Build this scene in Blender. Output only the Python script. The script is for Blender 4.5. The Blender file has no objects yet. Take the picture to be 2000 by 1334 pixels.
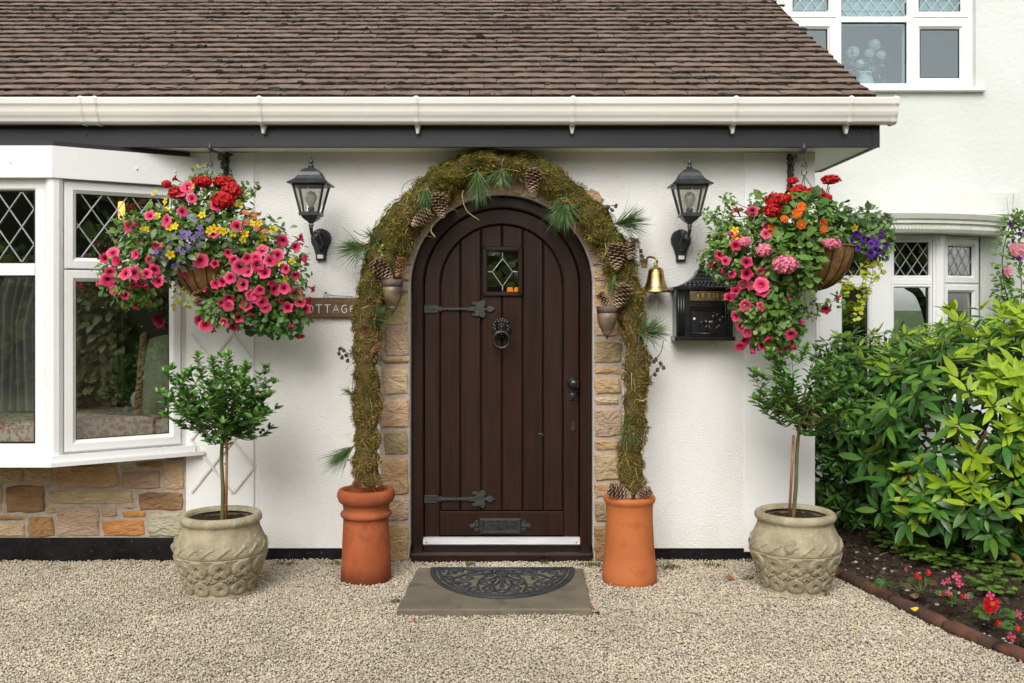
import bpy, bmesh, math, random
from mathutils import Vector, Matrix, noise, Euler
S = bpy.context.scene
COL = S.collection
R = math.radians
PI = math.pi

# ---------------------------------------------------------------- camera
F, D0, CH = 1900.0, 5.43, 1.42          # focal length in photo pixels, wall distance, eye height
cam_d = bpy.data.cameras.new('camera')
cam = bpy.data.objects.new('camera', cam_d)
COL.objects.link(cam)
cam.location = (0, -D0, CH)
cam.rotation_euler = (R(90), 0, 0)
cam_d.sensor_width = 36
cam_d.lens = 36 * F / 2000
cam_d.shift_y = -0.0335
cam_d.clip_start = 0.05
cam_d.clip_end = 1000
S.camera = cam

# ---------------------------------------------------------------- sky and sun (bright overcast)
SUN_EL, SUN_AZ = 42.0, 194.5
wd = bpy.data.worlds.new('World')
S.world = wd
wd.use_nodes = True
nt = wd.node_tree
nt.nodes.clear()
sky = nt.nodes.new('ShaderNodeTexSky')
sky.sky_type = 'NISHITA'
sky.sun_disc = False
sky.sun_elevation = R(SUN_EL)
sky.sun_rotation = R(SUN_AZ)
sky.air_density = 1.0
sky.dust_density = 1.5
sky.ozone_density = 1.0
hs = nt.nodes.new('ShaderNodeHueSaturation')
hs.inputs['Saturation'].default_value = 0.12
hs.inputs['Value'].default_value = 1.0
bg = nt.nodes.new('ShaderNodeBackground')
bg.inputs['Strength'].default_value = 0.15
wo = nt.nodes.new('ShaderNodeOutputWorld')
nt.links.new(sky.outputs[0], hs.inputs['Color'])
wm = nt.nodes.new('ShaderNodeMix'); wm.data_type = 'RGBA'; wm.blend_type = 'MULTIPLY'; wm.inputs[0].default_value = 1.0; wm.inputs[7].default_value = (1.0, 0.985, 0.955, 1)      # thin bright cloud, warm white
nt.links.new(hs.outputs[0], wm.inputs[6])
nt.links.new(wm.outputs[2], bg.inputs['Color'])
nt.links.new(bg.outputs[0], wo.inputs['Surface'])
sun_d = bpy.data.lights.new('sun', 'SUN')
sun_d.energy = 1.35
sun_d.angle = R(38)
sun_d.color = (1.0, 0.975, 0.94)
sun = bpy.data.objects.new('sun', sun_d)
COL.objects.link(sun)
_d = Vector((-0.22, -0.85, 0.79)).normalized()      # towards the sun: high, in front of the wall, a little left
sun.rotation_euler = _d.to_track_quat('Z', 'Y').to_euler()
sun.location = _d * 20

S.view_settings.view_transform = 'Standard'
S.view_settings.look = 'None'
S.view_settings.gamma = 1
S.view_settings.exposure = 0.72
S.render.engine = 'CYCLES'
S.cycles.use_denoising = True
S.cycles.max_bounces = 7
S.cycles.transparent_max_bounces = 10
S.cycles.sample_clamp_indirect = 4
S.cycles.caustics_reflective = False
S.cycles.caustics_refractive = False

def W(x, y, Y=0.0):
    """photo pixel at depth plane Y -> world point"""
    d = D0 + Y
    return Vector(((x - 1000) * d / F, Y, CH - (y - 600) * d / F))

# ---------------------------------------------------------------- materials
MATS = {}
def lin(r, g, b):
    f = lambda c: ((c / 255 + 0.055) / 1.055) ** 2.4 if c > 10 else c / 255 / 12.92
    return (f(r), f(g), f(b))
def M(name, c, c2=None, ns=6.0, nd=5, lo=0.38, hi=0.62, stretch=(1, 1, 1), rough=0.6, bump=0.0, bs=60.0, bdist=0.004,
      bdetail=4, var=0.0, island=False, hue=0.0, metal=0.0, spec=0.5, transl=0.0, coat=0.0, c3=None, c3s=20.0, c3t=0.62, rvar=0.0,
      bstretch=None, voronoi=False):
    m = bpy.data.materials.new(name)
    m.use_nodes = True
    t = m.node_tree
    N, L = t.nodes, t.links
    b = N['Principled BSDF']
    out = N['Material Output']
    tc = N.new('ShaderNodeTexCoord')
    oi = N.new('ShaderNodeObjectInfo')
    off = N.new('ShaderNodeVectorMath'); off.operation = 'ADD'
    mul = N.new('ShaderNodeMath'); mul.operation = 'MULTIPLY'; mul.inputs[1].default_value = 57.0
    L.new(oi.outputs['Random'], mul.inputs[0])
    L.new(tc.outputs['Object'], off.inputs[0])
    L.new(mul.outputs[0], off.inputs[1])
    mp = N.new('ShaderNodeMapping'); mp.inputs['Scale'].default_value = stretch
    L.new(off.outputs[0], mp.inputs['Vector'])
    col = None
    if c2 is not None:
        n = N.new('ShaderNodeTexNoise'); n.inputs['Scale'].default_value = ns; n.inputs['Detail'].default_value = nd
        L.new(mp.outputs[0], n.inputs['Vector'])
        rp = N.new('ShaderNodeValToRGB')
        rp.color_ramp.elements[0].position = lo; rp.color_ramp.elements[0].color = (*c, 1)
        rp.color_ramp.elements[1].position = hi; rp.color_ramp.elements[1].color = (*c2, 1)
        L.new(n.outputs['Fac'], rp.inputs['Fac'])
        col = rp.outputs['Color']
    else:
        rgb = N.new('ShaderNodeRGB'); rgb.outputs[0].default_value = (*c, 1)
        col = rgb.outputs[0]
    if c3 is not None:
        n3 = N.new('ShaderNodeTexNoise'); n3.inputs['Scale'].default_value = c3s; n3.inputs['Detail'].default_value = 6
        L.new(mp.outputs[0], n3.inputs['Vector'])
        r3 = N.new('ShaderNodeValToRGB')
        r3.color_ramp.elements[0].position = c3t - 0.05; r3.color_ramp.elements[0].color = (0, 0, 0, 1)
        r3.color_ramp.elements[1].position = c3t + 0.06; r3.color_ramp.elements[1].color = (1, 1, 1, 1)
        L.new(n3.outputs['Fac'], r3.inputs['Fac'])
        mx = N.new('ShaderNodeMix'); mx.data_type = 'RGBA'
        L.new(r3.outputs['Color'], mx.inputs[0]); L.new(col, mx.inputs[6]); mx.inputs[7].default_value = (*c3, 1)
        col = mx.outputs[2]
    if var or hue:
        h = N.new('ShaderNodeHueSaturation')
        if island:
            g = N.new('ShaderNodeNewGeometry'); rnd = g.outputs['Random Per Island']
        else:
            rnd = oi.outputs['Random']
        mr = N.new('ShaderNodeMapRange'); mr.inputs['To Min'].default_value = 1 - var; mr.inputs['To Max'].default_value = 1 + var
        L.new(rnd, mr.inputs['Value']); L.new(mr.outputs[0], h.inputs['Value'])
        if hue:
            m2 = N.new('ShaderNodeMath'); m2.operation = 'MULTIPLY'; m2.inputs[1].default_value = 7.31
            fr = N.new('ShaderNodeMath'); fr.operation = 'FRACT'
            L.new(rnd, m2.inputs[0]); L.new(m2.outputs[0], fr.inputs[0])
            mh = N.new('ShaderNodeMapRange'); mh.inputs['To Min'].default_value = 0.5 - hue; mh.inputs['To Max'].default_value = 0.5 + hue
            L.new(fr.outputs[0], mh.inputs['Value']); L.new(mh.outputs[0], h.inputs['Hue'])
        L.new(col, h.inputs['Color']); col = h.outputs[0]
    L.new(col, b.inputs['Base Color'])
    b.inputs['Roughness'].default_value = rough
    b.inputs['Metallic'].default_value = metal
    b.inputs['Specular IOR Level'].default_value = spec
    if coat:
        b.inputs['Coat Weight'].default_value = coat; b.inputs['Coat Roughness'].default_value = 0.15
    if rvar:
        nr = N.new('ShaderNodeTexNoise'); nr.inputs['Scale'].default_value = 5; nr.inputs['Detail'].default_value = 6
        L.new(mp.outputs[0], nr.inputs['Vector'])
        m3 = N.new('ShaderNodeMapRange'); m3.inputs['From Min'].default_value = 0.3; m3.inputs['From Max'].default_value = 0.7
        m3.inputs['To Min'].default_value = max(0.02, rough - rvar); m3.inputs['To Max'].default_value = min(1, rough + rvar)
        L.new(nr.outputs['Fac'], m3.inputs['Value']); L.new(m3.outputs[0], b.inputs['Roughness'])
    if bump:
        if voronoi:
            nb = N.new('ShaderNodeTexVoronoi'); nb.feature = 'SMOOTH_F1'; nb.inputs['Scale'].default_value = bs; bo = nb.outputs['Distance']
        else:
            nb = N.new('ShaderNodeTexNoise'); nb.inputs['Scale'].default_value = bs; nb.inputs['Detail'].default_value = bdetail; bo = nb.outputs['Fac']
        if bstretch:
            mb = N.new('ShaderNodeMapping'); mb.inputs['Scale'].default_value = bstretch
            L.new(off.outputs[0], mb.inputs['Vector']); L.new(mb.outputs[0], nb.inputs['Vector'])
        else:
            L.new(mp.outputs[0], nb.inputs['Vector'])
        bp = N.new('ShaderNodeBump'); bp.inputs['Strength'].default_value = bump; bp.inputs['Distance'].default_value = bdist
        L.new(bo, bp.inputs['Height']); L.new(bp.outputs[0], b.inputs['Normal'])
    if transl:
        ts = N.new('ShaderNodeBsdfTranslucent'); L.new(col, ts.inputs['Color'])
        ms = N.new('ShaderNodeMixShader'); ms.inputs[0].default_value = transl
        L.new(b.outputs[0], ms.inputs[1]); L.new(ts.outputs[0], ms.inputs[2]); L.new(ms.outputs[0], out.inputs['Surface'])
    MATS[name] = m
    return m
def glass_mat(name, tint=(0.93, 0.96, 0.95), f0=0.10, rough=0.0):
    m = bpy.data.materials.new(name); m.use_nodes = True
    t = m.node_tree; N, L = t.nodes, t.links
    N.remove(N['Principled BSDF'])
    tr = N.new('ShaderNodeBsdfTransparent'); tr.inputs['Color'].default_value = (*tint, 1)
    gl = N.new('ShaderNodeBsdfGlossy'); gl.inputs['Roughness'].default_value = rough; gl.inputs['Color'].default_value = (1, 1, 1, 1)
    lw = N.new('ShaderNodeLayerWeight'); lw.inputs['Blend'].default_value = 0.25
    mr = N.new('ShaderNodeMapRange'); mr.inputs['To Min'].default_value = f0; mr.inputs['To Max'].default_value = 0.9
    L.new(lw.outputs['Facing'], mr.inputs['Value'])
    pw = N.new('ShaderNodeMath'); pw.operation = 'POWER'; pw.inputs[1].default_value = 3.0
    L.new(lw.outputs['Facing'], pw.inputs[0]); L.new(pw.outputs[0], mr.inputs['Value'])
    ms = N.new('ShaderNodeMixShader')
    L.new(mr.outputs[0], ms.inputs[0]); L.new(tr.outputs[0], ms.inputs[1]); L.new(gl.outputs[0], ms.inputs[2])
    L.new(ms.outputs[0], N['Material Output'].inputs['Surface'])
    MATS[name] = m
    return m
def emit_mat(name, c, s):
    m = bpy.data.materials.new(name); m.use_nodes = True
    b = m.node_tree.nodes['Principled BSDF']
    b.inputs['Base Color'].default_value = (*c, 1); b.inputs['Emission Color'].default_value = (*c, 1); b.inputs['Emission Strength'].default_value = s
    MATS[name] = m
    return m

# ---------------------------------------------------------------- mesh building
def offset_poly(p, d):
    """move a closed 2-D outline inwards by d (mitred)"""
    n = len(p); out = []
    area = sum(p[i][0] * p[(i + 1) % n][1] - p[(i + 1) % n][0] * p[i][1] for i in range(n))
    s = 1 if area > 0 else -1
    for i in range(n):
        a, b, c = p[i - 1], p[i], p[(i + 1) % n]
        e1 = Vector((b[0] - a[0], b[1] - a[1])); e2 = Vector((c[0] - b[0], c[1] - b[1]))
        if e1.length < 1e-9: e1 = e2.copy()
        if e2.length < 1e-9: e2 = e1.copy()
        e1.normalize(); e2.normalize()
        n1 = Vector((-e1.y, e1.x)) * s; n2 = Vector((-e2.y, e2.x)) * s
        m = n1 + n2
        if m.length < 1e-6: m = n1.copy()
        m.normalize()
        k = d / max(0.45, m.dot(n1))
        out.append((b[0] + m.x * k, b[1] + m.y * k))
    return out
class MB:
    def __init__(s):
        s.v = []; s.f = []; s.m = []; s.s = []
    def add(s, verts, faces, mi=0, smooth=False):
        o = len(s.v)
        s.v.extend([tuple(q) for q in verts])
        for f in faces:
            s.f.append(tuple(i + o for i in f)); s.m.append(mi); s.s.append(smooth)
    def box(s, x0, x1, y0, y1, z0, z1, mi=0):
        v = [(x0, y0, z0), (x1, y0, z0), (x1, y1, z0), (x0, y1, z0), (x0, y0, z1), (x1, y0, z1), (x1, y1, z1), (x0, y1, z1)]
        s.add(v, [(0, 3, 2, 1), (4, 5, 6, 7), (0, 1, 5, 4), (1, 2, 6, 5), (2, 3, 7, 6), (3, 0, 4, 7)], mi)
    def cbox(s, x0, x1, y0, y1, z0, z1, b=0.004, mi=0):
        s.prism([(x0, z0), (x1, z0), (x1, z1), (x0, z1)], y0, y1, b, mi)
    def prism(s, poly, yf, yb, bevel=0.0, mi=0, mif=None):
        """outline in x,z; front at yf (towards the camera), back at yb"""
        n = len(poly)
        a = sum(poly[i][0] * poly[(i + 1) % n][1] - poly[(i + 1) % n][0] * poly[i][1] for i in range(n))
        if a < 0: poly = poly[::-1]
        rings = [[(x, yb, z) for x, z in poly]]
        if bevel:
            rings.append([(x, yf + bevel, z) for x, z in poly])
            rings.append([(x, yf, z) for x, z in offset_poly(poly, bevel)])
        else:
            rings.append([(x, yf, z) for x, z in poly])
        vs = [q for r in rings for q in r]
        fs = []
        for k in range(len(rings) - 1):
            for i in range(n):
                j = (i + 1) % n
                fs.append((k * n + i, k * n + n + i, k * n + n + j, k * n + j)[::-1])
        s.add(vs, fs, mi)
        o = (len(rings) - 1) * n
        s.add(rings[-1], [tuple(range(n))], mi if mif is None else mif)
        s.add(rings[0], [tuple(range(n))[::-1]], mi)
    def tube(s, pts, r, n=6, closed=False, mi=0, smooth=True, flat=1.0, up=None):
        pts = [Vector(p) for p in pts]; k = len(pts)
        if not hasattr(r, '__len__'): r = [r] * k
        vs = []; ref = up
        for i, p in enumerate(pts):
            a = pts[i - 1] if (i or closed) else p; b = pts[(i + 1) % k] if (i < k - 1 or closed) else p
            t = (b - a)
            if t.length < 1e-9: t = Vector((0, 0, 1))
            t.normalize()
            if ref is None or abs(t.dot(ref)) > 0.98:
                ref = Vector((0, 1, 0)) if abs(t.y) < 0.9 else Vector((1, 0, 0))
            u = t.cross(ref).normalized(); w = u.cross(t)
            if up is None: ref = w.copy()
            for j in range(n):
                th = 2 * PI * j / n
                vs.append(p + u * math.cos(th) * r[i] + w * math.sin(th) * r[i] * flat)
        fs = []
        for i in range(k if closed else k - 1):
            for j in range(n):
                a = i * n + j; b = i * n + (j + 1) % n; c = ((i + 1) % k) * n + (j + 1) % n; d = ((i + 1) % k) * n + j
                fs.append((a, b, c, d))
        if not closed:
            fs.append(tuple(range(n))[::-1]); fs.append(tuple((k - 1) * n + j for j in range(n)))
        s.add(vs, fs, mi, smooth)
    def lathe(s, prof, n=32, c=(0, 0, 0), mi=0, smooth=True, fn=None, cap=True):
        vs = []; k = len(prof)
        for i, (r, z) in enumerate(prof):
            for j in range(n):
                th = 2 * PI * j / n
                rr = r + (fn(th, r, z) if fn else 0)
                vs.append((c[0] + rr * math.cos(th), c[1] + rr * math.sin(th), c[2] + z))
        fs = [(i * n + j, i * n + (j + 1) % n, (i + 1) * n + (j + 1) % n, (i + 1) * n + j) for i in range(k - 1) for j in range(n)]
        if cap:
            fs.append(tuple(range(n))[::-1]); fs.append(tuple((k - 1) * n + j for j in range(n)))
        s.add(vs, fs, mi, smooth)
    def ball(s, c, r, seg=8, rings=6, mi=0, smooth=True, jit=0.0, rng=random):
        if not hasattr(r, '__len__'): r = (r, r, r)
        vs = [(c[0], c[1], c[2] - r[2])]
        for i in range(1, rings):
            ph = -PI / 2 + PI * i / rings
            for j in range(seg):
                th = 2 * PI * j / seg
                q = 1 + (rng.uniform(-jit, jit) if jit else 0)
                vs.append((c[0] + r[0] * q * math.cos(ph) * math.cos(th), c[1] + r[1] * q * math.cos(ph) * math.sin(th), c[2] + r[2] * q * math.sin(ph)))
        vs.append((c[0], c[1], c[2] + r[2]))
        fs = [(0, 1 + (j + 1) % seg, 1 + j) for j in range(seg)]
        for i in range(rings - 2):
            for j in range(seg):
                a = 1 + i * seg + j; b = 1 + i * seg + (j + 1) % seg
                fs.append((a, b, b + seg, a + seg))
        t = len(vs) - 1; o = 1 + (rings - 2) * seg
        fs += [(o + j, o + (j + 1) % seg, t) for j in range(seg)]
        s.add(vs, fs, mi, smooth)
    def transform(s, mat, start=0):
        for i in range(start, len(s.v)):
            s.v[i] = tuple(mat @ Vector(s.v[i]))
        return s
    def mesh(s, name, mats):
        me = bpy.data.meshes.new(name)
        me.from_pydata(s.v, [], s.f)
        if not isinstance(mats, (list, tuple)): mats = [mats]
        for m in mats: me.materials.append(MATS[m] if isinstance(m, str) else m)
        if s.f:
            me.polygons.foreach_set('material_index', s.m)
            me.polygons.foreach_set('use_smooth', s.s)
        me.update()
        return me
    def build(s, name, mats, parent=None, local=False, kind=None):
        return obj(name, s.mesh(name, mats), parent, local, kind)
ROOT = {}
def obj(name, me, parent=None, local=False, kind=None, matrix=None):
    o = bpy.data.objects.new(name, me); COL.objects.link(o)
    if parent is not None:
        o.parent = parent
        if not local and parent.name in ROOT:
            o.matrix_parent_inverse = Matrix.Translation(-ROOT[parent.name])
    if matrix is not None: o.matrix_basis = matrix
    if kind: o['kind'] = kind
    return o
def tag(o, label, cat=None, group=None, kind=None):
    o['label'] = label
    if cat: o['category'] = cat
    if group: o['group'] = group
    if kind: o['kind'] = kind
    return o
def thing(name, label, cat, loc=(0, 0, 0), group=None, rz=0):
    o = bpy.data.objects.new(name, None); COL.objects.link(o)
    o.location = loc; o.rotation_euler = (0, 0, rz); o.empty_display_size = 0.1
    ROOT[o.name] = Vector(loc)
    return tag(o, label, cat, group)
def copy_tree(o, parent=None):
    c = o.copy(); COL.objects.link(c)
    if parent is not None: c.parent = parent
    for ch in [q for q in bpy.data.objects if q.parent == o]:
        copy_tree(ch, c)
    return c
def arc(cx, cz, r, a0, a1, n):
    return [(cx + r * math.cos(R(a0 + (a1 - a0) * i / n)), cz + r * math.sin(R(a0 + (a1 - a0) * i / n))) for i in range(n + 1)]
def spline(pts, n=8):
    """Catmull-Rom through 3-D points"""
    P = [Vector(p) for p in pts]; P = [2 * P[0] - P[1]] + P + [2 * P[-1] - P[-2]]
    out = []
    for i in range(1, len(P) - 2):
        for k in range(n):
            t = k / n; a, b, c, d = P[i - 1], P[i], P[i + 1], P[i + 2]
            out.append(0.5 * ((2 * b) + (c - a) * t + (2 * a - 5 * b + 4 * c - d) * t * t + (3 * b - a - 3 * c + d) * t ** 3))
    out.append(P[-2].copy())
    return out
def rot_to(d, roll=0.0, src=(0, 0, 1)):
    q = Vector(src).rotation_difference(Vector(d).normalized())
    return q.to_matrix().to_4x4() @ Matrix.Rotation(roll, 4, Vector(src))
# ================================================================ materials of the setting
M('render_white', (0.825, 0.815, 0.79), (0.76, 0.74, 0.695), ns=1.6, lo=0.42, hi=0.72, stretch=(2.0, 2.0, 0.5), bstretch=(1, 1, 1), rough=0.85, bump=0.8, bs=115, bdist=0.008, bdetail=2, spec=0.2, c3=(0.72, 0.685, 0.61), c3s=1.5, c3t=0.67)
M('render_smooth', (0.81, 0.805, 0.785), (0.755, 0.745, 0.71), ns=2.5, lo=0.45, hi=0.75, rough=0.8, bump=0.45, bs=22, bdist=0.007, bdetail=6, spec=0.2)
M('render_house', (0.69, 0.705, 0.675), (0.635, 0.65, 0.615), ns=1.6, lo=0.45, hi=0.75, rough=0.85, bump=0.5, bs=30, bdist=0.008, bdetail=5, spec=0.2)
M('plinth_black', (0.004, 0.004, 0.0045), (0.010, 0.010, 0.011), ns=9, spec=0.3, rough=0.42, bump=0.6, bs=14, bdist=0.012, c3=(0.2, 0.2, 0.2), c3s=55, c3t=0.72)
M('soffit_white', (0.78, 0.77, 0.74), rough=0.45)
M('fascia_black', (0.010, 0.011, 0.013), (0.014, 0.015, 0.017), ns=3, rough=0.38, bump=0.12, bs=260, bdist=0.001, stretch=(1, 1, 1), spec=0.5)
M('upvc', (0.80, 0.80, 0.79), (0.77, 0.765, 0.75), ns=1.5, lo=0.45, hi=0.8, rough=0.28, rvar=0.06)
M('upvc_gutter', (0.76, 0.735, 0.68), (0.70, 0.67, 0.61), ns=3, lo=0.4, hi=0.75, stretch=(0.6, 2, 2), rough=0.3, rvar=0.08)
M('tile', (0.195, 0.138, 0.108), (0.140, 0.100, 0.080), ns=12, rough=0.9, bump=0.5, bs=130, bdist=0.002, var=0.16, hue=0.008, spec=0.2, c3=(0.055, 0.052, 0.045), c3s=28, c3t=0.66)
M('tile_far', (0.195, 0.138, 0.108), (0.140, 0.100, 0.080), ns=12, rough=0.9, bump=0.5, bs=130, bdist=0.002, var=0.16, hue=0.008, spec=0.2, island=True, c3=(0.055, 0.052, 0.045), c3s=28, c3t=0.66)
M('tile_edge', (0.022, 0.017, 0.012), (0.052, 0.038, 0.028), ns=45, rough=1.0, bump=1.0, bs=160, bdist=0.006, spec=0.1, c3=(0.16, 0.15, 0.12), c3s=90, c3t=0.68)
M('roof_moss', (0.030, 0.028, 0.022), (0.065, 0.062, 0.052), ns=60, rough=1.0, bump=0.9, bs=200, bdist=0.006, var=0.35, island=True, spec=0.1)
M('mortar', (0.47, 0.40, 0.33), (0.38, 0.31, 0.25), ns=30, rough=0.95, bump=0.6, bs=180, bdist=0.003, spec=0.1)
STONE_COLS = [((0.44, 0.31, 0.165), (0.34, 0.22, 0.11)), ((0.46, 0.36, 0.22), (0.36, 0.27, 0.15)), ((0.30, 0.185, 0.085), (0.16, 0.095, 0.05)),
              ((0.47, 0.25, 0.085), (0.36, 0.16, 0.05)), ((0.42, 0.40, 0.30), (0.33, 0.29, 0.19)), ((0.40, 0.29, 0.20), (0.30, 0.21, 0.14)),
              ((0.24, 0.155, 0.075), (0.34, 0.20, 0.075)), ((0.47, 0.33, 0.22), (0.38, 0.24, 0.14)), ((0.33, 0.25, 0.15), (0.22, 0.16, 0.09))]
for i, (a, b) in enumerate(STONE_COLS):
    M('stone_%d' % i, tuple(q * 1.25 for q in a), tuple(q * 1.2 for q in b), ns=11, nd=8, lo=0.30, hi=0.70, rough=0.92, bump=1.0, bs=60, bdist=0.014, bdetail=8, var=0.10, hue=0.008, spec=0.15, stretch=(0.7, 1, 1.5), c3=tuple(q * 0.5 for q in b), c3s=38, c3t=0.70)
M('door_wood', (0.030, 0.0128, 0.0080), (0.021, 0.0086, 0.0055), ns=30, nd=6, stretch=(1.6, 1.6, 0.10), rough=0.34, rvar=0.07, bump=0.25, bs=60, bdist=0.0012, bstretch=(3, 3, 0.12), var=0.10, spec=0.35)
M('door_frame_wood', (0.024, 0.0092, 0.0056), (0.017, 0.0066, 0.0042), ns=30, nd=6, stretch=(1.6, 1.6, 0.10), rough=0.30, rvar=0.07, bump=0.2, bs=60, bdist=0.0012, bstretch=(3, 3, 0.12), spec=0.5)
M('iron_black', (0.014, 0.014, 0.015), (0.03, 0.03, 0.031), ns=50, rough=0.40, bump=0.35, bs=90, bdist=0.002, metal=0.0, spec=0.55)
M('iron_hinge', (0.022, 0.022, 0.021), (0.042, 0.041, 0.039), ns=40, rough=0.5, bump=0.6, bs=75, bdist=0.003, spec=0.5)
M('iron_gloss', (0.012, 0.012, 0.0125), rough=0.24, bump=0.15, bs=60, bdist=0.002, spec=0.6)
M('aluminium', (0.80, 0.80, 0.79), (0.68, 0.68, 0.68), ns=14, stretch=(0.4, 3, 6), rough=0.38, metal=0.45)
M('lead', (0.40, 0.41, 0.42), (0.30, 0.31, 0.32), ns=30, rough=0.4, metal=0.35)
M('dark_gap', (0.006, 0.005, 0.005), rough=0.9)
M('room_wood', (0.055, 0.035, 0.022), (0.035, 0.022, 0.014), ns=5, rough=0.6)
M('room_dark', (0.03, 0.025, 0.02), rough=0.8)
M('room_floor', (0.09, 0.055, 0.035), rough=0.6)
M('sky_reflection_tint', (0.24, 0.42, 0.53), (0.20, 0.37, 0.47), ns=2, rough=0.8)  # blue of the sky mirrored in the upper panes, put into the wall colour
glass_mat('glass', f0=0.20)
glass_mat('glass_upper', (0.80, 0.92, 0.96), f0=0.09)
glass_mat('glass_lantern', (0.74, 0.75, 0.71), f0=0.12, rough=0.06)

# ================================================================ ground
M('gravel_base', (0.36, 0.31, 0.24), (0.24, 0.205, 0.16), ns=60, rough=1.0, bump=1.0, bs=90, bdist=0.01)
M('lawn', (0.065, 0.105, 0.022), (0.045, 0.080, 0.018), ns=9, rough=0.9, bump=0.8, bs=120, bdist=0.03)
mb = MB()
nx, ny = 2, 2
mb.add([(-400, -400, -0.03), (400, -400, -0.03), (400, 400, -0.03), (-400, 400, -0.03)], [(0, 1, 2, 3)])
g = mb.build('ground', 'lawn'); tag(g, 'green lawn stretching away around the house', 'ground', kind='structure')
mb = MB()
mb.add([(-6, -7.5, -0.004), (3.6, -7.5, -0.004), (3.6, 0.2, -0.004), (-6, 0.2, -0.004)], [(0, 1, 2, 3)])
g = mb.build('driveway', 'gravel_base'); tag(g, 'packed base of the pale gravel forecourt', 'driveway', kind='structure')

# ================================================================ cottage (front range)
cot = thing('cottage', 'white rendered cottage range with brown tiled roof and arched door', 'house', (0, 0, 0))
DX = W(979.5, 0, 0.0).x                     # door axis
DZ = W(0, 558, 0.0).z                       # springing of the arch
RO = 0.512                                  # opening radius (inside edge of the stones)
WX0, WX1, WZ = -1.82, W(1588, 0).x, 2.285
# wall with the arched opening
mb = MB()
poly = [(WX0, 0.075), (DX - RO, 0.075), (DX - RO, DZ)] + arc(DX, DZ, RO, 180, 0, 40)[1:-1] + [(DX + RO, DZ), (DX + RO, 0.075), (WX1, 0.075), (WX1, WZ), (WX0, WZ)]
mb.prism(poly, 0.0, 0.26)
mb.box(-4.3, WX0, 0.0, 0.26, 2.10, WZ)                       # over the bow window
mb.box(WX1 - 0.25, WX1 - 0.002, 0.262, 1.88, 0.0, WZ)          # gable side wall
mb.box(-4.3, -4.05, 0.262, 1.88, 0.0, WZ)
mb.build('wall', 'render_white', cot)
mb = MB()
mb.box(-4.3, DX - RO - 0.02, 0.012, 0.24, -0.05, 0.072); mb.box(DX + RO + 0.02, WX1 - 0.008, 0.012, 0.24, -0.05, 0.072)
mb.build('plinth', 'plinth_black', cot)
mb = MB()                                                    # taller plinth below the stone panel
mb.box(-4.3, W(362, 0).x, -0.004, 0.011, -0.05, W(0, 1050).z)
mb.build('plinth', 'plinth_black', cot)
# smooth raised pilaster strips at both ends
for x0, x1 in ((W(364, 0).x, W(497, 0).x), (W(1453, 0).x, W(1588, 0).x + 0.009)):
    mb = MB(); mb.cbox(x0, x1, -0.010, 0.001, 0.055, WZ - 0.001, 0.004)
    mb.build('pilaster', 'render_smooth', cot)
# stone panel below the bow window
panel = MB(); panel.box(-4.3, W(363, 0).x, 0.001, 0.2, W(0, 1050).z, 0.64)
panel = panel.build('stone_panel', 'mortar', cot)
rs = random.Random(4)
def stone(poly, yf, yb, name, mat, parent, rng, bulge=0.008):
    """a hewn stone: outline in x,z roughened, face slightly pillowed"""
    pts = []
    n = len(poly)
    for i in range(n):
        a, b = Vector(poly[i]), Vector(poly[(i + 1) % n]); L = (b - a).length
        k = max(2, min(6, int(L / 0.035)))
        for j in range(k):
            q = a.lerp(b, (j + (0.16 if j == 0 else 0)) / k)
            pts.append((q.x + rng.uniform(-1, 1) * 0.0045, q.y + rng.uniform(-1, 1) * 0.0045))
    m = MB(); n = len(pts)
    p1 = offset_poly(pts, 0.0035); p2 = offset_poly(pts, 0.009)
    cx = sum(p[0] for p in pts) / n; cz = sum(p[1] for p in pts) / n
    rings = [[(x, yb, z) for x, z in pts], [(x, yf + 0.007, z) for x, z in pts],
             [(x, yf + 0.002 + rng.uniform(-.002, .002), z) for x, z in p1],
             [(x, yf - rng.uniform(-0.002, bulge * 0.7), z) for x, z in p2],
             [(cx + (x - cx) * rng.uniform(.4, .62), yf - rng.uniform(-0.001, bulge), cz + (z - cz) * 0.5) for x, z in p2]]
    vs = [q for r in rings for q in r] + [(cx, yf - rng.uniform(0.2, 1) * bulge, cz)]
    fs = []
    a = sum(pts[i][0] * pts[(i + 1) % n][1] - pts[(i + 1) % n][0] * pts[i][1] for i in range(n))
    for k in range(4):
        for i in range(n):
            j = (i + 1) % n
            f = (k * n + i, k * n + j, (k + 1) * n + j, (k + 1) * n + i)
            fs.append(f if a > 0 else f[::-1])
    for i in range(n):
        f = (4 * n + i, 4 * n + (i + 1) % n, 5 * n)
        fs.append(f if a > 0 else f[::-1])
    m.add(vs, fs, 0, False)
    return m.build(name, mat, parent)
def zr(x0, y0, x1, y1): return (x0 * .35, 750 + y0 * .35, x1 * .35, 750 + y1 * .35)
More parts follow.
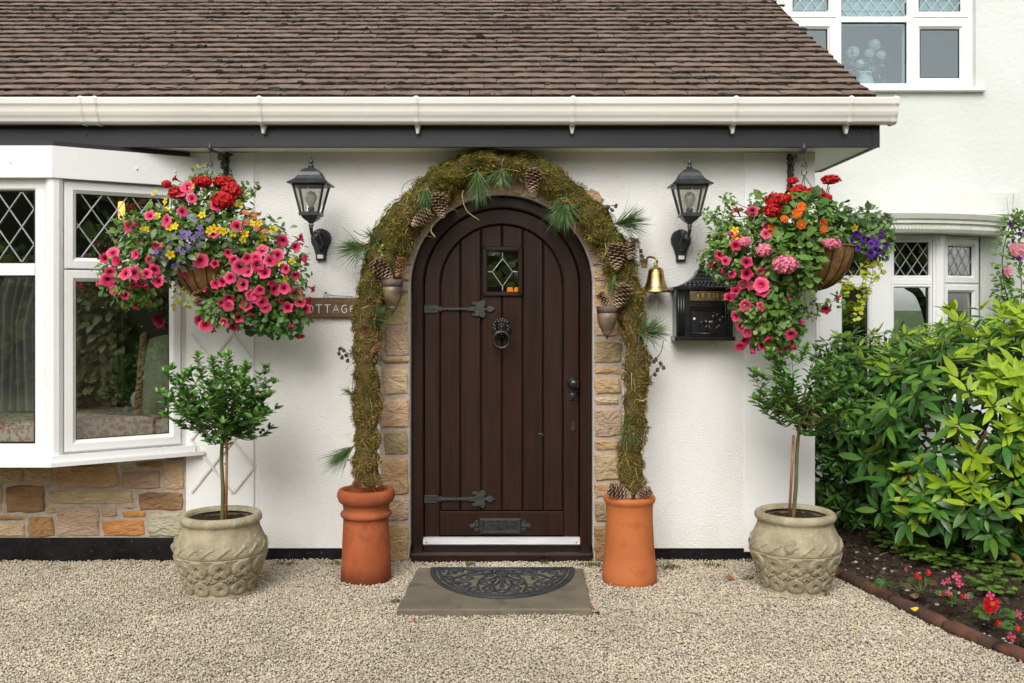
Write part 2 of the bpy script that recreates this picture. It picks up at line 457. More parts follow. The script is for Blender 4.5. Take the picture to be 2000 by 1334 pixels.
PST = [(-60, 470, 132, 550, 1), (145, 465, 298, 555, 1), (318, 457, 660, 580, 0), (680, 488, 895, 585, 5), (758, 430, 905, 464, 6), (915, 435, 1028, 590, 7), (672, 428, 742, 474, 4), (925, 396, 1028, 424, 8),
       (-150, 565, 12, 715, 1), (32, 568, 250, 715, 2), (275, 594, 748, 668, 1), (776, 606, 1022, 706, 2), (258, 680, 308, 722, 1), (-60, 738, 130, 762, 6), (-90, 780, 140, 852, 1),
       (155, 740, 303, 853, 6), (318, 686, 556, 850, 5), (562, 685, 655, 745, 7), (680, 710, 812, 745, 3), (677, 678, 752, 696, 7), (573, 760, 808, 848, 3), (828, 725, 1020, 850, 4),
       (330, 422, 640, 446, 8), (40, 430, 300, 452, 5), (-330, 470, -80, 552, 2), (-400, 565, -170, 660, 0), (-420, 675, -170, 760, 7), (-300, 775, -110, 852, 3), (-420, 775, -320, 852, 2)]
for x0, y0, x1, y1, c in PST:
    q = zr(x0, y0, x1, y1); a = W(q[0], q[3]); b = W(q[2], q[1])
    if b.z > 0.628: b.z = 0.628
    stone([(a.x, a.z), (b.x, a.z), (b.x, b.z), (a.x, b.z)], -0.004 - rs.uniform(0, .004), 0.02, 'stone', 'stone_%d' % c, panel, rs)
# stone surround of the door
JW = 0.160
sur = MB()
prof = [(DX - RO - JW - .004, -0.02), (DX - RO - 0.001, -0.02), (DX - RO - 0.001, DZ)] + arc(DX, DZ, RO + 0.001, 180, 0, 36)[1:-1] + [(DX + RO + .001, DZ), (DX + RO + .001, -0.02), (DX + RO + JW, -0.02), (DX + RO + JW, DZ)] + arc(DX, DZ, RO + 0.175, 0, 180, 36)[1:-1] + [(DX - RO - JW - .004, DZ)]
sur.prism(prof, -0.008, 0.10)
sur = sur.build('stone_surround', 'mortar', cot)
LJ = [(562, 574, 8), (577, 635, 1), (638, 696, 5), (700, 711, 6), (719, 771, 1), (779, 836, 7), (841, 889, 8), (893, 966, 0), (972, 1017, 5), (1022, 1096, 0)]
RJ = [(534, 603, 0), (607, 657, 7), (663, 710, 8), (716, 732, 0), (737, 770, 0), (775, 791, 1), (796, 853, 5), (858, 881, 0), (886, 938, 1), (942, 972, 0), (977, 1018, 8), (1024, 1096, 2)]
for side, lst in ((-1, LJ), (1, RJ)):
    for y0, y1, c in lst:
        z1, z0 = W(0, y0).z - 0.004, max(-0.015, W(0, y1).z + 0.003)
        xa = DX + side * (RO + 0.006); xb = DX + side * (RO + JW - rs.uniform(0, .022))
        if z1 > DZ: z1 = DZ + .02
        stone([(min(xa, xb), z0), (max(xa, xb), z0), (max(xa, xb), z1), (min(xa, xb), z1)], -0.014 - rs.uniform(0, .005), 0.09, 'stone', 'stone_%d' % c, sur, rs, 0.008)
nv = 19
for i in range(nv):
    a0 = 178 - 176 * i / nv - 0.9; a1 = 178 - 176 * (i + 1) / nv + 0.9
    ro = RO + 0.175 + rs.uniform(-.02, .045)
    if i in (4, 14): ro = RO + 0.235
    p = arc(DX, DZ, RO + .006, a0, a1, 2) + arc(DX, DZ, ro, a1, a0, 2)
    stone(p, -0.016 - rs.uniform(0, .005), 0.09, 'stone', 'stone_%d' % rs.choice((0, 5, 8, 7, 1, 5)), sur, rs, 0.008)

# ---------------------------------------------------------------- door
door = MB()
FY = 0.055                                  # face of the frame
def arch_outline(r, z0, n=36):
    return [(DX - r, z0)] + arc(DX, DZ, r, 180, 0, n) + [(DX + r, z0)]
R1, R2, R3 = 0.503, 0.438, 0.349
outer = arch_outline(R1, 0.05); inner = arch_outline(R2, 0.05)
def arch_band(m, ra, rb, z0, yf, yb, bev, n=40, mi=0):
    """inverted U between radii rb<ra with bevelled edges"""
    sec = [(ra, yb), (ra, yf + bev), (ra - bev, yf), (rb + bev, yf), (rb, yf + bev), (rb, yb)]
    path = [(180, z0)] + [(180 - 180 * i / n, None) for i in range(n + 1)] + [(0, z0)]
    vs = []
    for a, z in path:
        for r, y in sec:
            x = DX + r * math.cos(R(a)); zz = z if z is not None else DZ + r * math.sin(R(a))
            vs.append((x, y, zz))
    k = len(sec); fs = []
    for i in range(len(path) - 1):
        for j in range(k):
            fs.append((i * k + j, i * k + (j + 1) % k, (i + 1) * k + (j + 1) % k, (i + 1) * k + j))
    fs.append(tuple(range(k))[::-1]); fs.append(tuple((len(path) - 1) * k + j for j in range(k)))
    m.add(vs, fs, mi)
backing = MB(); backing.prism(arch_outline(R2 - .002, 0.06), FY + 0.060, FY + 0.09)
# the door leaf backing has an opening for the small pane: four pieces around it
PX0, PX1 = W(951, 0, .08).x, W(1012, 0, .08).x
PZ1, PZ0 = W(0, 489, .08).z, W(0, 570, .08).z
backing = MB()
def hcap(x): return DZ + math.sqrt(max(0, (R2 - .002) ** 2 - (x - DX) ** 2))
lp = [(DX - R2 + .002, 0.06), (PX0, 0.06), (PX0, hcap(PX0))] + [(x, hcap(x)) for x in [PX0 + (DX - R2 + .002 - PX0) * k / 14 for k in range(1, 14)]] + [(DX - R2 + .002, DZ)]
rp = [(DX + R2 - .002, 0.06), (PX1, 0.06), (PX1, hcap(PX1))] + [(x, hcap(x)) for x in [PX1 + (DX + R2 - .002 - PX1) * k / 14 for k in range(1, 14)]] + [(DX + R2 - .002, DZ)]
backing.prism(lp, FY + 0.060, FY + 0.085); backing.prism(rp, FY + 0.060, FY + 0.085)
backing.box(PX0, PX1, FY + .060, FY + .085, 0.06, PZ0); backing.box(PX0, PX1, FY + .060, FY + .085, PZ1, hcap(PX0) - .002)
door = backing.build('door', 'dark_gap', cot)
mb = MB(); arch_band(mb, R1, R2 + .004, 0.05, FY, FY + 0.12, 0.008); mb.build('door_frame', 'door_frame_wood', door)
# stiles and arched head of the leaf
mb = MB(); arch_band(mb, R2, R3 + .003, 0.075, FY + 0.030, FY + 0.065, 0.005); mb.build('stile', 'door_wood', door)
# planks
xs = [W(x, 0, .085).x for x in (858, 899, 939.5, 980.5, 1021, 1061, 1103)]
xs[0] = DX - R3; xs[-1] = DX + R3
ztop = lambda x: DZ + math.sqrt(max(0.0, (R3 - .004) ** 2 - (x - DX) ** 2))
PB = W(0, 999, .085).z
for i in range(6):
    a, b = xs[i] + 0.0035, xs[i + 1] - 0.0035
    top = [(b + (a - b) * k / 10, ztop(b + (a - b) * k / 10)) for k in range(11)]
    poly = [(a, PB + .003), (b, PB + .003)] + top
    mb = MB()
    if a < PX0 and b > PX0 - .02 or a < PX1 and b > PX1:
        # planks cut round the small pane
        if b < (PX0 + PX1) / 2 + .02:
            mb.prism([(a, PB + .003), (b, PB + .003), (b, PZ0 - .01), (a, PZ0 - .01)], FY + .037, FY + .06, 0.005)
            mb.prism([(a, PZ1 + .01), (b, PZ1 + .01)] + top, FY + .037, FY + .06, 0.005)
        else:
            mb.prism([(a, PB + .003), (b, PB + .003), (b, PZ0 - .01), (a, PZ0 - .01)], FY + .037, FY + .06, 0.005)
            mb.prism([(a, PZ1 + .01), (b, PZ1 + .01)] + top, FY + .037, FY + .06, 0.005)
    else:
        mb.prism(poly, FY + .037, FY + .06, 0.005)
    mb.build('plank', 'door_wood', door)
mb = MB(); mb.cbox(DX - R3 - .002, DX + R3 + .002, FY + .030, FY + .06, 0.125, PB, 0.004); mb.build('bottom_rail', 'door_wood', door)
# small leaded window in the door
def frame_rect(m, x0, x1, z0, z1, w, yf, yb, bev=0.004, mi=0):
    """mitred rectangular frame, outside x0..x1, z0..z1, width w"""
    o = [(x0, z0), (x1, z0), (x1, z1), (x0, z1)]; ii = [(x0 + w, z0 + w), (x1 - w, z0 + w), (x1 - w, z1 - w), (x0 + w, z1 - w)]
    for k in range(4):
        j = (k + 1) % 4
        m.prism([o[k], o[j], ii[j], ii[k]], yf, yb, bev, mi)
def frame_sec(m, x0, x1, z0, z1, sec, mi=0):
    """rectangular frame swept with section [(inset, y)], closed, mitred corners"""
    k = len(sec); vs = []
    for (cx, cz, sx, sz) in ((x0, z0, 1, 1), (x1, z0, -1, 1), (x1, z1, -1, -1), (x0, z1, 1, -1)):
        for d, y in sec: vs.append((cx + sx * d, y, cz + sz * d))
    fs = []
    for i in range(4):
        for j in range(k):
            a = i * k + j; b = i * k + (j + 1) % k; c = ((i + 1) % 4) * k + (j + 1) % k; d = ((i + 1) % 4) * k + j
            fs.append((a, d, c, b))
    m.add(vs, fs, mi)
mb = MB(); frame_rect(mb, W(943, 0, .075).x, W(1020, 0, .075).x, W(0, 578, .075).z, W(0, 481, .075).z, 0.024, FY + .018, FY + .058, 0.004)
mb.build('window_frame', 'door_wood', door)
mb = MB(); mb.box(PX0 - .008, PX1 + .008, FY + .048, FY + .052, PZ0 - .008, PZ1 + .008); mb.build('pane', 'glass', door)
mb = MB(); cx, cz = (PX0 + PX1) / 2, (PZ0 + PZ1) / 2 - .003
y = FY + .046
dm = [(cx, y, cz + .075), (cx + .058, y, cz), (cx, y, cz - .085), (cx - .058, y, cz)]
mb.tube(dm, 0.0032, 6, closed=True, flat=.6)
for a, b in (((cx, y, cz + .075), (cx, y, PZ1)), ((cx, y, cz - .085), (cx, y, PZ0)), ((cx + .058, y, cz), (PX1, y, cz)), ((cx - .058, y, cz), (PX0, y, cz))):
    mb.tube([a, b], 0.0032, 6, flat=.6)
mb.build('lead_strip', 'lead', door)
# strap hinges
def hinge_outline(x0, x1, zc):
    L = x1 - x0
    up = [(0, .0235), (.15, .0235), (.155, .021), (.165, .0235), (.185, .0235), (.20, .010), (.23, .0165), (.25, .0085), (.45, .0075), (.60, .0085), (.635, .011), (.645, .018), (.655, .012), (.69, .013),
          (.715, .022), (.70, .024), (.675, .022), (.662, .030), (.68, .041), (.72, .043), (.775, .040), (.80, .050), (.835, .051), (.858, .040), (.862, .024), (.84, .009), (.87, .008), (.905, .018), (.945, .0175), (1.0, .0)]
    pts = [(x0 + u * L, zc + v) for u, v in up] + [(x0 + u * L, zc - v) for u, v in up[-2::-1]]
    return pts[::-1]
for yy in (603.5, 975.5):
    a = W(828, yy, .075); b = W(968, yy, .075)
    mb = MB(); mb.prism(hinge_outline(a.x, b.x, a.z), FY + .022, FY + .036, 0.003)
    for u in (.05, .13, .32, .52, .72):
        mb.ball((a.x + u * (b.x - a.x), FY + .022, a.z + (.0 if u < .7 else 0)), (.005, .004, .005), 8, 4)
    mb.build('strap_hinge', 'iron_hinge', door)
# lion knocker
kx, kz = W(979.5, 642, .07).x, W(979.5, 642, .07).z
rk = random.Random(2)
mb = MB(); mb.lathe([(0.001, 0), (.048, 0), (.052, .008), (.046, .016), (.001, .018)], 20)
mb.transform(Matrix.Translation((kx, FY + .038, kz)) @ Matrix.Rotation(R(90), 4, 'X') @ Matrix.Scale(1.06, 4, (0, 1, 0)))
for ring, (rr, n, sz) in enumerate(((.046, 18, .012), (.036, 14, .011))):
    for i in range(n):
        a = 2 * PI * i / n + ring * .2
        if ring == 1 and math.sin(a) < -.75: continue
        mb.ball((kx + rr * math.cos(a), FY + .022 - ring * .010, kz + .004 + rr * 1.08 * math.sin(a)), (sz * rk.uniform(.7, 1.1), sz, sz * rk.uniform(.8, 1.2)), 7, 5)
mb.ball((kx, FY + .008, kz + .006), (.028, .020, .032), 12, 8)
mb.ball((kx, FY - .008, kz - .010), (.018, .017, .015), 10, 7)          # muzzle
mb.ball((kx, FY - .020, kz - .004), (.009, .008, .006), 8, 6)           # nose
mb.tube([(kx, FY - .016, kz - .002), (kx, FY - .010, kz + .026)], [.007, .006], 7)
for s in (-1, 1):
    mb.ball((kx + s * .012, FY - .009, kz + .012), (.006, .005, .004), 8, 5)
    mb.ball((kx + s * .013, FY - .010, kz + .021), (.010, .006, .005), 8, 5)
    mb.ball((kx + s * .034, FY + .004, kz + .036), (.010, .008, .011), 8, 5)
    mb.ball((kx + s * .014, FY - .006, kz - .014), (.012, .012, .011), 8, 5)
mb.ball((kx, FY - .006, kz - .030), (.011, .011, .009), 8, 5)
mb.build('lion_knocker', 'iron_gloss', door)
mb = MB(); rcz = W(0, 664, .05).z
mb.tube([(kx + .045 * math.cos(2 * PI * i / 32), FY - .016, rcz + .045 * math.sin(2 * PI * i / 32)) for i in range(32)], [.0072 + .0012 * abs(math.sin(PI * i / 16)) for i in range(32)], 8, closed=True)
mb.ball((kx, FY - .018, rcz - .046), (.010, .010, .012), 8, 6)
mb.build('knocker_ring', 'iron_gloss', door)
# knob, lock cover and keyhole
hx = W(1120, 0, .06).x
hz = W(0, 749, .05).z
mb = MB(); mb.lathe([(.001, 0), (.033, 0), (.034, .006), (.026, .011), (.013, .016), (.011, .034), (.024, .041), (.031, .056), (.027, .070), (.012, .078), (.001, .079)], 24)
mb.transform(Matrix.Translation((hx, FY + .032, hz)) @ Matrix.Rotation(R(90), 4, 'X')); mb.build('door_knob', 'iron_gloss', door)
hz2 = W(0, 772, .05).z
mb = MB(); mb.cbox(hx - .026, hx + .026, FY + .022, FY + .032, hz2 - .033, hz2 + .030, 0.005)
mb.lathe([(.001, 0), (.021, 0), (.022, .004), (.018, .009), (.001, .011)], 18)
mb.transform(Matrix.Translation((hx, FY + .024, hz2 - .004)) @ Matrix.Rotation(R(90), 4, 'X'), len(mb.v) - 90); mb.build('lock_cover', 'iron_black', door)
hz3 = W(0, 834, .05).z
mb = MB()
ko = [(0, .037), (.004, .030), (.002, .026), (.008, .023), (.012, .014), (.008, .011), (.013, .004), (.013, -.006), (.008, -.011), (.012, -.016), (.008, -.024), (.002, -.027), (.004, -.032), (0, -.038)]
mb.prism([(hx + x, hz3 + z) for x, z in ko] + [(hx - x, hz3 + z) for x, z in ko[-2:0:-1]], FY + .024, FY + .031, .002)
mb.build('keyhole_plate', 'iron_hinge', door)
mb = MB(); mb.prism([(hx - .002, hz3 - .010), (hx + .002, hz3 - .010), (hx + .002, hz3)] + arc(hx, hz3 + .003, .004, -40, 220, 10) + [(hx - .002, hz3)], FY + .0225, FY + .024); mb.build('keyhole', 'dark_gap', door)
# letter plate
lx, lz = W(977, 1029, .06).x, W(977, 1029, .06).z
mb = MB()
mb.cbox(lx - .118, lx + .118, FY + .018, FY + .031, lz - .043, lz + .043, .004)
for s in (-1, 1):
    o = [(.118, .020), (.128, .034), (.142, .030), (.150, .016), (.158, .012), (.166, .014), (.180, .0), (.166, -.014), (.158, -.012), (.150, -.016), (.142, -.030), (.128, -.034), (.118, -.020)]
    mb.prism([(lx + s * x, lz + z) for x, z in o], FY + .021, FY + .031, .004)
    for q in (.132, .150): mb.ball((lx + s * q, FY + .020, lz), (.009, .006, .010), 8, 5)
frame_rect(mb, lx - .112, lx + .112, lz - .039, lz + .040, .016, FY + .012, FY + .018, .003)
mb.build('letter_plate', 'iron_hinge', door)
mb = MB(); mb.cbox(lx - .095, lx + .095, FY + .013, FY + .0175, lz - .022, lz + .020, .002); mb.build('letter_flap', 'iron_black', door)
# weather bar, threshold
a, b = W(826, 1067, .05), W(1133, 1052, .05)
mb = MB(); sec = [(0, 0), (-.022, .002), (-.030, .010), (-.026, .034), (-.012, .044), (0, .046)]
vs = [(x, FY + .030 + q, a.z + z) for x in (a.x, b.x) for q, z in sec]; k = len(sec)
mb.add(vs, [(i, (i + 1) % k, k + (i + 1) % k, k + i) for i in range(k)] + [tuple(range(k))[::-1], tuple(range(k, 2 * k))])
for x in (a.x + .02, b.x - .02): mb.ball((x, FY, a.z + .020), (.004, .002, .004), 6, 4, 1)
mb.build('weather_bar', ['aluminium', 'dark_gap'], door)
mb = MB(); mb.cbox(DX - R1, DX + R1, -0.030, FY + .10, -.01, .052, .010); mb.box(DX - R2, DX + R2, FY + .022, FY + .10, .053, .075)
mb.build('threshold', 'door_frame_wood', door)
mb = MB(); q = W(1056, 849, .085); mb.tube(spline([q + Vector((-.012, -.001, .003)), q + Vector((0, -.001, .006)), q + Vector((.008, -.001, .002)), q + Vector((.014, -.001, -.006))], 4), [.0012] * 13, 5)
mb.build('scratch', 'lead', door)
# dark hall behind the door
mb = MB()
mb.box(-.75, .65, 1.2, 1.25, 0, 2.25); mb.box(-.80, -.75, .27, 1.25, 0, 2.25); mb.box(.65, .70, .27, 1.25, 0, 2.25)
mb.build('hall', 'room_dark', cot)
emit_mat('amber_reflection', (1.0, .28, .02), .7)  # added glowing pair on a stand, in place of an orange reflection in the pane
hl = thing('pane_reflection_glow', 'pair of added orange glows standing in for a reflection in the small door pane', 'lamp', (W(1001, 0, .8).x, .8, 1.3))
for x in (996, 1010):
    q = W(x, 575, .8); mb = MB(); mb.lathe([(.022, .01), (.016, .045), (.001, .046)], 14, tuple(q)); mb.build('reflection_glow', 'amber_reflection', hl)
    mb = MB(); mb.tube([q + Vector((0, 0, -.25)), q + Vector((0, 0, .03))], .006, 8); mb.build('glow_stem', 'room_dark', hl)
mb = MB(); mb.box(W(960, 0, .8).x, W(1040, 0, .8).x, .75, .95, W(0, 575, .8).z - .27, W(0, 575, .8).z - .25); mb.build('glow_shelf', 'room_dark', hl)

# ---------------------------------------------------------------- eaves
FA_Y = -0.19
FX1 = W(1714, 0, FA_Y).x
mb = MB(); mb.box(-4.4, FX1 - .021, FA_Y + .002, 0.262, 2.285, 2.297); mb.box(WX1 + .001, FX1 - .021, .263, 0.76, 2.285, 2.297); mb.box(WX1 - .2, WX1 + .15, -0.10, -0.0, 2.2843, 2.2848)
mb.build('soffit', 'soffit_white', cot)
mb = MB(); mb.cbox(-4.4, FX1, FA_Y - .018, FA_Y + .001, 2.278, 2.47, .003)
mb.box(FX1 - .020, FX1 - .001, FA_Y + .0015, .76, 2.278, 2.46); mb.box(WX1 + .01, FX1 - .021, .76, .775, 2.278, 2.46)
mb.box(FX1 - .036, FX1 + .004, FA_Y - .021, FA_Y - .0185, 2.276, 2.45)        # corner joint trim
for x in (170, 492, 800, 1072, 1450, 1597, 1682):
    q = W(x, 264, FA_Y - .02); mb.ball(q, (.004, .002, .004), 6, 4)
mb.build('fascia', 'fascia_black', cot)
# gutter
GY = FA_Y - .020
gsec = [(0.0, .125), (-.004, .125), (-.004, .02), (-.030, .006), (-.060, .006), (-.072, .014), (-.078, .030), (-.088, .046), (-.094, .062), (-.096, .078), (-.098, .090), (-.106, .100), (-.108, .126), (-.112, .132), (-.116, .126), (-.114, .098),
        (-.106, .086), (-.103, .076), (-.101, .058), (-.095, .042), (-.086, .027), (-.080, .010), (-.066, -.001), (-.028, -.001), (0, .012)]
GZ = 2.392
GX1 = W(1752, 0, GY - .1).x
def extrude_sec(m, sec, x0, x1, y, z, grow=0.0, mi=0):
    k = len(sec); vs = [(x, y + q, z + h) for x in (x0, x1) for q, h in sec]
    m.add(vs, [(i, k + i, k + (i + 1) % k, (i + 1) % k) for i in range(k)] + [tuple(range(k)), tuple(range(k, 2 * k))[::-1]], mi)
def solid_gutter(g): return [(0, .012), (-.028, -.001 - g), (-.066, -.001 - g), (-.080 - g, .010 - g * .5), (-.086 - g, .027), (-.095 - g, .042), (-.101 - g, .058), (-.103 - g, .076), (-.106 - g, .086), (-.114 - g, .098), (-.116 - g, .126), (-.112, .132 + g), (0, .125)]
mb = MB(); extrude_sec(mb, gsec, -4.4, GX1, GY, GZ); extrude_sec(mb, solid_gutter(.001), GX1, GX1 + .008, GY, GZ)
gut = mb.build('gutter', 'upvc_gutter', cot)
for x in (507, 813, 1119, 1437, 1662):
    X = W(x, 0, GY - .1).x; s = -1 if x < 980 else 1
    mb = MB(); extrude_sec(mb, solid_gutter(.005), X - .011, X + .011, GY, GZ); extrude_sec(mb, solid_gutter(.008), X - .003, X + .003, GY, GZ)
    mb.prism([(X - .016, GZ), (X + .016, GZ), (X + .006, GZ - .046), (X - .006, GZ - .046)], GY - .034, GY - .004, .003)
    mb.build('gutter_bracket', 'upvc_gutter', gut)
for x in (158, 186, 1748):
    X = W(x, 0, GY - .1).x
    mb = MB(); extrude_sec(mb, solid_gutter(.0045), X - .011, X + .011, GY, GZ); extrude_sec(mb, solid_gutter(.007), X - .004, X + .004, GY, GZ)
    mb.build('gutter_clip', 'upvc_gutter', gut)
X = W(172, 0, GY - .1).x
mb = MB(); extrude_sec(mb, solid_gutter(.0025), X - .05, X + .05, GY, GZ); mb.build('gutter_union', 'upvc_gutter', gut)

# ---------------------------------------------------------------- roof
AL = R(31)
ca, sa = math.cos(AL), math.sin(AL)
RY0, RZ0 = -0.270, 2.528                    # eaves line (front lower edge of the first course)
def on_roof(x, s, h=0.0):                   # s = distance up the slope, h = height above it
    return Vector((x, RY0 + s * ca - h * sa, RZ0 + s * sa + h * ca))
VX = 1.945
NR = 25
mb = MB()
P = [on_roof(-4.45, .02, -.03), on_roof(VX - .03, .02, -.03), on_roof(VX - .03, 2.46, -.03), on_roof(-4.45, 2.46, -.03)]
Q = [p + Vector((0, 0.02, -.06)) for p in P]
mb.add(P + Q, [(0, 1, 2, 3), (7, 6, 5, 4), (0, 4, 5, 1), (1, 5, 6, 2), (2, 6, 7, 3), (3, 7, 4, 0)])
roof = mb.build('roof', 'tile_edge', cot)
rt = random.Random(11)
TW = 0.166; TL = 0.17; TH = 0.019; GA = 0.10
def tile_mesh(m, rng, cut=1.0):
    """one cambered plain tile, local: x across, y up the slope, z out of it; second material on its nose"""
    n = 6; w = TW * cut - .0016; vs = []; top = []; 
    e = [rng.uniform(-.0025, .0025) for _ in range(n + 1)]; dz = rng.uniform(-.002, .002)
    for row, (yy, lift) in enumerate(((0.0, 0), (0.006, 0.0035), (TL * .62, .004), (TL, .003))):
        for i in range(n + 1):
            u = i / n; x = (u - .5) * w
            cam_ = 0.0015 * (1 - (2 * u - 1) ** 2) - (.0012 if i in (0, n) else 0)
            vs.append((x, yy + (e[i] if row < 2 else 0), TH - .004 + lift + cam_ + (rng.uniform(-.001, .001) if row < 3 else 0)))
    k = n + 1
    fs = [(r * k + i, r * k + i + 1, (r + 1) * k + i + 1, (r + 1) * k + i) for r in range(3) for i in range(n)]
    m.add(vs, fs[n:], 0, True)
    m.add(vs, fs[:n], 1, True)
    lo = [(vs[i][0], vs[i][1] + .003, vs[i][2] - TH - .004 - rng.uniform(-.002, .006)) for i in range(k)]
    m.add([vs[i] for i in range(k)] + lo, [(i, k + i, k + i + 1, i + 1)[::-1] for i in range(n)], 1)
    for i in (0, n):
        a = [vs[r * k + i] for r in range(4)]; b = [(q[0], q[1], q[2] - TH) for q in a]
        f = [(r, r + 1, 5 + r, 4 + r) for r in range(3)]
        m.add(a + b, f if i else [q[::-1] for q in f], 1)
protos = []
for i in range(9):
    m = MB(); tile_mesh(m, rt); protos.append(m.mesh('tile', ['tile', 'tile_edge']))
TILT = math.atan2(TH * .85, GA)             # each tile rides on the one below
far = MB(); nt_ = 0
for r in range(NR):
    s0 = r * GA
    off = (r % 2) * TW / 2 + rt.uniform(-.012, .012)
    vx = VX - 0.02 - .004 * r + rt.uniform(-.012, .012)
    wob = rt.uniform(0, 6)
    x = vx - TW / 2 - (TW / 2 if r % 2 else 0); first = True
    tiles = []
    if r % 2: tiles.append((vx - TW / 4, .5))
    while x > -4.4:
        tiles.append((x, 1.0)); x -= TW
    for x, cut in tiles:
        jit = Vector((rt.uniform(-.002, .002), 0, 0))
        pos = on_roof(x, s0 + rt.uniform(-.0025, .0025) + .003 * math.sin(x * 2.3 + wob), 0.002 + rt.uniform(-.001, .0012) + .003 * noise.noise(Vector((x * 1.3, s0 * 1.5, 3)))) + jit
        mt = Matrix.Translation(pos) @ Matrix.Rotation(AL - TILT * .8 + rt.uniform(-.02, .02), 4, 'X') @ Matrix.Rotation(rt.uniform(-.006, .006), 4, 'Z') @ Matrix.Rotation(rt.uniform(-.006, .006), 4, 'Y')
        if cut < 1: mt = mt @ Matrix.Scale(.5, 4, (1, 0, 0))
        if r < 9 and x > -2.95 and nt_ < 300:
            obj('tile', rt.choice(protos), roof, matrix=mt); nt_ += 1
        elif x > -4.2:
            st = len(far.v); tile_mesh(far, rt); far.transform(mt, st)
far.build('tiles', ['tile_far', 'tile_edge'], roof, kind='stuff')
# pillows of dark moss along the noses of the tiles
mo = MB()
for i in range(2300):
    r = int(rt.random() ** 0.8 * (NR - 1)); x = rt.uniform(-4.2, VX - .05)
    if noise.noise(Vector((x * 1.1, r * .35, 7))) < rt.uniform(-.45, .35): continue
    p = on_roof(x, r * GA + rt.uniform(-.006, .016), .012 + rt.uniform(-.006, .008))
    w = rt.choice((.008, .010, .014, .02, .03)) * rt.uniform(.8, 1.3)
    st = len(mo.v); mo.ball((0, 0, 0), (w, .010 * rt.uniform(.8, 1.5), .007 * rt.uniform(.7, 1.7)), 7, 4, 0, True, .18, rt)
    mo.transform(Matrix.Translation(p) @ Matrix.Rotation(AL, 4, 'X'), st)
mo.build('moss', 'roof_moss', roof, kind='stuff')
# ================================================================ bow window of the cottage
bow = MB()
A = Vector((-1.80, 0.0)); B = Vector((-2.38, -0.38)); C_ = Vector((-3.05, -0.38)); E_ = Vector((-3.63, 0.0))
def facet_matrix(p, q):
    """local x from the left end to the right end of the facet seen from outside, -y outwards"""
    l, r = q, p
    d = (r - l).normalized()
    m = Matrix(((d.x, -d.y, 0, l.x), (d.y, d.x, 0, l.y), (0, 0, 1, 0), (0, 0, 0, 1)))
    return m, (r - l).length
def fac(mbuild, m): return mbuild.transform(m)
F1, L1 = facet_matrix(A, B); F2, L2 = facet_matrix(B, C_); F3, L3 = facet_matrix(C_, E_)
def head_ring(mb, z0, z1, y0, y1, ext=0.0):
    """a board that follows the three facets, y0 outer offset, y1 inner"""
    pts = [A, B, C_, E_]
    def off(d):
        n = [Vector((-(q - p).y, (q - p).x)).normalized() for p, q in ((A, B), (B, C_), (C_, E_))]
        n = [v if v.y < 0 else -v for v in n]
        out = [A + n[0] * d, None, None, E_ + n[2] * d]
        for i in (1, 2):
            mm = (n[i - 1] + n[i]).normalized(); out[i] = pts[i] + mm * d / mm.dot(n[i])
        return out
    o, i = off(y0), off(y1)
    o[0] = o[0] + (A - B).normalized() * ext; i[0] = i[0] + (A - B).normalized() * ext
    o[3] = o[3] + (E_ - C_).normalized() * ext; i[3] = i[3] + (E_ - C_).normalized() * ext
    for k in range(3):
        q = [o[k], o[k + 1], i[k + 1], i[k]]
        mb.add([(p.x, p.y, z) for z in (z0, z1) for p in q], [(0, 1, 2, 3), (7, 6, 5, 4), (0, 4, 5, 1), (1, 5, 6, 2), (2, 6, 7, 3), (3, 7, 4, 0)])
head_ring(bow, 2.088, 2.252, 0.045, -0.06, 0.085)
for t in (.13, .42):
    q = A.lerp(B, t); bow.ball((q.x + .026, q.y - .04, 2.165), (.006, .006, .006), 6, 4)
q = B.lerp(C_, .3); bow.ball((q.x, q.y - .046, 2.165), (.006, .004, .006), 6, 4)
bow = bow.build('bow_window', 'upvc', cot)
mb = MB(); head_ring(mb, 2.2525, 2.28, 0.012, -0.10); mb.build('head_flashing', 'fascia_black', bow)
mb = MB(); head_ring(mb, .600, .622, 0.075, -0.10, .06); head_ring(mb, .6225, .652, 0.05, -0.10, .02); mb.build('sill', 'upvc', bow)
# corner posts
for p in (B, C_):
    mb = MB(); mb.lathe([(.043, .652), (.043, 2.087)], 10, (p.x, p.y + .012, 0), smooth=False)
    mb.build('corner_post', 'upvc', bow)
SASH = [(0, .030), (0, -.004), (.004, -.008), (.040, -.008), (.046, -.002), (.058, .010), (.060, .030)]
FRM = [(0, .060), (0, .008), (.004, .004), (.030, .004), (.036, .012), (.036, .060)]
def light(m, x0, x1, z0, z1, sec, yy=0.0, gy=.016, lead_cell=None, name='sash'):
    w = max(d for d, _ in sec)
    mb = MB(); frame_sec(mb, x0, x1, z0, z1, [(d, y + yy) for d, y in sec]); mb.transform(m); mb.build(name, 'upvc', bow)
    gx0, gx1, gz0, gz1 = x0 + w, x1 - w, z0 + w, z1 - w
    mb = MB(); frame_sec(mb, gx0 - .006, gx1 + .006, gz0 - .006, gz1 + .006, [(0, gy - .006), (.0085, gy - .006), (.0085, gy - .001), (0, gy - .001)])
    mb.transform(m); mb.build('gasket', 'dark_gap', bow)
    mb = MB(); mb.box(gx0 - .008, gx1 + .008, gy, gy + .004, gz0 - .008, gz1 + .008); mb.transform(m); mb.build('pane', 'glass', bow)
    if lead_cell: lattice(m, gx0, gx1, gz0, gz1, gy - .003, lead_cell, bow)
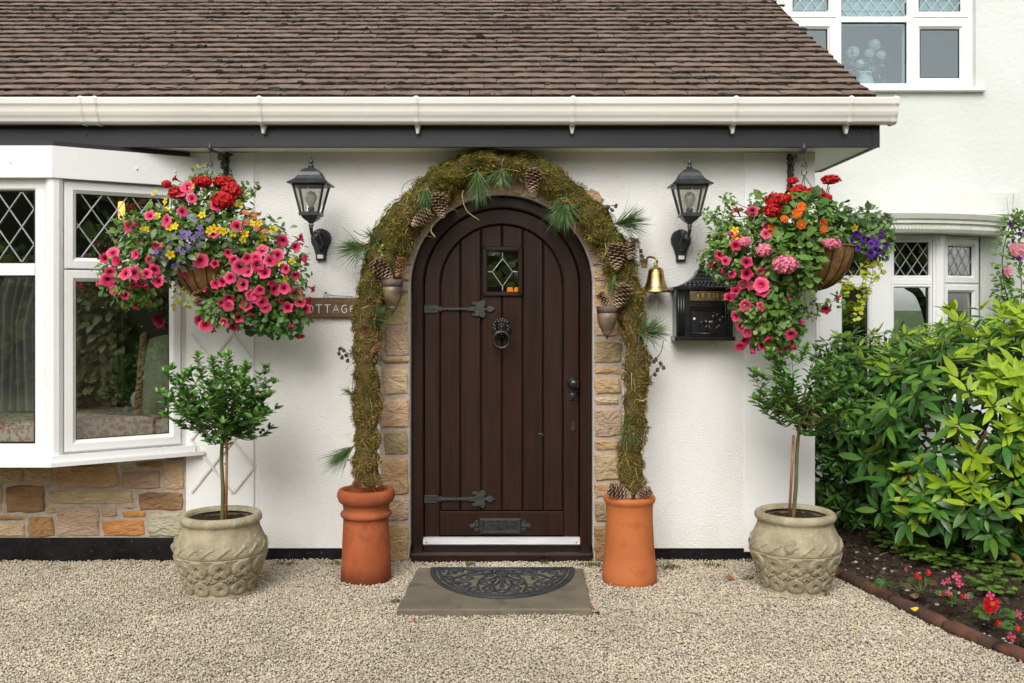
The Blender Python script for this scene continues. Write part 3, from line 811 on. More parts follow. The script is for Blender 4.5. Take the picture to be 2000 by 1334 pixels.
def clip_line(p, q, x0, x1, z0, z1):
    dx, dz = q[0] - p[0], q[1] - p[1]; t0, t1 = 0.0, 1.0
    for pp, qq in ((-dx, p[0] - x0), (dx, x1 - p[0]), (-dz, p[1] - z0), (dz, z1 - p[1])):
        if abs(pp) < 1e-9:
            if qq < 0: return None
        else:
            t = qq / pp
            if pp < 0: t0 = max(t0, t)
            else: t1 = min(t1, t)
    if t0 >= t1: return None
    return (p[0] + dx * t0, p[1] + dz * t0), (p[0] + dx * t1, p[1] + dz * t1)
def lattice(m, x0, x1, z0, z1, y, cell, parent, r=.0035, mat='lead'):
    cw, ch = cell; mb = MB(); cx = x0 + cw * .1
    for s in (-1, 1):
        for k in range(-12, 26):
            xx = cx + k * cw
            c = clip_line((xx - 4 * cw * s, z0 - 4 * ch + (z1 - z0) / 2), (xx + 4 * cw * s, z0 + 4 * ch + (z1 - z0) / 2), x0, x1, z0, z1)
            if c and (Vector(c[0]) - Vector(c[1])).length > .01:
                yy = y - (.0015 if s > 0 else 0)
                mb.tube([(c[0][0], yy, c[0][1]), (c[1][0], yy, c[1][1])], r, 6, flat=.45, smooth=False, up=Vector((0, 1, 0)))
    if mb.v: mb.transform(m); mb.build('lead_lattice', mat, parent)
CELL = (.128, .185)
for m, L, mir in ((F1, L1, 0), (F3, L3, 1)):
    mb = MB(); frame_sec(mb, 0.035, L - .015, .652, 2.087, FRM); 
    mb.box(.071, L - .051, .014, .058, 1.565, 1.665)
    mb.transform(m); mb.build('window_frame', 'upvc', bow)
    light(m, .05 if not mir else .05, L - .05, 1.622, 2.076, SASH, -.006, lead_cell=CELL)
    light(m, .05, L - .05, .664, 1.614, SASH, -.006)
mb = MB(); frame_sec(mb, .042, L2 - .042, .652, 2.087, [(0, .06), (0, .004), (.004, 0), (.050, 0), (.060, .012), (.060, .06)]); mb.box(.10, L2 - .10, .004, .058, 1.586, 1.648)
mb.transform(F2); mb.build('window_frame', 'upvc', bow)
for z0, z1, ld in ((.712, 1.586, None), (1.648, 2.027, CELL)):
    x0, x1 = .102, L2 - .102
    mb = MB(); frame_sec(mb, x0 - .004, x1 + .004, z0 - .002, z1 + .002, [(0, .010), (.010, .010), (.010, .016), (0, .016)]); mb.transform(F2); mb.build('gasket', 'dark_gap', bow)
    mb = MB(); mb.box(x0 - .008, x1 + .008, .017, .021, z0 - .006, z1 + .006); mb.transform(F2); mb.build('pane', 'glass', bow)
    if ld: lattice(F2, x0, x1, z0, z1, .013, ld, bow)

# room behind the bow
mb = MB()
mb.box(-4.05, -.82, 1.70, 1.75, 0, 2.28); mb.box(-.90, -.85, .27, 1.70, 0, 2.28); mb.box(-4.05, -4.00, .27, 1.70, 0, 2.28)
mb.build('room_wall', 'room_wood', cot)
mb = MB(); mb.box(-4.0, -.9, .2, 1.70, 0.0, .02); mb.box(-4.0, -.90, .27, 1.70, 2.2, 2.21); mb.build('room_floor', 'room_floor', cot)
# floral window seat
def floral(name, base, cols, sc):
    m = M(name, base, rough=.9); t = m.node_tree; N, L = t.nodes, t.links; b = N['Principled BSDF']; tc = N.new('ShaderNodeTexCoord')
    prev = None
    rgb = N.new('ShaderNodeRGB'); rgb.outputs[0].default_value = (*base, 1); prev = rgb.outputs[0]
    for i, c in enumerate(cols):
        v = N.new('ShaderNodeTexNoise'); v.inputs['Scale'].default_value = sc * (1 + .3 * i); v.inputs['Detail'].default_value = 2
        ad = N.new('ShaderNodeVectorMath'); ad.inputs[1].default_value = (i * 9.1, i * 3.3, i); L.new(tc.outputs['Object'], ad.inputs[0]); L.new(ad.outputs[0], v.inputs['Vector'])
        r = N.new('ShaderNodeValToRGB'); r.color_ramp.elements[0].position = .56; r.color_ramp.elements[1].position = .60; L.new(v.outputs['Fac'], r.inputs['Fac'])
        mx = N.new('ShaderNodeMix'); mx.data_type = 'RGBA'; L.new(r.outputs[0], mx.inputs[0]); L.new(prev, mx.inputs[6]); mx.inputs[7].default_value = (*c, 1); prev = mx.outputs[2]
    L.new(prev, b.inputs['Base Color'])
floral('floral_cloth', (.42, .37, .26), [(.14, .17, .06), (.30, .04, .05), (.32, .10, .09)], 30)
mb = MB()
pl = [(-1.92, .10), (-1.92, .55), (-3.5, .55), (-3.5, .10), (-3.02, -.28), (-2.40, -.28)]
mb.add([(x, y, z) for z in (.66, .795) for x, y in pl] + [(x * .985 - .04, y * .93 + .01, .81) for x, y in pl],
       [(0, 1, 2, 3, 4, 5)[::-1]] + [(i, (i + 1) % 6, 6 + (i + 1) % 6, 6 + i)[::-1] for i in range(6)] + [(6 + i, 6 + (i + 1) % 6, 12 + (i + 1) % 6, 12 + i)[::-1] for i in range(6)] + [(12, 13, 14, 15, 16, 17)[::-1]])
o = mb.build('window_seat', 'floral_cloth'); tag(o, 'cream window seat cover with red flowers, inside the bow window', 'window seat')
M('sage_cloth', (.30, .31, .20), (.25, .26, .16), ns=8, rough=.95, bump=.4, bs=90)
M('fringe', (.30, .13, .06), (.40, .25, .14), ns=40, rough=1, bump=.8, bs=120)
cu = thing('cushion', 'sage green cushion with knotted brown fringe leaning inside the window', 'cushion', (-1.96, .16, .80))
mb = MB(); n = 12
for i in range(n + 1):
    for j in range(n + 1):
        u, v = i / n * 2 - 1, j / n * 2 - 1
        mb.v.append((u * .17 * (1 - .12 * v * v), -.07 * (1 - u ** 4) * (1 - v ** 4), (v + 1) * .235 * (1 - .08 * u * u)))
for i in range(n):
    for j in range(n): mb.f.append((i * (n + 1) + j, (i + 1) * (n + 1) + j, (i + 1) * (n + 1) + j + 1, i * (n + 1) + j + 1)); mb.m.append(0); mb.s.append(True)
k = len(mb.v)
mb.v += [(x, -y, z) for x, y, z in mb.v]; mb.f += [tuple(i + k for i in f[::-1]) for f in mb.f]; mb.m = [0] * len(mb.f); mb.s = [True] * len(mb.f)
mb.transform(Matrix.Rotation(R(-12), 4, 'X') @ Matrix.Rotation(R(24), 4, 'Z'))
mb.build('cover', 'sage_cloth', cu, local=True)
fr = MB(); rf = random.Random(3)
for side in range(2):
    for i in range(44):
        t = i / 43; z = t * .47; x = (1 if side == 0 else -1) * .165
        fr.tube([(x, 0, z), (x * 1.12 + rf.uniform(-.006, .006), rf.uniform(-.012, .012), z - .012), (x * 1.20, rf.uniform(-.012, .012), z - .03)], [.010, .011, .006], 5)
fr.transform(Matrix.Rotation(R(-12), 4, 'X') @ Matrix.Rotation(R(24), 4, 'Z')); fr.build('fringe', 'fringe', cu, local=True)
# second pillow, lamp and cupboard in the room
M('pillow_white', (.55, .53, .47), rough=.95)
mb = MB(); mb.ball((0, 0, .07), (.10, .05, .075), 14, 10); mb.transform(Matrix.Translation((-2.16, .22, .805)) @ Matrix.Rotation(R(20), 4, 'Z') @ Matrix.Rotation(R(35), 4, 'Y'))
o = mb.build('pillow', 'pillow_white'); tag(o, 'plain off-white pillow lying on the floral window seat', 'pillow')
emit_mat('lamp_warm', (1.0, .45, .10), 2.2)
M('brass_dark', (.35, .22, .07), rough=.35, metal=1)
lp_ = thing('pendant_lamp', 'small glowing amber pendant lamp behind the leaded pane', 'lamp', W(237, 380, .55))
z0 = ROOT[lp_.name]
mb = MB(); mb.lathe([(.004, 0), (.018, -.01), (.022, -.06), (.016, -.11), (.003, -.12)], 12, tuple(W(237, 392, .55))); mb.build('bulb', 'lamp_warm', lp_)
mb = MB(); q = W(237, 392, .55); mb.tube([(q.x, q.y, 2.2), (q.x, q.y, q.z)], .004, 6); mb.lathe([(.008, .04), (.024, .02), (.028, -.005)], 12, tuple(q)); mb.build('cord', 'brass_dark', lp_)
M('cabinet_wood', (.11, .055, .028), (.07, .035, .018), ns=5, stretch=(.5, 1, 6), rough=.45)
cb = thing('cabinet', 'brown wooden cabinet standing inside behind the cut-off window pane', 'cabinet', (-3.1, 1.2, 0))
mb = MB(); mb.cbox(-3.65, -2.62, 1.15, 1.55, .02, 1.62, .01); mb.build('carcass', 'cabinet_wood', cb)
for x in (-3.62, -3.12):
    mb = MB(); mb.cbox(x + .02, x + .47, 1.125, 1.148, .12, 1.55, .012); mb.build('cupboard_door', 'cabinet_wood', cb)
M('curtain_grey', (.42, .40, .37), (.34, .32, .30), ns=4, rough=.95)
mb = MB(); nn = 60
for i in range(nn + 1):
    x = -2.98 + .42 * i / nn; y = .20 + .03 * math.sin(i * .9)
    mb.v += [(x, y, .82), (x + .02 * math.sin(i * .2), y, 1.5 - .25 * math.sin(i / nn * 2.2)), (x + .06, y, 1.62)]
for i in range(nn):
    for j in range(2): mb.f.append((i * 3 + j, i * 3 + 3 + j, i * 3 + 4 + j, i * 3 + 1 + j)); mb.m.append(0); mb.s.append(True)
o = mb.build('chair_throw', 'curtain_grey'); tag(o, 'pale grey folded cloth draped inside the cut-off window', 'cloth')

# ================================================================ taller house behind
HY = 1.90
hs_ = thing('house', 'tall white rendered house behind the cottage, with upper window and bay', 'house', (2, HY, 0))
def hx_(x): return W(x, 0, HY).x
def hz_(y): return W(0, y, HY).z
UX0, UX1, UZ0, UZ1 = hx_(1530), hx_(1906), hz_(172), 4.02
BX0, BX1, BZ0, BZ1 = hx_(1560), hx_(1915), .75, hz_(452)
mb = MB()
def hole_wall(m, x0, x1, z0, z1, holes, y0, y1):
    zs = sorted({z0, z1} | {h[2] for h in holes} | {h[3] for h in holes}); 
    for a, b in zip(zs, zs[1:]):
        cur = x0
        for h in sorted(h for h in holes if h[2] <= a and h[3] >= b):
            m.box(cur, h[0], y0, y1, a, b); cur = h[1]
        m.box(cur, x1, y0, y1, a, b)
hole_wall(mb, -4.4, 6.0, 0, 6.2, [(UX0, UX1, UZ0, UZ1), (BX0, BX1, BZ0, BZ1)], HY, HY + .28)
mb.build('wall', 'render_house', hs_)
mb = MB(); mb.box(6.0 - .28, 6.0, HY + .281, HY + 5, 0, 6.2); mb.box(-4.4, -4.12, HY + .281, HY + 5, 0, 6.2)
mb.build('wall', 'render_house', hs_)
M('slate', (.035, .04, .05), (.05, .055, .065), ns=8, rough=.6)
mb = MB(); mb.add([(-4.8, HY - .35, 6.1), (6.4, HY - .35, 6.1), (6.4, HY + 2.6, 8.2), (-4.8, HY + 2.6, 8.2), (-4.8, HY + 5.6, 6.1), (6.4, HY + 5.6, 6.1)], [(0, 1, 2, 3), (3, 2, 5, 4)])
mb.build('roof', 'slate', hs_)
mb = MB(); mb.box(hx_(1620), hx_(1990), HY - .018, HY + .001, hz_(419), hz_(376)); mb.build('band_course', 'render_house', hs_)
# upper window
uw = MB(); frame_sec(uw, UX0, UX1, UZ0 + .002, UZ1, [(0, HY + .14), (0, HY + .05), (.004, HY + .046), (.040, HY + .046), (.046, HY + .054), (.046, HY + .14)])
xm = [hx_(1641), hx_(1783)]
for x in xm: uw.cbox(x - .026, x + .026, HY + .046, HY + .14, UZ0 + .046, UZ1 - .046, .004)
zt = hz_(34)
for a, b in ((UX0 + .046, xm[0] - .026), (xm[0] + .026, xm[1] - .026), (xm[1] + .026, UX1 - .046)): uw.cbox(a, b, HY + .047, HY + .14, zt - .022, zt + .022, .003)
uw = uw.build('window', 'upvc', hs_)
mb = MB(); mb.cbox(UX0 - .05, UX1 + .055, HY - .05, HY + .046, UZ0 - .032, UZ0 + .001, .006); mb.build('sill', 'upvc', uw)
I4 = Matrix.Identity(4)
def light2(parent, m, x0, x1, z0, z1, yy, gl, cell=None, w=.05, sash=True, leadmat='lead', r=.004):
    if sash:
        mb = MB(); frame_sec(mb, x0, x1, z0, z1, [(0, yy + .04), (0, yy - .008), (.004, yy - .012), (w * .7, yy - .012), (w * .8, yy - .004), (w, yy + .006), (w, yy + .04)]); mb.transform(m); mb.build('sash', 'upvc', parent)
        x0 += w; x1 -= w; z0 += w; z1 -= w
    mb = MB(); frame_sec(mb, x0 - .002, x1 + .002, z0 - .002, z1 + .002, [(0, yy + .008), (.008, yy + .008), (.008, yy + .013), (0, yy + .013)]); mb.transform(m); mb.build('gasket', 'dark_gap', parent)
    mb = MB(); mb.box(x0 - .002, x1 + .002, yy + .014, yy + .018, z0 - .002, z1 + .002); mb.transform(m); mb.build('pane', gl, parent)
    if cell: lattice(m, x0, x1, z0, z1, yy + .010, cell, parent, r, leadmat)
M('lead_pale', (.42, .50, .48), rough=.5)
cols = ((UX0 + .040, xm[0] - .020, True), (xm[0] + .026, xm[1] - .026, False), (xm[1] + .020, UX1 - .040, True))
for a, b, sh in cols:
    if sh:
        light2(uw, I4, a, b, UZ0 + .030, zt - .014, HY + .052, 'glass_upper', w=.058)
        light2(uw, I4, a, b, zt + .012, UZ1 - .040, HY + .052, 'glass_upper', (.088, .11), w=.050, leadmat='lead_pale')
    else:
        light2(uw, I4, a, b, UZ0 + .046, zt - .022, HY + .056, 'glass_upper', sash=False)
        light2(uw, I4, a, b, zt + .022, UZ1 - .046, HY + .056, 'glass_upper', (.088, .11), sash=False, leadmat='lead_pale')
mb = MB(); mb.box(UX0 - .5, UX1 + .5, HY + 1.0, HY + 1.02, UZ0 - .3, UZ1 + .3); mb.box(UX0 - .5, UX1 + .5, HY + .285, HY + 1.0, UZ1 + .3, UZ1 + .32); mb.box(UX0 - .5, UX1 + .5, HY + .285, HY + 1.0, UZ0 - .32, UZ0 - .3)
mb.build('room_wall', 'sky_reflection_tint', hs_)  # room back wall carries the window's sky reflection as its colour
M('net_blind', (.50, .56, .53), rough=.9)
mb = MB()
for k in range(4): mb.box(UX0 + .02, UX1 - .02, HY + .20, HY + .21, zt + .02 + k * .085, zt + .10 + k * .085)
mb.build('window_blind', 'net_blind', uw)
# bay window on the ground floor: flat front and a slanting right end
BYF = HY - .22
bw = MB(); sillz = BZ0
bxa, bxb = hx_(1560) - .02, W(1832, 0, BYF).x
bxc = hx_(1912)
def bx(x): return W(x, 0, BYF).x
def bz(y): return W(0, y, BYF).z
bw.cbox(bxa, bxb, BYF + .07, HY + .1, .60, .66, .004)
bw = bw.build('bay_window', 'upvc', hs_)
zt0, zt1 = bz(459), .70
mb = MB(); frame_sec(mb, bxa, bxb, zt1, zt0, [(0, BYF + .06), (0, BYF + .002), (.036, BYF), (.04, BYF + .06)])
mul = [bx(1722), bx(1620)]
for x in mul: mb.cbox(x - .075, x + .075, BYF + .001, BYF + .06, zt1 + .04, zt0 - .04, .006)
cutx = sorted([bxa + .04, bxb - .04] + [x + s * .075 for x in mul for s in (-1, 1)])
for a, b in ((cutx[0], cutx[1]), (cutx[2], cutx[3]), (cutx[4], cutx[5])): mb.cbox(a, b, BYF + .002, BYF + .06, bz(556), bz(544), .003)
mb.build('window_frame', 'upvc', bw)
for a, b in ((cutx[0], cutx[1]), (cutx[2], cutx[3]), (cutx[4], cutx[5])):
    light2(bw, I4, a + .02, b - .02, bz(544) + .004, zt0 - .05, BYF + .02, 'glass', (.085, .125), sash=False, r=.0035)
    light2(bw, I4, a + .02, b - .02, zt1 + .05, bz(556) - .004, BYF + .02, 'glass', sash=False)
    mb = MB(); frame_sec(mb, a, b, bz(544), zt0 - .03, [(0, BYF + .05), (0, BYF + .006), (.012, BYF + .004), (.022, BYF + .016), (.022, BYF + .05)]); frame_sec(mb, a, b, zt1 + .03, bz(556), [(0, BYF + .05), (0, BYF + .006), (.012, BYF + .004), (.022, BYF + .016), (.022, BYF + .05)])
    mb.build('glazing_bead', 'upvc', bw)
mb = MB(); mb.lathe([(.05, zt1), (.05, zt0)], 12, (bxb + .012, BYF + .035, 0), smooth=False); mb.build('corner_post', 'upvc', bw)
mE, LE = facet_matrix(Vector((bxc, HY)), Vector((bxb + .02, BYF + .02)))
mb = MB(); frame_sec(mb, .02, LE, zt1, zt0, [(0, .06), (0, .002), (.03, 0), (.034, .06)]); mb.box(.05, LE - .03, .002, .06, bz(557), bz(549)); mb.transform(mE); mb.build('window_frame', 'upvc', bw)
light2(bw, mE, .035, LE - .02, bz(552), zt0 - .02, .0, 'glass', (.085, .125), w=.055, r=.0035)
light2(bw, mE, .035, LE - .02, zt1 + .02, bz(556), .0, 'glass', w=.055)
# shallow curved hood over the bay
M('hood', (.70, .72, .64), (.62, .63, .54), ns=6, rough=.6)
mb = MB(); n = 22; sec = [(.0, 0), (.10, .0), (.115, .02), (.115, .055), (.135, .065), (.135, .085), (.15, .095), (.165, .13), (.150, .137), (0, .15)]
x0, x1 = bxa - .1, hx_(1950)
for i in range(n + 1):
    u = i / n; X = x0 + (x1 - x0) * u; bulge = .32 * (1 - max(0, (u - .45) / .55) ** 2.2)
    zb = bz(459) + .005
    for d, h in sec: mb.v.append((X, HY - (d + bulge if d else -.02), zb + h))
k = len(sec)
for i in range(n):
    for j in range(k): mb.f.append((i * k + j, (i + 1) * k + j, (i + 1) * k + (j + 1) % k, i * k + (j + 1) % k)); mb.m.append(0); mb.s.append(False)
mb.f.append(tuple(n * k + j for j in range(k))[::-1]); mb.m.append(0); mb.s.append(False)
hood = mb.build('bay_hood', 'hood', bw)
mb = MB()
for i in range(64):
    u = (i + .5) / 64; X = x0 + (x1 - x0) * u; bulge = .32 * (1 - max(0, (u - .45) / .55) ** 2.2)
    mb.box(X - .006, X + .006, HY - bulge - .121, HY - bulge - .114, bz(459) + .030, bz(459) + .050)
mb.build('hood_dentil', 'hood', bw, kind='stuff')
# room behind the bay: dark, with a far window that lets the sky show through
mb = MB(); yb = HY + 3.2
wx0, wx1 = W(1742, 0, 3.2 + HY).x, W(1815, 0, 3.2 + HY).x
hole_wall(mb, 1.9, 5.7, 0, 2.5, [(wx0, wx1, 1.05, 1.72)], yb, yb + .1)
mb.box(1.9, 5.7, HY + .29, yb, 2.5, 2.55); mb.box(1.9, 5.7, HY + .29, yb, 0, .02); mb.box(1.85, 1.9, HY + .29, yb, 0, 2.5); mb.box(5.7, 5.719, HY + .29, yb, 0, 2.5)
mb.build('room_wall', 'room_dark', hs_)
mb = MB(); q0, q1, q2 = W(1770, 556, 4.9), W(1795, 575, 4.9), W(1812, 622, 4.9)
mb.tube(spline([q0 + Vector((-.15, 0, .12)), q0, q1, q2, q2 + Vector((.05, 0, -.3))], 5), .045, 4); mb.build('timber_brace', 'room_wood', hs_)
# vase of flowers behind the upper pane
vs_ = thing('flower_vase', 'vase of pale hydrangea blooms standing behind the upper window', 'vase', (W(1690, 0, HY + .36).x, HY + .36, UZ0 + .05))
M('petal_pale', (.72, .66, .62), (.78, .74, .70), ns=30, rough=.7, var=.1, island=True)
M('leaf_far', (.08, .18, .14), (.12, .24, .18), ns=10, rough=.6, var=.3, island=True)
rv = random.Random(8)
for (x, y, rr) in ((1665, 103, 15), (1708, 88, 13), (1698, 105, 11), (1720, 108, 10), (1680, 125, 9)):
    q = W(x, y, HY + .34); s = rr * (D0 + HY + .34) / F; mb = MB()
    for i in range(70):
        d = Vector((rv.gauss(0, 1), rv.gauss(0, 1), rv.gauss(0, 1))).normalized(); c = q + d * s * .85; st = len(mb.v)
        mb.add([(-.013, 0, -.013), (.013, 0, -.013), (.015, .004, .013), (-.015, .004, .013)], [(0, 1, 2, 3)]); mb.transform(Matrix.Translation(c) @ rot_to(d, rv.uniform(0, 6), (0, -1, 0)), st)
    mb.build('bloom', 'petal_pale', vs_)
mb = MB()
for i in range(150):
    q = W(rv.gauss(1690, 16), rv.uniform(112, 164), HY + .36 + rv.uniform(-.06, .06)); st = len(mb.v)
    mb.add([(-.012, 0, 0), (0, 0, -.03), (.012, 0, 0), (0, .004, .035)], [(0, 1, 2, 3)]); mb.transform(Matrix.Translation(q) @ Euler((rv.uniform(-1, 1), rv.uniform(-2, 2), rv.uniform(0, 6))).to_matrix().to_4x4(), st)
mb.build('leaves', 'leaf_far', vs_, kind='stuff')
mb = MB(); q = W(1690, 176, HY + .36); mb.lathe([(.001, -.02), (.05, -.02), (.07, .05), (.045, .12), (.055, .14)], 16, tuple(q)); mb.build('vase', 'pillow_white', vs_)
# ================================================================ things fixed to the wall
# ---- lanterns
M('lantern_black', (.016, .018, .021), (.030, .033, .038), ns=25, rough=.36, rvar=.08, bump=.15, bs=80, bdist=.001)
M('white_plastic', (.75, .75, .73), rough=.4)
M('lamp_glass', (.80, .78, .70), rough=.25, transl=.3)
def make_lantern(label, loc, mirror):
    t = thing('wall_lantern', label, 'wall lamp', loc, 'black lanterns either side of the door')
    PR = .28; zc = 0.0                      # glass cage bottom at z = zc, lantern axis at y = -PR
    def sq(m, prof, mi=0, smooth=False, n=4, rot=45):
        vs = []; k = len(prof)
        for r, z in prof:
            for j in range(n):
                th = R(rot) + 2 * PI * j / n; vs.append((r * math.cos(th), -PR + r * math.sin(th), z))
        fs = [(i * n + j, i * n + (j + 1) % n, (i + 1) * n + (j + 1) % n, (i + 1) * n + j) for i in range(k - 1) for j in range(n)] + [tuple(range(n))[::-1], tuple((k - 1) * n + j for j in range(n))]
        m.add(vs, fs, mi, smooth)
    s2 = math.sqrt(2)
    hb, ht, zh = .046, .080, .150           # half widths at the bottom and top of the cage, height
    m = MB(); sq(m, [(hb * s2 + .012, -.012), (hb * s2 + .012, .004), (hb * s2, .008)][::1])
    for sx in (-1, 1):
        for sy in (-1, 1):
            m.tube([(sx * hb, -PR + sy * hb, 0), (sx * ht, -PR + sy * ht, zh)], .0065, 4, smooth=False)
    m.add(*((lambda a: (a, [(0, 1, 2, 3)]))([(x * ht * 1.04, -PR + y * ht * 1.04, zh) for x, y in ((-1, -1), (1, -1), (1, 1), (-1, 1))])))
    for a, b in (((-1, -1), (1, -1)), ((1, -1), (1, 1)), ((1, 1), (-1, 1)), ((-1, 1), (-1, -1))):
        m.tube([(a[0] * ht, -PR + a[1] * ht, zh - .002), (b[0] * ht, -PR + b[1] * ht, zh - .002)], .006, 4, smooth=False)
    m.build('cage', 'lantern_black', t, local=True)
    m = MB(); sq(m, [(.104 * s2, zh), (.106 * s2, zh + .006), (.098 * s2, zh + .012), (.072 * s2, zh + .030), (.060 * s2, zh + .048), (.052 * s2, zh + .066), (.036 * s2, zh + .082), (.014 * s2, zh + .094), (.010 * s2, zh + .096)])
    m.lathe([(.012, zh + .094), (.016, zh + .100), (.009, zh + .108), (.007, zh + .114), (.013, zh + .120), (.010, zh + .130), (.004, zh + .140), (.006, zh + .144), (.003, zh + .150), (.001, zh + .151)], 12, (0, -PR, 0))
    m.build('lantern_roof', 'lantern_black', t, local=True)
    m = MB()
    for (sx, sy) in ((0, -1), (1, 0), (0, 1), (-1, 0)):
        if sx == 0: q = [(-hb, -PR + sy * hb, .006), (hb, -PR + sy * hb, .006), (ht, -PR + sy * ht, zh), (-ht, -PR + sy * ht, zh)]
        else: q = [(sx * hb, -PR - hb, .006), (sx * hb, -PR + hb, .006), (sx * ht, -PR + ht, zh), (sx * ht, -PR - ht, zh)]
        g = MB(); g.add(q, [(0, 1, 2, 3)]); g.build('pane', 'glass_lantern', t, local=True)
        if sy == -1:
            zz = [(.0, .025), (.012, .055), (-.012, .080), (.0, .115)]
            yy = lambda z: -PR - (hb + (ht - hb) * z / zh) - .001
            for pth in ([(0, .01), (0, .04), (.020, .07), (0, .10), (0, zh)], [(0, .04), (-.020, .07), (0, .10)], [(-.012, .030), (.012, .030)]):
                m.tube([(x, yy(z), z) for x, z in pth], .0016, 5)
    m.build('pane_lead', 'lead', t, local=True)
    m = MB(); m.lathe([(.016, .0), (.018, .030), (.014, .034)], 12, (0, -PR, .0)); m.build('lamp_holder', 'lantern_black', t, local=True)
    m = MB(); m.lathe([(.012, .034), (.016, .045), (.029, .075), (.030, .092), (.020, .112), (.001, .120)], 14, (0, -PR, .0)); m.build('bulb', 'lamp_glass', t, local=True)
    # bowl below and scrolled arm
    m = MB(); m.lathe([(.062, -.010), (.058, -.022), (.040, -.034), (.024, -.042), (.014, -.052), (.018, -.060), (.012, -.070)], 4, (0, -PR, 0), smooth=False)
    m.transform(Matrix.Translation((0, -PR, 0)) @ Matrix.Rotation(R(45), 4, 'Z') @ Matrix.Translation((0, PR, 0)))
    m.tube(spline([(0, -PR, -.055), (0, -PR, -.085), (0, -PR + .05, -.115), (0, -PR + .13, -.105), (0, -.08, -.080), (0, -.02, -.10)], 6), [.010] * 31, 8)
    m.tube(spline([(0, -.02, -.17), (0, -.07, -.165), (0, -.11, -.13), (0, -.10, -.10), (0, -.075, -.105), (0, -.08, -.13)], 6), [.008 + .004 * math.sin(i * .4) for i in range(31)], 8)
    for i in range(8):
        a = i / 7; m.ball((.006 * (-1) ** i, -.05 - .09 * a, -.150 + .05 * a), (.013, .016, .018), 7, 5)
    m.build('arm', 'lantern_black', t, local=True)
    m = MB(); o = [(-.026, -.235), (.026, -.235), (.028, -.205), (.034, -.185), (.042, -.160), (.054, -.135), (.056, -.105), (.046, -.080), (.030, -.066), (.010, -.058)]
    m.prism(o + [(-x, z) for x, z in o[:1:-1]] + [], -.030, .004, .008)
    m.build('back_plate', 'lantern_black', t, local=True)
    m = MB(); m.cbox(-.016, .016, -.038, -.030, -.226, -.204, .002); m.build('sensor', 'white_plastic', t, local=True)
    return t
q = W(628, 412, 0); make_lantern('black wall lantern on the white wall beside the wooden name board', (q.x, 0, 1.915), 0)
q = W(1329, 412, 0); make_lantern('black wall lantern on the white wall above the black letter box', (q.x, 0, 1.910), 1)

# ---- letter box
M('letterbox_black', (.010, .010, .011), (.016, .016, .018), ns=20, rough=.22, rvar=.05, bump=.15, bs=60, bdist=.001, spec=.6)
M('gold_print', (.55, .38, .14), (.40, .27, .10), ns=60, rough=.4, metal=.6)
M('plate_brass', (.22, .15, .07), (.14, .095, .045), ns=30, rough=.45, metal=.5)
lb = thing('letter_box', 'ornate black metal letter box on the wall below the lantern', 'letter box', W(1380, 664, 0))
yf = -.13
a, b = W(1321, 662, yf), W(1432, 566, yf)
m = MB(); m.cbox(a.x, b.x, yf, -.001, a.z, b.z, .004); m.cbox(a.x - .010, b.x + .010, yf - .012, -.001, a.z - .010, a.z + .012, .004)
for x in (a.x + .012, a.x + .026, a.x + .040, b.x - .012, b.x - .026, b.x - .04): m.tube([(x, yf - .002, a.z + .02), (x, yf - .002, b.z - .012)], .006, 8)
m.build('body', 'letterbox_black', lb)
m = MB(); cx = (a.x + b.x) / 2; w = (b.x - a.x) / 2
prof = [(1.12, .0), (1.12, .014), (.98, .019), (.80, .027), (.58, .042), (.38, .062), (.24, .086), (.17, .108)]
vs = []
for f, h in prof:
    vs += [(cx - w * f, yf * (.5 + .55 * f), b.z + h), (cx + w * f, yf * (.5 + .55 * f), b.z + h), (cx + w * f, -.001, b.z + h), (cx - w * f, -.001, b.z + h)]
k = len(prof); m.add(vs, [(i * 4 + j, i * 4 + (j + 1) % 4, i * 4 + 4 + (j + 1) % 4, i * 4 + 4 + j) for i in range(k - 1) for j in range(4)] + [(3, 2, 1, 0), tuple(range(4 * k - 4, 4 * k))])
for row in range(5):                       # fish-scale roof pattern
    f0, h0 = prof[3 + row] if row < 5 else prof[-1]
    n = 9 - row
    for i in range(n):
        u = (i + .5) / n * 2 - 1
        m.ball((cx + u * w * f0 * .92, yf * (.5 + .55 * f0) - .002, b.z + h0 - .004), (w * f0 / n, .007, .012), 6, 4)
m.lathe([(.030, .108), (.020, .116), (.012, .124), (.014, .130), (.018, .138), (.012, .148), (.003, .152)], 10, (cx, -.05, b.z))
m.build('lid_roof', 'letterbox_black', lb)
p0, p1 = W(1347, 588, yf), W(1432, 568, yf)
m = MB(); m.cbox(p0.x, b.x - .004, yf - .008, yf - .0005, p0.z, p1.z, .003); m.build('name_plate', 'plate_brass', lb)
p2, p3 = W(1347, 657, yf), W(1428, 604, yf)
m = MB(); frame_rect(m, p2.x, p3.x, p2.z, p3.z, .008, yf - .008, yf - .0005, .003); m.cbox(p2.x, p3.x, yf - .010, yf - .0005, p3.z + .008, p3.z + .018, .003)
m.tube([(p2.x + .012, yf - .004, p2.z + .016 ), (p3.x - .012, yf - .004, p2.z + .016)], .004, 6)
for i in range(9): m.ball((p2.x + .02 + i * .022, yf - .004, p2.z + .014), (.010, .004, .004), 6, 4)
m.build('door_panel', 'letterbox_black', lb)
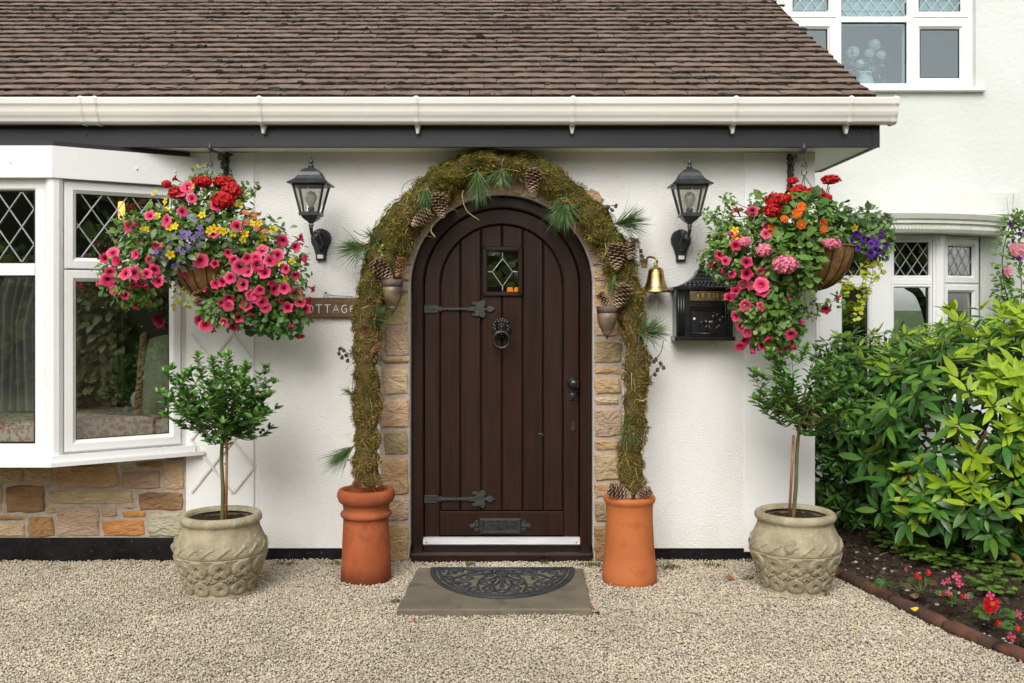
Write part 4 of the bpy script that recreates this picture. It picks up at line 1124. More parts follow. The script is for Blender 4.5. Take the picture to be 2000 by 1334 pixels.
# relief of a rider on a trotting horse
m = MB(); hx0, hz0 = (p2.x + p3.x) / 2 + .015, (p2.z + p3.z) / 2
for (x, z, rx, rz) in ((0, 0, .036, .017), (.040, .012, .014, .014), (.052, .028, .010, .013), (.062, .030, .012, .007), (-.036, .004, .014, .013), (0, .030, .010, .018), (.003, .054, .008, .009)):
    m.ball((hx0 + x, yf - .002, hz0 + z), (rx, .008, rz), 8, 6)
for pth in ([(.025, -.008), (.045, -.028), (.038, -.046)], [(.020, -.01), (.022, -.034), (.012, -.048)], [(-.028, -.008), (-.042, -.028), (-.034, -.048)], [(-.022, -.01), (-.018, -.034), (-.030, -.050)], [(-.046, .008), (-.066, .004), (-.074, -.014)], [(.006, .040), (.028, .046), (.05, .058)]):
    m.tube([(hx0 + x, yf - .003, hz0 + z) for x, z in pth], [.006, .005, .004], 6)
m.build('horse_relief', 'letterbox_black', lb)
m = MB(); q = W(1356, 623, yf); m.lathe([(.001, 0), (.008, 0), (.008, .006), (.001, .007)], 12); m.transform(Matrix.Translation((q.x, yf - .001, q.z)) @ Matrix.Rotation(R(90), 4, 'X')); m.build('lock', 'aluminium', lb)
# ---- lettering by strokes
STROKE = {'C': [[(.92, .85), (.6, 1), (.25, .9), (.03, .55), (.12, .2), (.45, 0), (.92, .12)]], 'O': [[(.5, 1), (.15, .85), (0, .5), (.15, .15), (.5, 0), (.85, .15), (1, .5), (.85, .85), (.5, 1)]],
          'T': [[(0, .92), (.1, 1), (.9, 1), (1, 1.06)], [(.5, 1), (.5, .05), (.62, 0)]], 'A': [[(0, 0), (.5, 1), (1, 0)], [(.18, .38), (.85, .38)]], 'G': [[(.88, .9), (.55, 1), (.2, .85), (.02, .5), (.2, .1), (.55, 0), (.85, .15), (.85, .5), (.55, .5)]],
          'E': [[(.9, .92), (.55, 1), (.12, .8), (.05, .5), (.12, .15), (.5, 0), (.9, .1)], [(.05, .52), (.7, .52)]], 'L': [[(0, 1), (0, 0), (.85, 0)]], 'R': [[(0, 0), (0, 1), (.7, .95), (.8, .72), (.6, .5), (0, .5)], [(.45, .5), (.9, 0)]], 'S': [[(.9, .85), (.5, 1), (.1, .8), (.3, .55), (.7, .42), (.9, .2), (.5, 0), (.05, .15)]],
          'e': [[(.85, 1), (0, 1), (0, 0), (.85, 0)], [(0, .52), (.65, .52)]]}
def letters(m, text, x, z, y, h, w, gap, r):
    for ch in text:
        for st in STROKE[ch]:
            m.tube([(x + u * w, y, z + v * h) for u, v in st], r, 5, flat=.4, up=Vector((0, 1, 0)))
        x += w + gap
m = MB(); q = W(1367, 583, yf); letters(m, 'LeTTeRS', q.x - .012, q.z, yf - .009, .026, .017, .009, .0024); m.build('lettering', 'gold_print', lb)

# ---- name board
M('board_wood', (.17, .095, .05), (.10, .055, .03), ns=6, nd=7, stretch=(1, 1, 9), rough=.75, bump=.6, bs=20, bstretch=(1, 1, 9), bdist=.004)
M('sign_white', (.78, .76, .70), rough=.6)
nb = thing('name_board', 'brown wooden name board reading COTTAGE, half hidden by the basket flowers', 'sign', W(620, 620, -.01))
a, b = W(440, 622, -.02), W(702, 581, -.02)
rb = random.Random(5)
o = [(a.x, a.z)] + [(a.x + (b.x - a.x) * i / 12, a.z + rb.uniform(-.002, .003)) for i in range(1, 12)] + [(b.x, a.z + .001), (b.x, b.z)] + [(b.x + (a.x - b.x) * i / 12, b.z + rb.uniform(-.003, .002)) for i in range(1, 12)] + [(a.x, b.z)]
m = MB(); m.prism(o, -.026, -.001, .005); m.build('board', 'board_wood', nb)
m = MB(); q = W(584, 611, -.03); letters(m, 'COTTAGE', W(583, 0, -.03).x, q.z, -.0275, .044, .034, .0135, .0026); m.build('lettering', 'sign_white', nb)
m = MB()
m.tube(spline([W(632, 582, -.02), W(636, 571, -.02), W(645, 577, -.015), W(690, 579, -.01)], 5), .002, 5); q = W(636, 572, -.02); m.ball(q, .006, 6, 4); m.build('hanging_wire', 'iron_black', nb)

# ---- bell
M('brass', (.55, .40, .16), (.42, .29, .10), ns=12, rough=.28, rvar=.06, metal=1.0)
be = thing('bell', 'polished brass ship bell hanging from a bracket beside the moss arch', 'bell', W(1281, 500, -.02))
by = -.10
q = W(1281, 571, by); sc = (D0 + by) / F
m = MB(); px = [(27.5, 0), (28, 1.5), (26, 5), (22, 11), (18.5, 20), (16.5, 30), (15.5, 38), (14, 44), (10, 48), (5, 50), (3, 54), (.5, 54)]
inner = [(25, .6), (20, 11), (15, 30), (12, 42), (1, 45)]
m.lathe([(r * sc, z * sc) for r, z in inner[::-1]] + [(r * sc, z * sc) for r, z in px], 36, tuple(q), cap=False)
for z, r in ((41, 15.2), (9, 23.6)): m.tube([(q.x + r * sc * math.cos(2 * PI * i / 36), q.y + r * sc * math.sin(2 * PI * i / 36), q.z + z * sc) for i in range(36)], .0015, 5, closed=True)
m.build('bell_body', 'brass', be)
m = MB(); top = q + Vector((0, 0, 54 * sc)); m.tube([(top.x + .008 * math.cos(2 * PI * i / 14), top.y, top.z + .006 + .010 * math.sin(2 * PI * i / 14)) for i in range(14)], .003, 6, closed=True)
br = W(1258, 512, 0)
m.tube(spline([(br.x, 0, br.z), (br.x + .004, -.03, br.z + .010), (br.x + .02, -.07, br.z + .026), (top.x + .004, by, top.z + .030), (top.x + .004, by, top.z + .006)], 6), .006, 8)
m.prism([(br.x - .016, br.z - .03), (br.x + .016, br.z - .03), (br.x + .022, br.z + .018), (br.x - .022, br.z + .018)], -.006, .001, .002)
m.build('bracket', 'brass', be)
m = MB(); m.tube([q + Vector((0, 0, 40 * sc)), q + Vector((0, 0, -.004))], .003, 6); m.ball(q + Vector((0, 0, -.004)), .009, 8, 6); m.build('clapper', 'brass_dark', be)
M('string', (.45, .38, .26), rough=.9)
m = MB(); m.tube([q + Vector((0, -.002, -.008)), q + Vector((.001, -.002, -.09)), q + Vector((-.002, -.002, -.19))], .002, 5); m.build('pull_cord', 'string', be)

# ---- brackets for the baskets
def make_bracket(label, x, ytop, ybot, proj, hookz):
    t = thing('basket_bracket', label, 'bracket', (x, 0, W(0, ytop).z), 'cast iron basket brackets under the eaves')
    z1, z0 = W(0, ytop).z, W(0, ybot).z
    m = MB(); m.cbox(x - .010, x + .010, -.012, -.001, z0, z1, .003)
    for z in (z1 - .02, z0 + .03): m.cbox(x - .010, x + .030, -.010, -.0015, z - .010, z + .010, .003); m.ball((x + .026, -.012, z), (.006, .005, .006), 6, 4)
    m.build('wall_plate', 'iron_black', t)
    m = MB(); zt_ = z1 - .03
    m.tube([(x, -.005, zt_), (x, -proj, hookz)], .008, 8)
    rb2 = random.Random(int(x * 100))
    for i in range(34):                     # cast scrollwork below the arm
        u = rb2.random() ** 1.3; v = rb2.random(); 
        if v > 1 - u * .9: continue
        m.ball((x + rb2.uniform(-.008, .008), -.02 - u * proj * .5, zt_ - .01 - v * (z1 - z0) * .95), (.010, .014 * rb2.uniform(.6, 1.2), .014 * rb2.uniform(.6, 1.3)), 6, 5)
    m.tube(spline([(x, -.01, z0 + .01), (x, -.05, z0 + .02), (x, -.09, z0 + .09), (x, -.16, zt_ - .01)], 6), .007, 6)
    for i in range(6): m.ball((x, -.02, z1 - .02 + .02 * math.sin(i) - i * .028), (.017, .016, .014), 7, 5)
    m.build('scroll_arm', 'iron_black', t)
    m = MB(); m.lathe([(.001, .030), (.006, .026), (.004, .018), (.011, .010), (.012, -.004), (.007, -.020), (.004, -.028), (.001, -.03)], 10, (x, -proj, hookz + .01)); m.ball((x - .013, -proj, hookz + .008), (.006, .006, .005), 6, 4); m.ball((x + .013, -proj, hookz + .008), (.006, .006, .005), 6, 4)
    m.tube(spline([(x, -proj, hookz - .02), (x + .002, -proj, hookz - .05), (x + .012, -proj, hookz - .075), (x, -proj, hookz - .088), (x - .012, -proj, hookz - .074)], 5), .0035, 6)
    m.build('hook', 'iron_black', t)
    return t
def make_chain(m, x, y, z):
    m.tube([(x + .016 * math.cos(R(a)), y, z + .016 * math.sin(R(a))) for a in range(-60, 230, 20)], .0024, 5)
    m.tube([(x + .014 * math.cos(R(a)), y, z - .034 + .016 * math.sin(R(a))) for a in range(120, 410, 20)], .0024, 5)
HLX, HLY = W(445, 0).x, -.32
HRX, HRY = W(1540, 0).x, -.29
make_bracket('black cast iron bracket above the basket beside the bow window', HLX, 296, 352, .32, W(0, 292, -.32).z)
make_bracket('black cast iron bracket above the basket at the cottage corner', HRX, 300, 358, .29, W(0, 293, -.29).z)

# ---- trellis on the pilaster
tr = thing('trellis', 'thin white diamond trellis fixed to the pilaster behind the potted tree', 'trellis', W(430, 960, -.02))
M('trellis_white', (.72, .71, .67), (.62, .60, .54), ns=12, rough=.7)
x0, x1, y0, y1 = 372, 493, 648, 962
for s in (-1, 1):
    for k in range(-6, 9):
        cx_ = 373 + k * 82
        c = clip_line((cx_ - 300, 652 - s * 380), (cx_ + 300, 652 + s * 380), x0, x1, y0, y1)
        if c and (Vector(c[0]) - Vector(c[1])).length > 20:
            p, q = W(c[0][0], c[0][1], -.015 - (.005 if s > 0 else 0)), W(c[1][0], c[1][1], -.015 - (.005 if s > 0 else 0))
            d = (q - p).normalized(); n_ = Vector((d.z, 0, -d.x)) * .0055
            m = MB(); vs = [p + n_, p - n_, q - n_, q + n_]; m.add(vs + [v + Vector((0, -.0046, 0)) for v in vs], [(3, 2, 1, 0)[::-1], (4, 5, 6, 7)[::-1], (0, 4, 5, 1), (1, 5, 6, 2), (2, 6, 7, 3), (3, 7, 4, 0)]); m.build('batten', 'trellis_white', tr)
# ================================================================ pots, slab, mat
# ---- carved stone planters
M('planter_stone', (.41, .35, .235), (.28, .24, .155), ns=12, nd=10, lo=.36, hi=.64, rough=.97, bump=1.0, bs=130, bdist=.006, bdetail=6, spec=.1, c3=(.43, .39, .31), c3s=34, c3t=.64)
M('potting_soil', (.030, .018, .011), (.055, .034, .020), ns=60, rough=1, bump=1, bs=120, bdist=.01, spec=.1)
def sst(a, b, x):
    t = max(0, min(1, (x - a) / (b - a))); return t * t * (3 - 2 * t)
PROF = [(.001, 0), (.170, 0), (.176, .006), (.178, .022), (.171, .028), (.176, .034), (.236, .204), (.2375, .210), (.232, .214), (.238, .219), (.239, .230), (.236, .252), (.226, .280), (.211, .306), (.199, .330), (.195, .350), (.198, .358), (.206, .364), (.2105, .374), (.2105, .384), (.205, .395), (.194, .402), (.180, .401), (.170, .394), (.165, .380), (.156, .35), (.10, .345), (.001, .345)]
def dense(prof):
    out = []
    for (a, b), (c, d) in zip(prof, prof[1:]):
        n = max(1, int(math.hypot(c - a, d - b) / .0032)) if (.03 < b < .33 and a > .15) else 1
        for k in range(n): out.append((a + (c - a) * k / n, b + (d - b) * k / n))
    out.append(prof[-1]); return out
def planter_relief(th, r, z):
    h = 0
    if .030 < z < .206 and r > .15:
        v = (z - .030) / .176; n = 12
        h = -.007
        u = (th / (2 * PI) * n) % 1.0
        cw = 2 * PI * r / n                 # arc width of one ring
        H = .176
        def ring(du, dv, ra, rb):
            d = math.hypot(du * cw, dv * H * 1.03)
            return sst(ra + .004, ra, d) * sst(rb - .004, rb, d)
        lv = 1.0
        for cv, ro, hole in ((.77, .050, .017), (.20, .041, .014)):
            d = math.hypot((u - .5) * cw, (v - cv) * H)
            band = sst(.60, .64, v) if cv > .5 else sst(.37, .33, v)
            lv = min(lv, 1 - .95 * band * sst(ro - .001, ro + .0015, d))                   # sunk ground between the rings
            lv = min(lv, 1 - .75 * sst(.0035, .0015, abs(d - ro)))                          # line round each ring
            lv = min(lv, sst(hole - .003, hole + .001, abs(u - .5) * cw + abs(v - cv) * H) * 1.0)   # pierced centre
        for cu, cv, s in ((.5, .50, .017), (0, .62, .015), (1, .62, .015), (0, .36, .013), (1, .36, .013), (0, .90, .012), (1, .90, .012), (0, .06, .010), (1, .06, .010)):
            lv = min(lv, sst(s - .003, s + .001, abs(u - cu) * cw + abs(v - cv) * H))
        lv = min(lv, 1 - .5 * sst(.004, .001, abs(abs(u - .5) * cw - .026 - .012 * math.cos((v - .5) * 9))) * sst(.30, .36, v) * sst(.70, .64, v))
        best = lv
        h += .0115 * best
    elif .226 < z < .280 and r > .15:      # running scroll on the shoulder
        n = 18; u = (th / (2 * PI) * n) % 1.0; v = (z - .226) / .054
        cw = 2 * PI * r / n
        c = .5 + .32 * math.sin((v - .5) * PI) * 1.0
        d = abs(u - c) * cw
        h = .006 * sst(.011, .004, d) * sst(0, .15, v) * sst(1, .85, v)
        d2 = math.hypot((u - .20) * cw, (v - .22) * .054); h = max(h, .006 * sst(.011, .006, d2))
        d2 = math.hypot((u - .80) * cw, (v - .78) * .054); h = max(h, .006 * sst(.011, .006, d2))
    return h + .0022 * noise.noise(Vector((th * 4, z * 40, r * 10)))
def make_planter(label, loc, face_deg):
    t = thing('stone_planter', label, 'planter', loc, 'carved stone planters flanking the door')
    m = MB(); m.lathe([(r * .945, z) for r, z in dense(PROF)[:-3]], 384, fn=planter_relief, cap=False)
    m.build('bowl', 'planter_stone', t, local=True)
    # mask with horns on the shoulder
    m = MB(); a = R(face_deg)
    for (da, z, rr, rx, rz) in ((0, .270, .226, .036, .034), (0, .252, .240, .022, .018), (-.10, .285, .215, .014, .012), (.10, .285, .215, .014, .012), (0, .285, .222, .020, .016), (-.13, .262, .226, .012, .018), (.13, .262, .226, .012, .018), (0, .240, .236, .016, .010)):
        st = len(m.v); m.ball((0, 0, 0), (.016, rx, rz), 10, 7); m.transform(Matrix.Rotation(a + da, 4, 'Z') @ Matrix.Translation((rr * .945 - .004, 0, z)), st)
    for s in (-1, 1):
        pts = []
        for i in range(12):
            u = i / 11; an = a + s * (.05 + .14 * u + .04 * math.sin(u * 9)); zz = .290 + .05 * math.sin(u * 2.6) - .02 * u; rr = .196 - .018 * sst(.27, .34, zz)
            pts.append((rr * math.cos(an), rr * math.sin(an), zz))
        m.tube(pts, [.011 - .005 * i / 11 for i in range(12)], 7)
    m.build('mask_relief', 'planter_stone', t, local=True)
    m = MB(); n = 22; rp = random.Random(face_deg)
    for i in range(n + 1):
        for j in range(n + 1):
            u, v = i / n * 2 - 1, j / n * 2 - 1
            x = u * math.sqrt(1 - v * v / 2) * .150; y = v * math.sqrt(1 - u * u / 2) * .150
            m.v.append((x, y, .360 + .006 * rp.random() + .012 * noise.noise(Vector((x * 25, y * 25, face_deg)))))
    for i in range(n):
        for j in range(n): m.f.append((i * (n + 1) + j, (i + 1) * (n + 1) + j, (i + 1) * (n + 1) + j + 1, i * (n + 1) + j + 1)); m.m.append(0); m.s.append(True)
    m.build('soil', 'potting_soil', t, local=True)
    return t
PS = .945
LPX, LPY = (432 - 1000) * 4.85 / F, -.58
RPX, RPY = (1553 - 1000) * 4.90 / F, -.53
make_planter('carved stone planter on the gravel in front of the bow window', (LPX, LPY, -.006), 200)
make_planter('carved stone planter on the gravel beside the flower bed', (RPX, RPY, -.006), 247)

# ---- terracotta chimney pots
M('terracotta_old', (.40, .105, .036), (.29, .072, .026), ns=5, nd=7, rough=.78, rvar=.1, bump=.5, bs=60, bdist=.004, c3=(.27, .080, .036), c3s=13, c3t=.60, spec=.25)
M('terracotta_new', (.48, .145, .042), (.43, .125, .037), ns=5, nd=6, rough=.66, rvar=.1, bump=.35, bs=70, bdist=.003, spec=.3, c3=(.40, .112, .034), c3s=18, c3t=.62)
m = MB()
m.lathe([(.110, .40), (.112, .462), (.124, .476), (.140, .472), (.148, .456), (.149, .436), (.142, .414), (.128, .402), (.120, .394), (.117, .375), (.117, .362), (.128, .357), (.1315, .348), (.131, .338), (.126, .331), (.116, .327), (.118, .30), (.122, .20), (.127, .10), (.1325, -.012), (.10, -.012)], 48, (0, 0, 0), fn=lambda th, r, z: .0022 * noise.noise(Vector((math.cos(th) * 3, math.sin(th) * 3, z * 12))))
p = thing('chimney_pot', 'weathered terracotta chimney pot with fat rim and neck ring', 'chimney pot', ((715 - 1000) * 5.075 / F, -.355, 0), 'terracotta chimney pots carrying the moss arch')
m.build('pot', 'terracotta_old', p, local=True)
LCX, LCY = p.location.x, p.location.y
m = MB()
m.lathe([(.105, .40), (.108, .440), (.118, .449), (.130, .445), (.1345, .434), (.132, .420), (.124, .410), (.1205, .400), (.1195, .36), (.1205, .30), (.1245, .22), (.130, .15), (.136, .098), (.1375, .094), (.1375, .088), (.1395, .084), (.1405, .03), (.141, -.012), (.10, -.012)], 48)
p = thing('chimney_pot', 'clean smooth terracotta chimney pot with narrow rim below the brass bell', 'chimney pot', ((1229.5 - 1000) * 5.03 / F, -.40, 0), 'terracotta chimney pots carrying the moss arch')
m.build('pot', 'terracotta_new', p, local=True)
RCX, RCY = p.location.x, p.location.y

# ---- slab and mat
M('flagstone', (.185, .155, .112), (.125, .108, .080), ns=5, nd=9, lo=.3, hi=.7, rough=.85, rvar=.1, bump=.6, bs=16, bdist=.008, bdetail=8, c3=(.10, .098, .055), c3s=7, c3t=.62, spec=.25)
m = MB(); rsl = random.Random(9)
cor = [(-.528, -.975), (.366, -.965), (.378, -.27), (-.502, -.262)]
pts = []
for i in range(4):
    a, b = Vector(cor[i]), Vector(cor[(i + 1) % 4])
    for k in range(14):
        q = a.lerp(b, k / 14); pts.append((q.x + rsl.uniform(-.003, .003), q.y + rsl.uniform(-.003, .003)))
n = len(pts); zt_ = .036
in1 = offset_poly(pts, .005)
m.add([(x, y, -.02) for x, y in pts] + [(x + rsl.uniform(-.003, .003), y + rsl.uniform(-.003, .003), zt_ - .006) for x, y in pts] + [(x, y, zt_) for x, y in in1],
      [(k * n + i, k * n + (i + 1) % n, (k + 1) * n + (i + 1) % n, (k + 1) * n + i) for k in range(2) for i in range(n)] + [tuple(2 * n + i for i in range(n))])
o = m.build('doorstep_slab', 'flagstone'); tag(o, 'flat weathered sandstone slab lying on gravel before the door', 'stone slab')
M('mat_rubber', (.022, .027, .032), (.040, .046, .052), ns=30, rough=.5, bump=.3, bs=150, bdist=.001)
mt = thing('door_mat', 'half-round black openwork rubber mat on the doorstep slab', 'door mat', (-.05, -.28, .036))
a_, b_ = .372, .53; zm = .004
def ell(f, n=48): return [(a_ * f * math.cos(PI + PI * i / n), b_ * f * math.sin(PI + PI * i / n), zm) for i in range(n + 1)]
m = MB()
for f, r in ((1.0, .009), (.955, .005), (.90, .006)): m.tube(ell(f), r, 6, flat=.55, up=Vector((0, 0, 1)))
m.tube([(-a_, 0, zm), (a_, 0, zm)], .008, 6, flat=.55, up=Vector((0, 0, 1))); m.tube([(-a_ * .93, -.025, zm), (a_ * .93, -.025, zm)], .005, 6, flat=.55, up=Vector((0, 0, 1)))
m.build('rim', 'mat_rubber', mt, local=True)
def spiral(cx, cy, r, a0, turns, cw, tail, n=26):
    pts = []
    for i in range(n):
        u = i / (n - 1); rr = r * (.12 + .88 * u); a = R(a0) + cw * 2 * PI * turns * (u - 1)
        pts.append((cx + rr * math.cos(a), cy + rr * math.sin(a), zm))
    return pts + [(x, y, zm) for x, y in tail]
m = MB()
SC = [(.060, -.135, .045, 200, 1.2, 1, [(.02, -.09), (.0, -.05)]), (.135, -.085, .050, 20, 1.3, -1, [(.15, -.04)]), (.255, -.085, .046, 180, 1.3, 1, [(.21, -.04)]), (.175, -.185, .055, 110, 1.3, 1, [(.10, -.12), (.05, -.06)]),
      (.285, -.185, .040, 60, 1.2, -1, [(.325, -.09)]), (.085, -.275, .050, 80, 1.3, -1, [(.05, -.20), (.02, -.14)]), (.200, -.300, .052, 60, 1.3, -1, [(.255, -.24), (.275, -.20)]), (.055, -.375, .045, 90, 1.25, 1, [(.03, -.31), (.01, -.24)]),
      (.150, -.390, .045, 30, 1.25, -1, [(.20, -.36)]), (.065, -.450, .028, 120, 1.2, 1, [(.02, -.42)]), (.315, -.060, .028, 90, 1.1, 1, [(.33, -.03)]), (.240, -.260, .030, 0, 1.1, 1, [(.29, -.24)])]
for s in (-1, 1):
    for cx, cy, r, a0, tn, cw, tail in SC:
        pts = spiral(cx, cy, r, a0, tn, cw, tail); pts = [(s * x, y, z) for x, y, z in pts]
        m.tube(spline(pts, 2), .0055, 6, flat=.6, up=Vector((0, 0, 1)))
    for pth in ([(.005, -.03), (.05, -.10), (.11, -.22), (.12, -.33), (.10, -.45)], [(.01, -.03), (.10, -.05), (.20, -.13), (.25, -.22), (.24, -.33)], [(.03, -.20), (.05, -.30), (.02, -.42), (.0, -.47)], [(.20, -.03), (.29, -.13), (.31, -.22)]):
        m.tube(spline([(s * x, y, zm) for x, y in pth], 6), .0055, 6, flat=.6, up=Vector((0, 0, 1)))
for yy, rx, ry in ((-.06, .018, .030), (-.15, .026, .060), (-.24, .020, .045), (-.33, .014, .030)): m.ball((0, yy, zm), (rx, ry, .006), 10, 6)
m.tube([(.022 * math.cos(2 * PI * i / 16), -.42 + .028 * math.sin(2 * PI * i / 16), zm) for i in range(16)], .006, 6, closed=True, flat=.6, up=Vector((0, 0, 1)))
m.build('scrollwork', 'mat_rubber', mt, local=True)
# ================================================================ moss garland round the door
ga = thing('moss_garland', 'mossy garland arch with pine cones and pine sprigs around the door', 'garland', (DX, -.36, .44))
GP = [(717, 950, -.355, 31), (715, 870, -.325, 31), (715, 800, -.28, 32), (715, 700, -.20, 34), (720, 610, -.14, 36), (738, 540, -.11, 42), (757, 490, -.095, 45), (800, 420, -.09, 46), (858, 357, -.09, 42), (915, 327, -.09, 35), (965, 317, -.09, 32),
      (1030, 329, -.09, 32), (1090, 362, -.09, 36), (1142, 412, -.09, 38), (1186, 467, -.09, 38), (1214, 530, -.10, 35), (1230, 600, -.14, 31), (1241, 700, -.22, 30), (1239, 800, -.30, 29), (1234, 900, -.36, 28), (1231, 968, -.40, 26)]
gpts = spline([W(x, y, Y) for x, y, Y, h in GP], 10)
grad = [v.x * .94 for v in spline([(h * (D0 + Y) / F, 0, 0) for x, y, Y, h in GP], 10)]
M('moss_core', (.055, .050, .014), (.11, .078, .026), ns=18, rough=1, bump=1, bs=60, bdist=.02, spec=.1)
M('moss_green', (.205, .210, .024), (.315, .265, .055), ns=4.5, nd=4, lo=.40, hi=.60, rough=.9, var=.50, hue=.018, island=True, spec=.15, transl=.25)
M('moss_brown', (.175, .118, .030), (.28, .175, .070), ns=6, nd=4, lo=.36, hi=.6, rough=.95, var=.50, hue=.015, island=True, spec=.1, transl=.2)
M('straw', (.55, .42, .20), (.45, .32, .13), ns=12, rough=.8, var=.3, island=True)
rg = random.Random(21)
core = MB(); n = 14; vs = []
for i, p in enumerate(gpts):
    t = (gpts[min(i + 1, len(gpts) - 1)] - gpts[max(i - 1, 0)]).normalized(); u = t.cross(Vector((0, 1, 0))).normalized(); w = u.cross(t)
    for j in range(n):
        a = 2 * PI * j / n; d = u * math.cos(a) + w * math.sin(a)
        q = p + d * grad[i]; rr = grad[i] * (.77 + .36 * noise.noise(q * 13) + .30 * noise.noise(q * 6) + .14 * noise.noise(q * 40))
        vs.append(p + d * rr)
core.add(vs, [(i * n + j, i * n + (j + 1) % n, (i + 1) * n + (j + 1) % n, (i + 1) * n + j) for i in range(len(gpts) - 1) for j in range(n)], 0, True)
core.build('moss_core', 'moss_core', ga)
def strand(m, p, d, L, w, bend, rng):
    s = d.cross(Vector((rng.gauss(0, 1), rng.gauss(0, 1), rng.gauss(0, 1))))
    if s.length < 1e-4: s = Vector((1, 0, 0))
    s = s.normalized() * w
    q = p + d * L * .55 + bend * .3; e = p + d * L + bend
    m.add([p - s, p + s, q + s * .8, q - s * .8, e], [(0, 1, 2, 3), (3, 2, 4)])
mg, mbn, ms = MB(), MB(), MB()
NS = 56000; ln = len(gpts)
for k in range(NS):
    f = rg.random() * (ln - 1); i = int(f); t_ = f - i
    p = gpts[i].lerp(gpts[i + 1], t_); r = grad[i]
    t = (gpts[i + 1] - gpts[i]).normalized(); u = t.cross(Vector((0, 1, 0))).normalized(); w = u.cross(t)
    a = rg.uniform(0, 2 * PI); d = u * math.cos(a) + w * math.sin(a)
    if d.y > .55: continue
    q0 = p + d * r
    cl = noise.noise(q0 * 22)
    rr = r * (.77 + .36 * noise.noise(q0 * 13) + .30 * noise.noise(q0 * 6) + .22 * cl)
    q = p + d * rr
    dr = (d * rg.uniform(.2, 1.1) + t * rg.gauss(0, .7) + Vector((rg.gauss(0, .5), rg.gauss(0, .5), rg.gauss(-.15, .5)))).normalized()
    L = rg.uniform(.007, .021) * (1.3 if cl > .1 else .9)
    low = sst(520, 640, 600 - (q.z - CH) * F / (D0 + q.y)) if False else sst(1.62, 1.35, q.z)
    tgt = mbn if rg.random() < .18 + .62 * low + .25 * noise.noise(q0 * 7) else mg
    strand(tgt, q, dr, L, rg.uniform(.0010, .0026), Vector((rg.gauss(0, .004), rg.gauss(0, .004), -rg.random() * .008)), rg)
for k in range(420):
    i = rg.randrange(ln - 1); p = gpts[i]; t = (gpts[i + 1] - gpts[i]).normalized()
    d = Vector((rg.gauss(0, 1), -abs(rg.gauss(.6, .6)), rg.gauss(0, 1))).normalized()
    q = p + d * grad[i] * rg.uniform(.85, 1.05)
    dr = (t * rg.choice((-1, 1)) * rg.uniform(.2, 1) + Vector((rg.gauss(0, .6), rg.gauss(-.15, .3), rg.gauss(-.25, .5)))).normalized()
    strand(ms, q, dr, rg.uniform(.03, .085), rg.uniform(.0010, .0017), Vector((rg.gauss(0, .012), rg.gauss(0, .006), -rg.random() * .02)), rg)
for pth in ([(905, 372), (903, 385), (912, 412), (936, 430)], [(1182, 430), (1180, 462), (1184, 490), (1178, 505)], [(1168, 400), (1172, 430), (1170, 468)], [(1150, 415), (1146, 445), (1152, 470)], [(845, 437), (842, 452), (850, 463)]):
    ms.tube(spline([W(x, y, -.145) for x, y in pth], 5), .0028, 5)
mg.build('green_moss', 'moss_green', ga, kind='stuff'); mbn.build('brown_moss', 'moss_brown', ga, kind='stuff'); ms.build('straw', 'straw', ga, kind='stuff')
# pine cones
M('cone_scale', (.16, .085, .045), (.09, .045, .025), ns=30, rough=.8, var=.3, island=True, bump=.3, bs=150)
M('cone_tip', (.46, .34, .23), (.36, .25, .16), ns=60, rough=.8, var=.25, island=True)
M('cone_red', (.20, .075, .028), (.13, .05, .02), ns=30, rough=.7, var=.3, island=True)
M('cone_red_tip', (.38, .19, .085), rough=.8, var=.3, island=True)
def cone_mesh(n, rng, mats, slim=1.0):
    """hanging cone: base at z=0, tip at z=-1, half width about .4"""
    m = MB(); m.lathe([(.01, 0), (.08, -.02), (.17 * slim, -.3), (.13 * slim, -.7), (.02, -.97)], 10, mi=0)
    for k in range(n):
        u = (k + .5) / n; a = k * 2.39996
        prof = .46 * slim * ((1 - u) ** .5) * min(1, .62 + u * 2.2) + .05
        z = -u * .96
        w = .105 * (.6 + .6 * math.sin(PI * (u * .8 + .18)))
        st = len(m.v)
        m.add([(.04, -w * .5, .02), (.04, w * .5, .02), (prof * .8, w, -.01), (prof * .8, -w, -.01), (prof * .8, w * .9, -.045), (prof * .8, -w * .9, -.045)], [(0, 1, 2, 3)[::-1], (0, 3, 5), (1, 4, 2), (0, 5, 4, 1)], 0)
        m.add([(prof * .8, -w, -.01), (prof * .8, w, -.01), (prof, w * .55, -.035), (prof, -w * .55, -.035), (prof * .8, w * .9, -.05), (prof * .8, -w * .9, -.05)], [(0, 1, 2, 3), (3, 2, 4, 5), (1, 4, 2), (0, 3, 5)], 1)
        m.transform(Matrix.Translation((0, 0, z)) @ Matrix.Rotation(a, 4, 'Z') @ Matrix.Rotation(R(-42 + 98 * u), 4, 'Y'), st)
    return m.mesh('pine_cone', mats)
cA = cone_mesh(72, rg, ['cone_scale', 'cone_tip']); cB = cone_mesh(60, rg, ['cone_red', 'cone_red_tip'], .75)
def put(name, me, parent, pos, d, s, roll=0.0):
    return obj(name, me, parent, matrix=Matrix.Translation(-ROOT[parent.name]) @ Matrix.Translation(pos) @ rot_to(d, roll, (0, 0, -1)) @ Matrix.Scale(s, 4) if False else Matrix.Translation(pos) @ rot_to(d, roll, (0, 0, -1)) @ Matrix.Scale(s, 4))
